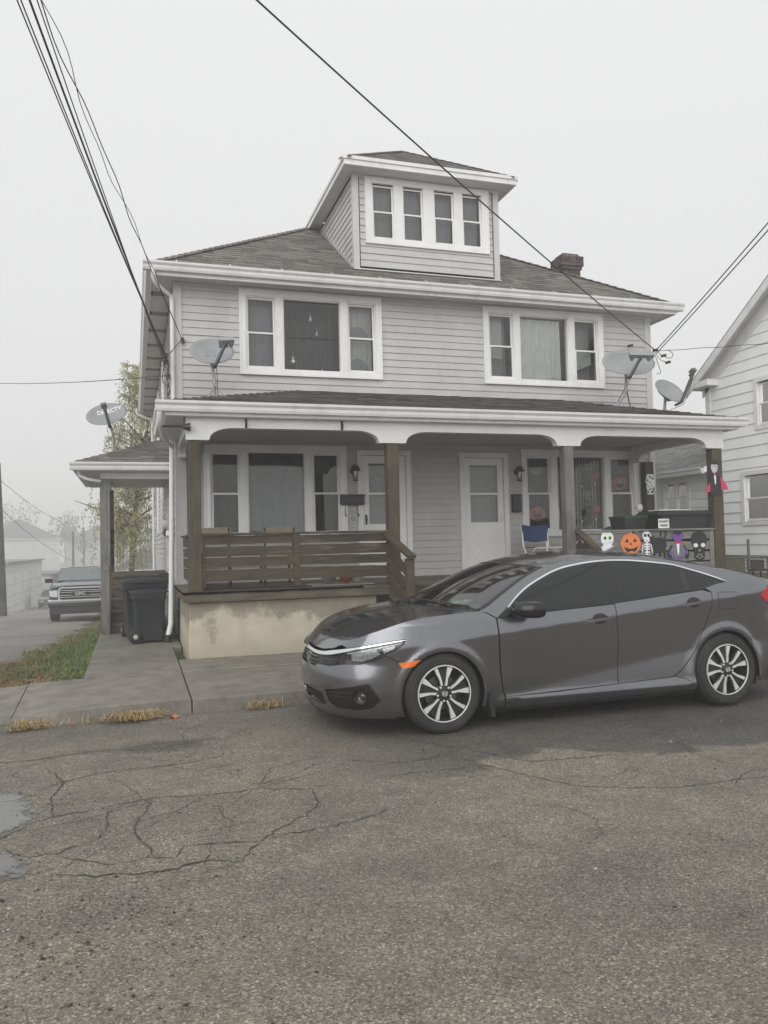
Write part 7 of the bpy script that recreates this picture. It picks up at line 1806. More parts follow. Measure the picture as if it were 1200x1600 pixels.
# wheels: two-tone five-group alloy, brake disc behind
def build_wheel():
    w_ = MB(); R_ = WRAD; wd = .105
    w_.lathe([(.228, -wd+.012), (.245, -wd), (.285, -wd-.002), (.307, -wd+.012), (.318, -wd+.03), (R_, -.06), (R_, .06), (.318, wd-.03), (.307, wd-.012), (.285, wd), (.245, wd), (.228, wd-.012), (.22, 0)], (0,0,0), 'y', 56, closed=True)
    ty = w_.build('wheel', M_tyre, None, smooth=28)
    # sidewall ridges
    rg = MB(); rg.lathe([(.262, -wd-.001), (.266, -wd-.005), (.270, -wd-.001)], (0,0,0), 'y', 48); rg.lathe([(.296, -wd+.003), (.299, -wd-.001), (.302, -wd+.006)], (0,0,0), 'y', 48); rg.build('tyre_ridge', M_tyre, ty, smooth=True)
    rm = MB(); rm.lathe([(.229, -wd+.01), (.223, -wd-.001), (.214, -wd+.004), (.205, -.06), (.2, .03), (.19, .08)], (0,0,0), 'y', 56); rm.build('rim', M_alloyd, ty, smooth=30)
    lp = MB(); lp.lathe([(.229, -wd+.006), (.226, -wd-.003), (.219, -wd-.003), (.216, -wd+.004)], (0,0,0), 'y', 56); lp.build('rim_edge', M_mach, ty, smooth=30)
    bd = MB(); bd.lathe([(.001, -.02), (.14, -.02), (.14, .0), (.001, .0)], (0,0,0), 'y', 40); bd.build('brake_disc', mat('brake_disc', (0.16, 0.15, 0.145), 0.5, 0.2, 30, metal=0.6), ty)
    bkp = MB(); bkp.lathe([(.001, .02), (.2, .02)], (0,0,0), 'y', 30); bkp.build('wheel_back', M_plast, ty)
    yf = lambda r_: -wd+.012-.006*(1-r_/.22)                       # face depth by radius
    for k in range(5):
        base = radians(90+72*k)
        # dark base web under the pair of blades
        dk = MB(); pts = [(.05, -26), (.216, -19), (.216, 27), (.05, 28)]
        P = [(r_*cos(base+radians(a)), r_*sin(base+radians(a)), yf(r_)+.014) for r_, a in pts]
        dk.v = [(x, y, z) for x, z, y in P]+[(x*.97, y+.03, z*.97) for x, z, y in P]; dk.f = [(0,1,2,3), (4,7,6,5), (0,4,5,1), (1,5,6,2), (2,6,7,3), (3,7,4,0)]; dk.build('spoke_web', M_alloyd, ty)
        # wide bright blade widening to the rim, and a slim twin beside it
        for (pl) in ([(.068, -19), (.12, -13.5), (.216, -18.5), (.2165, -13), (.217, -6.0), (.13, -6.5), (.062, -5)], [(.066, 12), (.13, 14.0), (.2165, 17.5), (.216, 25.5), (.12, 22.0), (.07, 26)]):
            bl = MB(); P = [(r_*cos(base+radians(a)), yf(r_), r_*sin(base+radians(a))) for r_, a in pl]; c_ = (sum(p[0] for p in P)/len(P), sum(p[2] for p in P)/len(P))
            Q = [(c_[0]+(p[0]-c_[0])*1.07, p[1]+.012, c_[1]+(p[2]-c_[1])*1.05) for p in P]; n = len(P)
            bl.v = P+Q; bl.f = [tuple(range(n)), tuple(range(n, 2*n))[::-1]]+[(i, n+i, n+(i+1) % n, (i+1) % n) for i in range(n)]
            bl.build('spoke', M_mach, ty)
    hb = MB(); hb.lathe([(.001, -wd+.001), (.03, -wd+.002), (.036, -wd+.008), (.06, -wd+.012), (.075, -wd+.03), (.075, -.03)], (0,0,0), 'y', 28); hb.build('hub', M_alloyd, ty, smooth=35)
    h_badge((0, -wd+.000, 0), (1,0,0), (0,0,1), .042, M_mach, ty, .002)
    for k in range(5):
        a = radians(90+36+72*k-2); nb_ = MB(); nb_.lathe([(.001, -wd+.006), (.009, -wd+.007), (.0105, -wd+.02), (.0105, -wd+.03)], (0,0,0), 'y', 6); nb_.v = [(x+.057*cos(a), y, z+.057*sin(a)) for x, y, z in nb_.v]; nb_.build('wheel_nut', M_mach, ty)
    return ty
w0 = build_wheel()
def place_wheel(o_, x, y, z, spin, flip):
    o_.matrix_basis = Matrix.Translation(C_((x, y, z))) @ Matrix.Rotation(pi if flip else 0, 4, 'Z') @ Matrix.Rotation(spin, 4, 'Y')
    o_.parent = car; o_.matrix_parent_inverse = car.matrix_basis.inverted()
wl = [w0, copy_tree(w0), copy_tree(w0), copy_tree(w0)]
place_wheel(wl[0], WF[0], -.775, WF[1]+.016, radians(3), False); place_wheel(wl[1], WR[0], -.775, WR[1]+.010, radians(-6), False)
place_wheel(wl[2], WF[0], .775, WF[1]+.016, .4, True); place_wheel(wl[3], WR[0], .775, WR[1]+.010, .9, True)
# ================================================================== NEIGHBOURING HOUSE on the right
M_nside = mat('white_clapboard', (0.84, 0.85, 0.84), 0.5, 0.04, 2, dirt=(0.5, 0.5, 0.47), dirt_amt=0.2)
M_nroof = mat('grey_shingle', (0.20, 0.20, 0.195), 0.9, 0.3, 25, bmp=0.5, bscale=200, island=0.25)
M_block = mat('tan_block', (0.33, 0.28, 0.19), 0.9, 0.2, 6, bmp=0.4, bscale=60)
nb = thing('neighbour_house', 'white clapboard gabled house at the right edge with a lower shingled wing', 'house', (10.8, 10, 0))
NXW = 10.8; NY0, NY1 = 5.2, 12.87; NB = 1.15; NE = 4.52; NP = 0.70
TN = lambda u, n, z: (NXW-n, u, z)
NW1 = (10.55, 12.03, 1.70, 2.70); NW2 = (10.35, 11.62, 3.42, 4.36)
k = 0; z = NB
while z < NE+NP*(NY1-NY0)/2-0.1:
    ins = max(0, (z+0.08-NE)/NP)
    wallboards(TN, NY0+ins, NY1-ins-(0.1 if z < NE else 0.02), z, z+0.2, 0.2, [op(NW1), op(NW2)], M_nside, nb, lip=0.02, seams=False)
    z += 0.2; k += 1
hb2 = lambda name, m_, *a: (lambda bb: bb.box(*a).build(name, m_, nb))(MB())
hb2('corner_board', M_trim, NXW-0.03, NXW+0.06, NY1-0.1, NY1+0.02, NB-0.02, NE+0.02)
hb2('foundation', M_block, NXW+0.03, NXW+0.3, NY0, NY1, -0.1, NB); hb2('back_wall', M_nside, NXW+0.06, NXW+6, NY1-0.06, NY1, NB, NE)
bb = MB(); bb.prism([(NY0, NE), (NY1, NE), ((NY0+NY1)/2, NE+NP*(NY1-NY0)/2)], (NXW+0.04, 0, 0), (0,1,0), (0,0,1), (0.05, 0, 0)); bb.build('gable_wall', M_nside, nb)
rz0 = NE-0.06; py_ = (NY0+NY1)/2; pz_ = NE+NP*(NY1-NY0)/2+0.1
bb = MB()
for sg in (1, -1):
    e = NY1 if sg > 0 else NY0
    a = Vector((NXW-0.28, e+sg*0.28, NE+0.10-NP*0.28)); p = Vector((NXW-0.28, py_, pz_))
    bb.add([a, p, p+Vector((7, 0, 0)), a+Vector((7, 0, 0)), a+Vector((0, 0, .03)), p+Vector((0, 0, .03)), p+Vector((7, 0, .03)), a+Vector((7, 0, .03))], [(0,1,2,3), (4,7,6,5), (0,4,5,1), (1,5,6,2), (2,6,7,3), (3,7,4,0)])
bb.build('roof', M_nroof, nb)
for (d0, h0, h1, m_) in ((-0.285, -0.16, -0.004, M_gut), (-0.03, -0.30, -0.012, M_gut)):
    bb = MB()
    for sg in (1, -1):
        e = NY1 if sg > 0 else NY0; over = 0.28 if d0 < -0.1 else 0.1
        a = Vector((NXW+d0, e+sg*over, NE+0.10-NP*over)); p = Vector((NXW+d0, py_, pz_)); w_ = Vector((0.03, 0, 0))
        bb.add([a+Vector((0,0,h0)), p+Vector((0,0,h0)), p+Vector((0,0,h1)), a+Vector((0,0,h1)), a+Vector((0,0,h0))+w_, p+Vector((0,0,h0))+w_, p+Vector((0,0,h1))+w_, a+Vector((0,0,h1))+w_], [(0,1,2,3), (4,7,6,5), (0,4,5,1), (1,5,6,2), (2,6,7,3), (3,7,4,0)])
    bb.build('rake_board', m_, nb)
bb = MB(); bb.prism([(NY1+0.28, NE-0.10), (NY1-0.35, NE-0.10), (NY1-0.35, NE+0.02), (NY1+0.28, NE-0.02)], (NXW-0.28, 0, 0), (0,1,0), (0,0,1), (0.26, 0, 0)); bb.build('eave_return', M_trim, nb)
bb = MB()
for sg in (1,):
    a = Vector((NXW-0.255, NY1+0.25, NE-0.10)); p = Vector((NXW-0.255, py_, pz_-0.06)); q = Vector((0.225, 0, 0)); bb.add([a, p, p+q, a+q], [(0,1,2,3)])
bb.build('rake_soffit', M_soff, nb, recalc=False)
def dwin(T, wd, n, parent, cur=None):
    f = MB(); frame_boxes(f, T, *wd, 0.08, -0.03, 0.036, 0.07); o_ = None
    a, b_ = wd[0]+.08, wd[1]-.08; wdt = (b_-a-(n-1)*0.06)/n
    for i in range(1, n): tbox(f, T, a+i*(wdt+.06)-.06, a+i*(wdt+.06), -0.06, 0.03, wd[2]+.07, wd[3]-.08)
    o_ = f.build('window', M_trim, parent)
    for i in range(n): sash_pair(T, a+i*(wdt+.06)-.02, a+i*(wdt+.06)+wdt+.02, wd[2]+.07, wd[3]-.08, o_); curtain(T, a+i*(wdt+.06), a+i*(wdt+.06)+wdt, wd[2]+.07, wd[3]-.08, -0.14, cur or M_sheer, o_, 3, 0.012, seed=50+i)
    room(T, wd[0]+.03, wd[1]-.03, wd[2]+.03, wd[3]-.03, o_, 0.7, grow=0)
dwin(TN, NW1, 2, nb); dwin(TN, NW2, 2, nb, M_greycur)
# basement window
f = MB(); frame_boxes(f, lambda u, n, z: (NXW+0.03-n, u, z), 11.55, 12.05, 0.84, 1.10, 0.03, -0.02, 0.02); wo = f.build('basement_window', M_trim, nb); bb = MB(); bb.box(NXW+0.022, NXW+0.028, 11.58, 12.02, 0.87, 1.07); bb.build('pane', mat('basement_pane', (0.06, 0.065, 0.065), 0.3), wo)
# lower wing behind
WX = 11.0; WY0, WY1 = 12.9, 17.2
TW = lambda u, n, z: (WX-n, u, z); NW3 = (13.72, 14.62, 1.98, 2.72)
wallboards(TW, WY0, WY1, 0.75, 2.80, 0.17, [op(NW3)], M_nside, nb, lip=0.018, seams=False); dwin(TW, NW3, 2, nb)
hb2('wing_foundation', M_block, WX+.02, WX+.3, WY0, WY1, -0.1, 0.75); hb2('back_wall', M_nside, WX+.05, WX+4, WY1-.06, WY1, 0.2, 2.8)
bb = MB(); rx_, rz_ = WX-0.3, 2.88; Lw = 3.2; 
bb.add([(rx_, WY0+.02, rz_), (rx_, WY1+.3, rz_), (rx_+Lw, WY1+.3, rz_+Lw*.47), (rx_+Lw, WY0+.02, rz_+Lw*.47)], [(0,1,2,3)]); wr_ = bb.build('wing_roof', M_under, nb, recalc=False)
bb = MB(); cw = 1/sqrt(1+.47**2); shingles(bb, (rx_, WY0+.02, rz_+.005), (0,1,0), (cw, 0, .47*cw), (-.47*cw, 0, cw), lambda s: (0, WY1+.28-WY0), seed=21, smin=-.02, smax=Lw/cw, tab=(.2, .4)); bb.build('shingles', M_nroof, wr_, recalc=False, kind='stuff')
gutter((rx_+.01, WY0+.02, 0), (rx_+.01, WY1+.3, 0), (-1,0,0), rz_, M_gut, nb); hb2('wing_soffit', M_soff, rx_+.01, WX-.02, WY0+.02, WY1+.3, 2.78, 2.79)

# chain-link fence and a low iron fence between the houses
M_galvd = mat('dark_galvanised', (0.13, 0.135, 0.13), 0.55, 0.2, 12, metal=0.4)
fe = thing('chain_link_fence', 'chain-link fence between the grey house and the white house', 'fence', (9.7, 10.3, 0.1))
for x, zt in ((8.68, 1.2), (9.32, 1.46), (10.7, 1.2)): bb = MB(); bb.tube([(x, 10.3, 0.1), (x, 10.3, zt)], 0.02, 8); bb.build('fence_post', M_galvd, fe, smooth=True)
bb = MB(); bb.tube([(8.66, 10.3, 1.17), (10.72, 10.3, 1.17)], 0.016, 8); bb.build('top_rail', M_galvd, fe, smooth=True)
bb = MB(); 
for i in range(-18, 36):
    for sg in (1, -1):
        pts = []
        for t in (0.0, 1.0):
            pts.append((8.68+i*0.06+(t if sg > 0 else 1-t)*1.02, 10.3+0.003*sg, 0.13+t*1.02))
        (xa, ya, za), (xb, yb2, zb2) = pts
        # clip to the bay
        def clip(xa, za, xb, zb2):
            for lim in (8.68, 10.7):
                for _ in (0, 1):
                    if (xa < 8.68 and xb < 8.68) or (xa > 10.7 and xb > 10.7): return None
                    if (xa-lim)*(xb-lim) < 0:
                        t = (lim-xa)/(xb-xa); zc = za+(zb2-za)*t
                        if (lim == 8.68) == (xa < lim): xa, za = lim, zc
                        else: xb, zb2 = lim, zc
            return xa, za, xb, zb2
        c_ = clip(xa, za, xb, zb2)
        if c_: bb.bar((c_[0], ya, c_[1]), (c_[2], ya, c_[3]), 0.005)
bb.build('wire_mesh', M_galvd, fe, kind='stuff', recalc=False)
fe = thing('iron_fence', 'low dark iron picket fence at the right edge behind the sedan boot', 'fence', (9.6, 9.6, 0.1))
bb = MB(); bb.bar((8.7, 9.6, 1.0), (10.9, 9.6, 1.0), 0.03); bb.bar((8.7, 9.6, 0.3), (10.9, 9.6, 0.3), 0.03); bb.build('rail', M_black, fe)
for i in range(15): bb = MB(); bb.bar((8.75+i*0.14, 9.6, 0.12), (8.75+i*0.14, 9.6, 0.985), 0.016); bb.build('picket', M_black, fe)

# ================================================================== PICK-UP in the lane
M_tpaint = mat('truck_paint', (0.035, 0.036, 0.04), 0.25, 0.1, 4, metal=0.3, coat=0.7)
tr = thing('pickup_truck', 'dark grey pick-up truck with a broad chrome grille facing us in the foggy lane', 'truck', (-1.68, 28.0, -0.82))
TX, TY, TZ_ = -1.68, 28.0, -0.83
tp = lambda x, y, z: (TX+x, TY+y, TZ_+z)
def loft(name, rings, m_, parent, smooth=35, caps=True):
    bb = MB(); n = len(rings[0]); bb.v = [tp(*p) for R in rings for p in R]
    for j in range(len(rings)-1):
        for k in range(n): bb.f.append((j*n+k, j*n+(k+1) % n, (j+1)*n+(k+1) % n, (j+1)*n+k))
    if caps: bb.f += [tuple(range(n))[::-1], tuple(range((len(rings)-1)*n, len(rings)*n))]
    return bb.build(name, m_, parent, smooth=smooth)
def rrect(w, z0, z1, r, y, n=4):
    pts = []
    for (cx, cz, a0) in ((w-r, z1-r, 0), (-w+r, z1-r, 90), (-w+r, z0+r, 180), (w-r, z0+r, 270)):
        for k in range(n+1): a = radians(a0+90*k/n); pts.append((cx+r*cos(a), y, cz+r*sin(a)))
    return pts
loft('body', [rrect(.93, .55, 1.14, .1, .10), rrect(.985, .5, 1.22, .12, .22), rrect(1.0, .45, 1.25, .1, .9), rrect(1.01, .42, 1.27, .08, 1.5), rrect(1.01, .42, 1.27, .08, 5.6)], M_tpaint, tr)
loft('hood', [[(-.84, .06, 1.10), (.84, .06, 1.10), (.84, .06, 1.16), (.5, .05, 1.215), (-.5, .05, 1.215), (-.84, .06, 1.16)], [(-.9, .35, 1.1), (.9, .35, 1.1), (.9, .35, 1.22), (.55, .35, 1.285), (-.55, .35, 1.285), (-.9, .35, 1.22)], [(-.88, 1.35, 1.1), (.88, 1.35, 1.1), (.88, 1.35, 1.27), (.55, 1.35, 1.32), (-.55, 1.35, 1.32), (-.88, 1.35, 1.27)]], M_tpaint, tr)
loft('cab', [[(-.93, 1.3, 1.22), (.93, 1.3, 1.22), (.93, 1.3, 1.26), (-.93, 1.3, 1.26)], [(-.92, 1.45, 1.22), (.92, 1.45, 1.22), (.905, 1.45, 1.32), (-.905, 1.45, 1.32)], [(-.92, 2.1, 1.22), (.92, 2.1, 1.22), (.76, 2.1, 1.74), (-.76, 2.1, 1.74)], [(-.92, 3.2, 1.22), (.92, 3.2, 1.22), (.75, 3.2, 1.78), (-.75, 3.2, 1.78)], [(-.92, 3.6, 1.22), (.92, 3.6, 1.22), (.78, 3.6, 1.7), (-.78, 3.6, 1.7)]], M_tpaint, tr)
bb = MB(); bb.add([tp(*p) for p in ((-.84, 1.40, 1.325), (.84, 1.40, 1.325), (.72, 2.06, 1.725), (-.72, 2.06, 1.725))], [(0,1,2,3)]); bb.v = [(x, y-.03, z+.012) for x, y, z in bb.v]; bb.build('windscreen', mat('truck_glass', (0.12, 0.15, 0.15), 0.05, 0.05, 3, spec=1.0), tr)
bb = MB(); bb.tube([tp(-.5, 2.1, 1.76), tp(.5, 2.1, 1.78)], .012, 6); bb.build('roof_seam', M_plast, tr)
# chrome grille frame, dark bars, red-edged letters
M_tchr = mat('truck_chrome', (0.5, 0.5, 0.51), 0.4, 0.05, 8, metal=0.35)
loft('grille', [rrect(.66, .74, 1.16, .1, .10), rrect(.69, .71, 1.17, .12, -.02)], M_tchr, tr)
loft('grille_opening', [rrect(.64, .765, 1.125, .08, -.012), rrect(.64, .765, 1.125, .08, -.028)], M_gloss, tr)
for zz in (.84, .90, 1.0, 1.06): bb = MB(); bb.box(TX-.62, TX+.62, TY-.045, TY-.03, TZ_+zz-.009, TZ_+zz+.009); bb.build('grille_bar', M_tchr, tr)
bb = MB(); bb.box(TX-.28, TX+.28, TY-.052, TY-.032, TZ_+.90, TZ_+1.0); bb.build('badge_plate', M_gloss, tr)
text_mesh('GMC', .15, M_tchr, tr, tp(0, -.056, .95), (1,0,0), (0,0,1), name='badge_letters', depth=.006, bold=.004)
loft('bumper', [rrect(1.0, .50, .76, .06, .10), rrect(.99, .52, .74, .08, -.06), rrect(.9, .55, .70, .06, -.09)], M_tpaint, tr)
loft('bumper_trim', [rrect(1.0, .70, .765, .02, .10), rrect(.995, .70, .76, .02, -.075), rrect(.9, .71, .75, .02, -.10)], M_tchr, tr)
bb = MB(); bb.box(TX-.55, TX+.55, TY-.096, TY-.086, TZ_+.55, TZ_+.61); bb.build('bumper_opening', M_plast, tr)
loft('skirt', [rrect(.97, .28, .52, .05, .12), rrect(.93, .30, .51, .05, -.02)], M_plast, tr)
for sg in (-1, 1):
    loft('headlight', [[(sg*.70, -.03+.06, .84), (sg*.95, .10, .86), (sg*.97, .12, 1.06), (sg*.70, .03, 1.08)], [(sg*.71, -.01, .85), (sg*.93, .05, .87), (sg*.95, .06, 1.05), (sg*.71, -.01, 1.07)]], mat('truck_lamp', (0.5, 0.52, 0.53), 0.15, 0.1, 20), tr)
    bb = MB(); bb.box(TX+sg*.78-.12, TX+sg*.78+.12, TY-.075, TY-.06, TZ_+.57, TZ_+.66); bb.build('fog_lamp', MATS['truck_lamp'], tr)
    loft('wing_mirror', [rrect(.13, 1.26, 1.42, .03, 1.55), rrect(.12, 1.27, 1.41, .04, 1.45)], M_gloss, tr); ob = COL.objects[-1] if False else [c for c in tr.children if c.name.startswith('wing_mirror')][-1]
    ob.data.transform(Matrix.Translation((sg*1.11, 0, 0)))
    for yy in (1.0, 4.6):
        bb = MB(); bb.lathe([(.001, -.14), (.22, -.14), (.27, -.15), (.37, -.14), (.40, -.10), (.40, .10), (.37, .14), (.001, .14)], (0,0,0), 'x', 28); bb.v = [tp(x+sg*.86, y+yy, z+.40) for x, y, z in bb.v]; bb.build('wheel', M_tyre, tr, smooth=35)
bb = MB(); bb.box(TX-.9, TX+.9, TY+.6, TY+5.5, TZ_+.35, TZ_+.5); bb.build('chassis', M_plast, tr)

# ================================================================== FAR THINGS IN THE FOG, down the lane
M_pole = wood('utility_pole_wood', (0.075, 0.065, 0.055), (0.04, 0.035, 0.03), 0.9, (14, 14, 1))
def util_pole(label, x, y, h, r=0.15, arm=True, lean=0.0):
    z0 = terrain(x, y)-0.05; t = thing('utility_pole', label, 'utility pole', (x, y, z0), 0, 'utility poles along the lane')
    bb = MB(); bb.tube([(x, y, z0), (x+lean*h, y, z0+h)], [r, r*.72], 10); bb.build('pole', M_pole, t, smooth=True)
    if arm: bb = MB(); bb.box(x+lean*h-.06, x+lean*h+.06, y-.2, y-.1, z0+h*.62, z0+h*.70); bb.build('bracket', M_black, t)
util_pole('tall leaning utility pole at the left edge, nearest in the lane', -5.42, 38, 6.75, .16, True, -.03)
util_pole('thin fogged utility pole above the pick-up truck roof', -6.1, 90, 7.6, .14, False)
util_pole('thin fogged utility pole right of the pick-up truck, farther down the lane', -6.6, 118, 9, .14, False)
M_gar = mat('garage_white', (0.6, 0.6, 0.58), 0.6, 0.08, 1.5); M_gard = mat('garage_door_white', (0.7, 0.7, 0.69), 0.5, 0.06, 2); M_garr = mat('garage_roof', (0.2, 0.2, 0.2), 0.8)
def garage(name, label, x, y0, y1, depth, h, doors):
    z0 = terrain(x, (y0+y1)/2)-.15; t = thing(name, label, 'garage', (x, (y0+y1)/2, z0))
    bb = MB(); bb.box(x-depth, x, y0, y1, z0-.5, z0+h); bb.build('wall', M_gar, t)
    bb = MB(); bb.box(x-depth-.2, x+.25, y0-.2, y1+.2, z0+h, z0+h+.16); bb.build('roof', M_garr, t)
    n = doors; w_ = (y1-y0)/n
    for i in range(n):
        a, b_ = y0+i*w_+.25, y0+(i+1)*w_-.25
        bb = MB(); bb.box(x+.002, x+.05, a, b_, z0+.15, z0+h*.82); d = bb.build('door', M_gard, t)
        bb = MB()
        for k in range(1, 4): bb.box(x+.05, x+.056, a, b_, z0+.15+(h*.82-.15)*k/4-.012, z0+.15+(h*.82-.15)*k/4+.012)
        bb.build('door_joint', M_garr, d)
garage('garage_row', 'long white flat-roofed garage row on the left of the lane, nearest the pole', -8.2, 58, 80, 8, 3.9, 5)
garage('garage', 'smaller pale garage beyond the garage row', -7.6, 84, 96, 7, 3.4, 2)
def far_house(label, x, y, w_, d, h, rh, ry, col):
    z0 = terrain(x, y)-.3; t = thing('far_house', label, 'house', (x, y, z0), 0, 'houses lost in the fog')
    m_ = mat('far_wall_%d' % int(col*100), (col, col, col*.97), 0.7, 0.1, 1)
    R = Matrix.Rotation(ry, 4, 'Z'); tf = lambda p: tuple(R @ Vector(p)+Vector((x, y, z0)))
    bb = MB(); bb.box(-w_/2, w_/2, -d/2, d/2, 0, h); bb.v = [tf(p) for p in bb.v]; bb.build('wall', m_, t)
    bb = MB(); bb.prism([(-w_/2-.35, h-.1), (w_/2+.35, h-.1), (0, h+rh)], (0, -d/2-.3, 0), (1,0,0), (0,0,1), (0, d+.6, 0)); bb.v = [tf(p) for p in bb.v]; bb.build('roof', M_garr, t)
    bb = MB(); bb.box(-w_/2-.4, w_/2+.4, -d/2-.34, -d/2-.3, h-.22, h-.09); bb.v = [tf(p) for p in bb.v]; bb.build('fascia', M_gut, t)
    for sx_ in (-.25, .25):
        for zz in ((.9, 2.1), (3.3, 4.4)):
            if zz[1] > h: continue
            bb = MB(); bb.box(sx_*w_-.45, sx_*w_+.45, -d/2-.04, -d/2-.002, zz[0], zz[1]); bb.v = [tf(p) for p in bb.v]; wn_ = bb.build('window', M_trim, t)
            bb = MB(); bb.box(sx_*w_-.37, sx_*w_+.37, -d/2-.05, -d/2-.041, zz[0]+.08, zz[1]-.08); bb.v = [tf(p) for p in bb.v]; bb.build('pane', M_tint, wn_)
far_house('fogged house with a dark gable roof seen between the side porch post and the wall', 0.55, 46, 2.6, 5, 2.6, 1.0, 0.0, .5)
far_house('pale fogged house above the garage row', -22, 165, 14, 14, 8.5, 3.6, .3, .55)
far_house('fogged house farther left, half outside the picture', -37, 175, 16, 16, 10, 4, -.2, .45)
far_house('fogged house behind the thin poles', -8, 190, 13, 13, 8, 3.6, .1, .5)
# car parked by the garages
t = thing('far_car', 'dark car parked by the garage row, fogged', 'car', (-6.3, 68, -3.2)); zc = terrain(-6.3, 68)-.02
bb = MB(); q = lambda x, y, z: (-6.35+x, 68+y, zc+z)
bb.v = [q(*p) for p in ((-.85, 0, .3), (.85, 0, .3), (.85, 0, .75), (-.85, 0, .75), (-.88, 1, .28), (.88, 1, .28), (.88, 1, .95), (-.88, 1, .95), (-.88, 4.2, .28), (.88, 4.2, .28), (.85, 4.2, .95), (-.85, 4.2, .95))]
bb.f = [(0,1,2,3), (3,2,6,7), (7,6,10,11), (0,3,7,4), (1,5,6,2), (4,7,11,8), (5,9,10,6), (8,11,10,9)]; bb.build('body', M_tpaint, t)
bb = MB(); bb.v = [q(*p) for p in ((-.8, 1.0, .95), (.8, 1.0, .95), (.62, 1.7, 1.42), (-.62, 1.7, 1.42), (-.8, 3.8, .95), (.8, 3.8, .95), (.62, 3.2, 1.42), (-.62, 3.2, 1.42))]; bb.f = [(0,1,2,3), (3,2,6,7), (7,6,5,4), (0,3,7,4), (1,5,6,2)]; bb.build('cabin', M_tint, t)
for sg in (-1, 1):
    bb = MB(); bb.box(-6.35+sg*.62-.16, -6.35+sg*.62+.16, 67.98, 68.0, zc+.55, zc+.68); bb.build('headlight', MATS['truck_lamp'], t)
    for yy in (.9, 3.3): bb = MB(); bb.lathe([(.001, -.1), (.3, -.1), (.3, .1), (.001, .1)], (0,0,0), 'x', 18); bb.v = [q(x+sg*.8, y+yy, z+.3) for x, y, z in bb.v]; bb.build('wheel', M_tyre, t)

# ------------------------------------------------------------------ trees
M_bark = wood('bark', (0.12, 0.105, 0.09), (0.05, 0.045, 0.04), 0.9, (10, 10, 1.5))
def leaf_mat(name, c0, c1):
    m, N, L, b, o = nmat(name); g = N.new('ShaderNodeNewGeometry'); r = ramp(N, L, g.outputs['Random Per Island'], [(0, c0), (1, c1)]); L.new(r.outputs[0], b.inputs['Base Color']); b.inputs['Roughness'].default_value = .7
    t = N.new('ShaderNodeBsdfTranslucent'); L.new(r.outputs[0], t.inputs[0]); mx = N.new('ShaderNodeMixShader'); mx.inputs[0].default_value = .35; L.new(b.outputs[0], mx.inputs[1]); L.new(t.outputs[0], mx.inputs[2]); L.new(mx.outputs[0], o.inputs[0]); return m
M_birch = leaf_mat('birch_leaf', (0.26, 0.27, 0.13), (0.56, 0.51, 0.28)); M_dleaf = leaf_mat('far_leaf', (0.03, 0.04, 0.018), (0.09, 0.09, 0.04))
def leafquad(bb, p, s_, rnd):
    a, c_ = rnd.uniform(0, 6.28), rnd.uniform(-.9, .9); u = Vector((cos(a), sin(a), c_*.4)).normalized(); v = Vector((-sin(a)*.3, cos(a)*.3, -1)).normalized()
    u *= s_*.45; v *= s_
    bb.add([p, p+u*.9+v*.5, p+v, p-u*.9+v*.5], [(0,1,2,3)])
rnd = random.Random(5)
bt = thing('birch_tree', 'yellowing birch with drooping twigs behind the left side of the grey house', 'tree', (0.55, 29, terrain(0.55, 29)))
bx, by, bz = 0.55, 29.0, terrain(.55, 29)-.1
bb = MB(); trunk = [(bx-.7, by, bz), (bx-.6, by, bz+2.2), (bx-.4, by+.1, bz+4.5), (bx, by+.1, bz+7), (bx+.1, by, bz+9)]
bb.tube(trunk, [.11, .09, .07, .045, .015], 9); bb.build('trunk', M_bark, bt, smooth=True)
br = MB(); lv = MB(); tips = []
for i in range(52):
    t = rnd.uniform(.3, .97); k = t*4; a0 = Vector(trunk[int(min(3, k))]); a1 = Vector(trunk[int(min(3, k))+1]); p = a0.lerp(a1, k-int(min(3, k)))
    an = rnd.uniform(0, 6.28); L_ = rnd.uniform(.9, 2.1)*(1.25-.65*t); d = Vector((cos(an)*(1 if cos(an) > 0 else .85), sin(an), rnd.uniform(.25, .9)))
    q1 = p+d*L_*.55; q2 = p+Vector((d.x*L_*1.1, d.y*L_*1.1, d.z*L_*.75)); br.tube([p, q1, q2], [.035, .022, .01], 5)
    for s_ in range(rnd.randint(7, 11)):
        st = p.lerp(q1, rnd.uniform(.5, 1)) if rnd.random() < .4 else q1.lerp(q2, rnd.random()); tips.append(st)
for st in tips:
    L_ = rnd.uniform(.7, 2.3); an = rnd.uniform(0, 6.28); n_ = int(L_*14); pts = []
    for k in range(n_+1):
        s_ = k/n_; pts.append(st+Vector((cos(an)*.45*sin(s_*1.5)*L_*.5, sin(an)*.45*sin(s_*1.5)*L_*.5, .12*L_*sin(s_*2.2)-L_*s_*s_*1.05)))
    br.tube([pts[0], pts[n_//2], pts[-1]], [.008, .005, .003], 3, False)
    for k, p in enumerate(pts):
        for _ in range(rnd.choice((1, 2, 3, 3))): leafquad(lv, p+Vector((rnd.gauss(0, .06), rnd.gauss(0, .06), rnd.gauss(0, .05))), rnd.uniform(.05, .095), rnd)
br.build('branches', M_bark, bt, recalc=False); lv.build('crown', M_birch, bt, recalc=False)
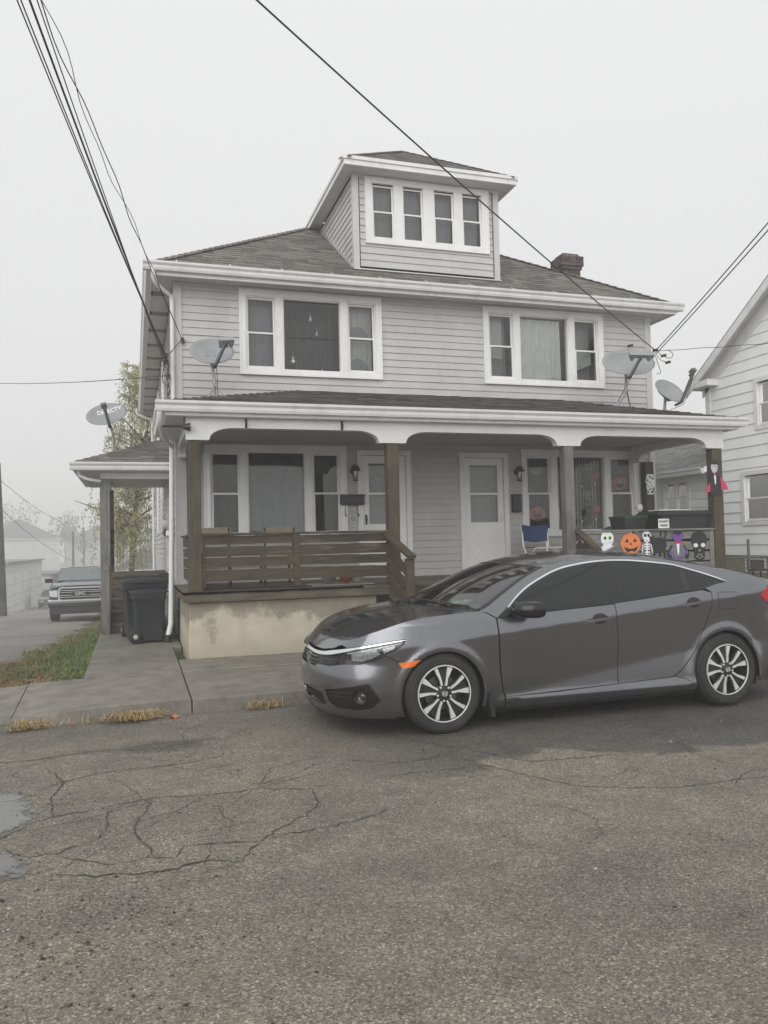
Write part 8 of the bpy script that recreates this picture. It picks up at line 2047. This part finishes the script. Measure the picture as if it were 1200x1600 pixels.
def far_tree(label, x, y, h, r, seed):
    rr = random.Random(seed); z0 = terrain(x, y)-.2; t = thing('far_tree', label, 'tree', (x, y, z0), 0, 'trees lost in the fog')
    bb = MB(); bb.tube([(x, y, z0), (x+.1, y, z0+h*.5), (x, y, z0+h*.9)], [.22, .15, .03], 8); bb.build('trunk', M_bark, t, smooth=True)
    lf_ = MB()
    for c_ in range(26):
        a, e = rr.uniform(0, 6.28), rr.uniform(-.6, 1); cc = Vector((x+cos(a)*r*.75*rr.random()**.5, y+sin(a)*r*.75*rr.random()**.5, z0+h*(.35+.55*rr.random()))); cr_ = r*rr.uniform(.2, .42)
        for _ in range(70):
            d = Vector((rr.gauss(0, 1), rr.gauss(0, 1), rr.gauss(0, .8))).normalized()*cr_*rr.uniform(.5, 1); leafquad(lf_, cc+d, rr.uniform(.14, .3)*(1 if y < 90 else 1.8), rr)
    lf_.build('crown', M_dleaf, t, recalc=False)
for (lb, x, y, h, r, s_) in (('fogged bushy tree beside the far car', -6.0, 82, 4.0, 1.9, 1), ('tall fogged tree behind the pale house', -14, 185, 15, 6, 2), ('fogged tree left of the pale house', -28, 200, 18, 8, 3), ('faint tree over the lane end', -2.5, 180, 13, 5, 4), ('faint broad tree at far left', -42, 190, 18, 9, 5), ('faint tree behind the side porch', 4, 120, 10, 4, 6)): far_tree(lb, x, y, h, r, s_)
# ================================================================== OVERHEAD WIRES
M_wire = mat('wire_black', (0.025, 0.025, 0.03), 0.6)
def cable(label, A, P1, yend, sag, r=0.011, wig=0.0, n=44, cat='cable', grp='overhead service wires', t_first=0.0, key='Y'):
    A, P1 = Vector(A), Vector(P1); t1 = (A.y-P1.y)/(A.y-yend)
    E = A+(P1+Vector((0, 0, sag*4*t1*(1-t1)))-A)/t1
    pts = []
    for k in range(n+1):
        t = k/n; p = A.lerp(E, t)+Vector((0, 0, -sag*4*t*(1-t)))
        if wig: p += Vector((wig*sin(31*t)+wig*.6*sin(83*t+1), 0, wig*sin(47*t+.7)))*min(1, 6*t)
        pts.append(p)
    bb = MB(); bb.tube(pts, r*.78, 6); o_ = bb.build('overhead_wire', M_wire, smooth=True); return tag(o_, label, cat, grp)
aL = (HX0-.10, 12.0, 4.28)
cable('leftmost overhead wire of the left bundle', aL, (-.845, 6.7, 5.93), -2, .32, .008)
cable('overhead wire second from left in the left bundle', (HX0-.09, 12.0, 4.24), (-.815, 6.7, 5.93), -2, .36, .008)
cable('thickest overhead wire in the middle of the left bundle', (HX0-.1, 11.98, 4.2), (-.75, 6.7, 5.94), -2, .33, .013)
cable('thin overhead wire second from right in the left bundle', (HX0-.08, 12.02, 4.05), (-.695, 6.7, 5.95), -2, .30, .007)
cable('wavy twisted overhead wire, rightmost of the left bundle', (.72, 12.04, 4.63), (-.66, 6.7, 5.95), -2, .22, .007, .018, 90)
cable('looser twisted overhead wire wound round the rightmost left wire', (.73, 12.03, 4.61), (-.67, 6.72, 5.95), -2, .23, .005, -.03, 90)
aR = (HX1+.03, 12.0, 4.90)
cable('long overhead wire crossing the sky and dormer to the right corner', aR, (1.07, 6.7, 6.27), -2, .42, .012)
cable('upper one of the two wires rising to the top right', (HX1+.05, 11.98, 4.87), (7.75, 8, 5.49), -3, .16, .011)
cable('lower one of the two wires rising to the top right', (HX1+.07, 11.98, 4.83), (7.75, 8, 5.40), -3, .16, .011)
cable('thin wire running right from the corner across the white gable', (HX1+.08, 12.0, 4.87), (10.6, 11.06, 4.86), 9.5, .03, .007, .006)
def span(label, A, B, sag, r, grp='overhead service wires'):
    A, B = Vector(A), Vector(B); bb = MB(); bb.tube([A.lerp(B, k/24)+Vector((0, 0, -sag*4*(k/24)*(1-k/24))) for k in range(25)], r, 6); tag(bb.build('overhead_wire', M_wire, smooth=True), label, 'cable', grp)
span('thin wire reaching the left house corner from the left edge', (HX0-.06, 12.1, 4.1), (-5.2, 26, 6.65), .12, .007)
span('faint wire falling from the nearest lane pole', (-5.5, 38, 3.4), (-4.6, 70, 0.6), .3, .012); span('faint wire from the nearest lane pole along the lane', (-5.55, 38, 4.7), (-6.1, 90, 4.4), .5, .012)
# service heads, clamps and loops at the two corners
def looptube(pts, r=.006): bb = MB(); bb.tube(catmull(pts, 5), r, 5); return bb
t = thing('service_drop_fittings', 'tangle of service wire clamps and loops at the left house corner', 'fittings', (HX0-.05, 12, 4.3))
for pts in ([(.72, 12.04, 4.63), (.6, 12.0, 4.48), (.5, 11.98, 4.36), (.42, 11.97, 4.3)], [(.52, 11.98, 4.4), (.4, 11.96, 4.28), (.42, 11.96, 4.2), (.5, 11.98, 4.3), (.46, 11.97, 4.4)], [(.47, 11.99, 4.3), (.43, 11.97, 4.0), (.5, 11.98, 3.92), (.54, 11.99, 4.05), (.49, 11.98, 4.12)], [(.52, 11.99, 4.2), (.5, 11.99, 3.8), (.52, 11.99, 3.72)], [(.5, 11.98, 4.0), (.53, 11.99, 3.85), (.5, 11.99, 3.75)]): looptube(pts).build('wire_loop', M_wire, t, smooth=True, recalc=False)
for p in ((.49, 11.97, 4.36), (.46, 11.96, 4.26), (.50, 11.97, 4.05), (.73, 12.05, 4.62)): bb = MB(); bb.obox(p, (.022, 0, .01), (0, .02, 0), (-.01, 0, .035)); bb.build('clamp', M_black, t)
t = thing('service_drop_fittings', 'tangle of service wire clamps and loops at the right house corner', 'fittings', (HX1+.05, 12, 4.85))
for pts in ([(8.97, 11.98, 4.87), (9.1, 11.95, 4.78), (9.25, 11.95, 4.74), (9.33, 11.96, 4.82), (9.22, 11.96, 4.9)], [(8.96, 11.98, 4.8), (9.02, 11.97, 4.6), (9.06, 11.97, 4.48), (8.98, 11.98, 4.45)], [(8.95, 11.97, 4.85), (9.05, 11.95, 4.7), (9.2, 11.94, 4.66)]): looptube(pts).build('wire_loop', M_wire, t, smooth=True, recalc=False)
for p in ((9.12, 11.95, 4.78), (9.2, 11.94, 4.66), (8.97, 11.98, 4.88), (8.45, 11.98, 4.93)): bb = MB(); bb.obox(p, (.045, 0, .012), (0, .02, 0), (-.006, 0, .022)); bb.build('clamp', M_black, t)

# ================================================================== FOG
HZ = MB(); HZ.box(-260, 260, -66, 300, -12, 14)
m = bpy.data.materials.new('haze'); m.use_nodes = True; N = m.node_tree.nodes; N.clear(); o = N.new('ShaderNodeOutputMaterial'); pv = N.new('ShaderNodeVolumePrincipled'); m.node_tree.links.new(pv.outputs[0], o.inputs['Volume'])
pv.inputs['Color'].default_value = (0.975, 0.98, 0.985, 1); pv.inputs['Density'].default_value = 0.0052; pv.inputs['Anisotropy'].default_value = 0.2
HZ.build('haze', m, kind='stuff')
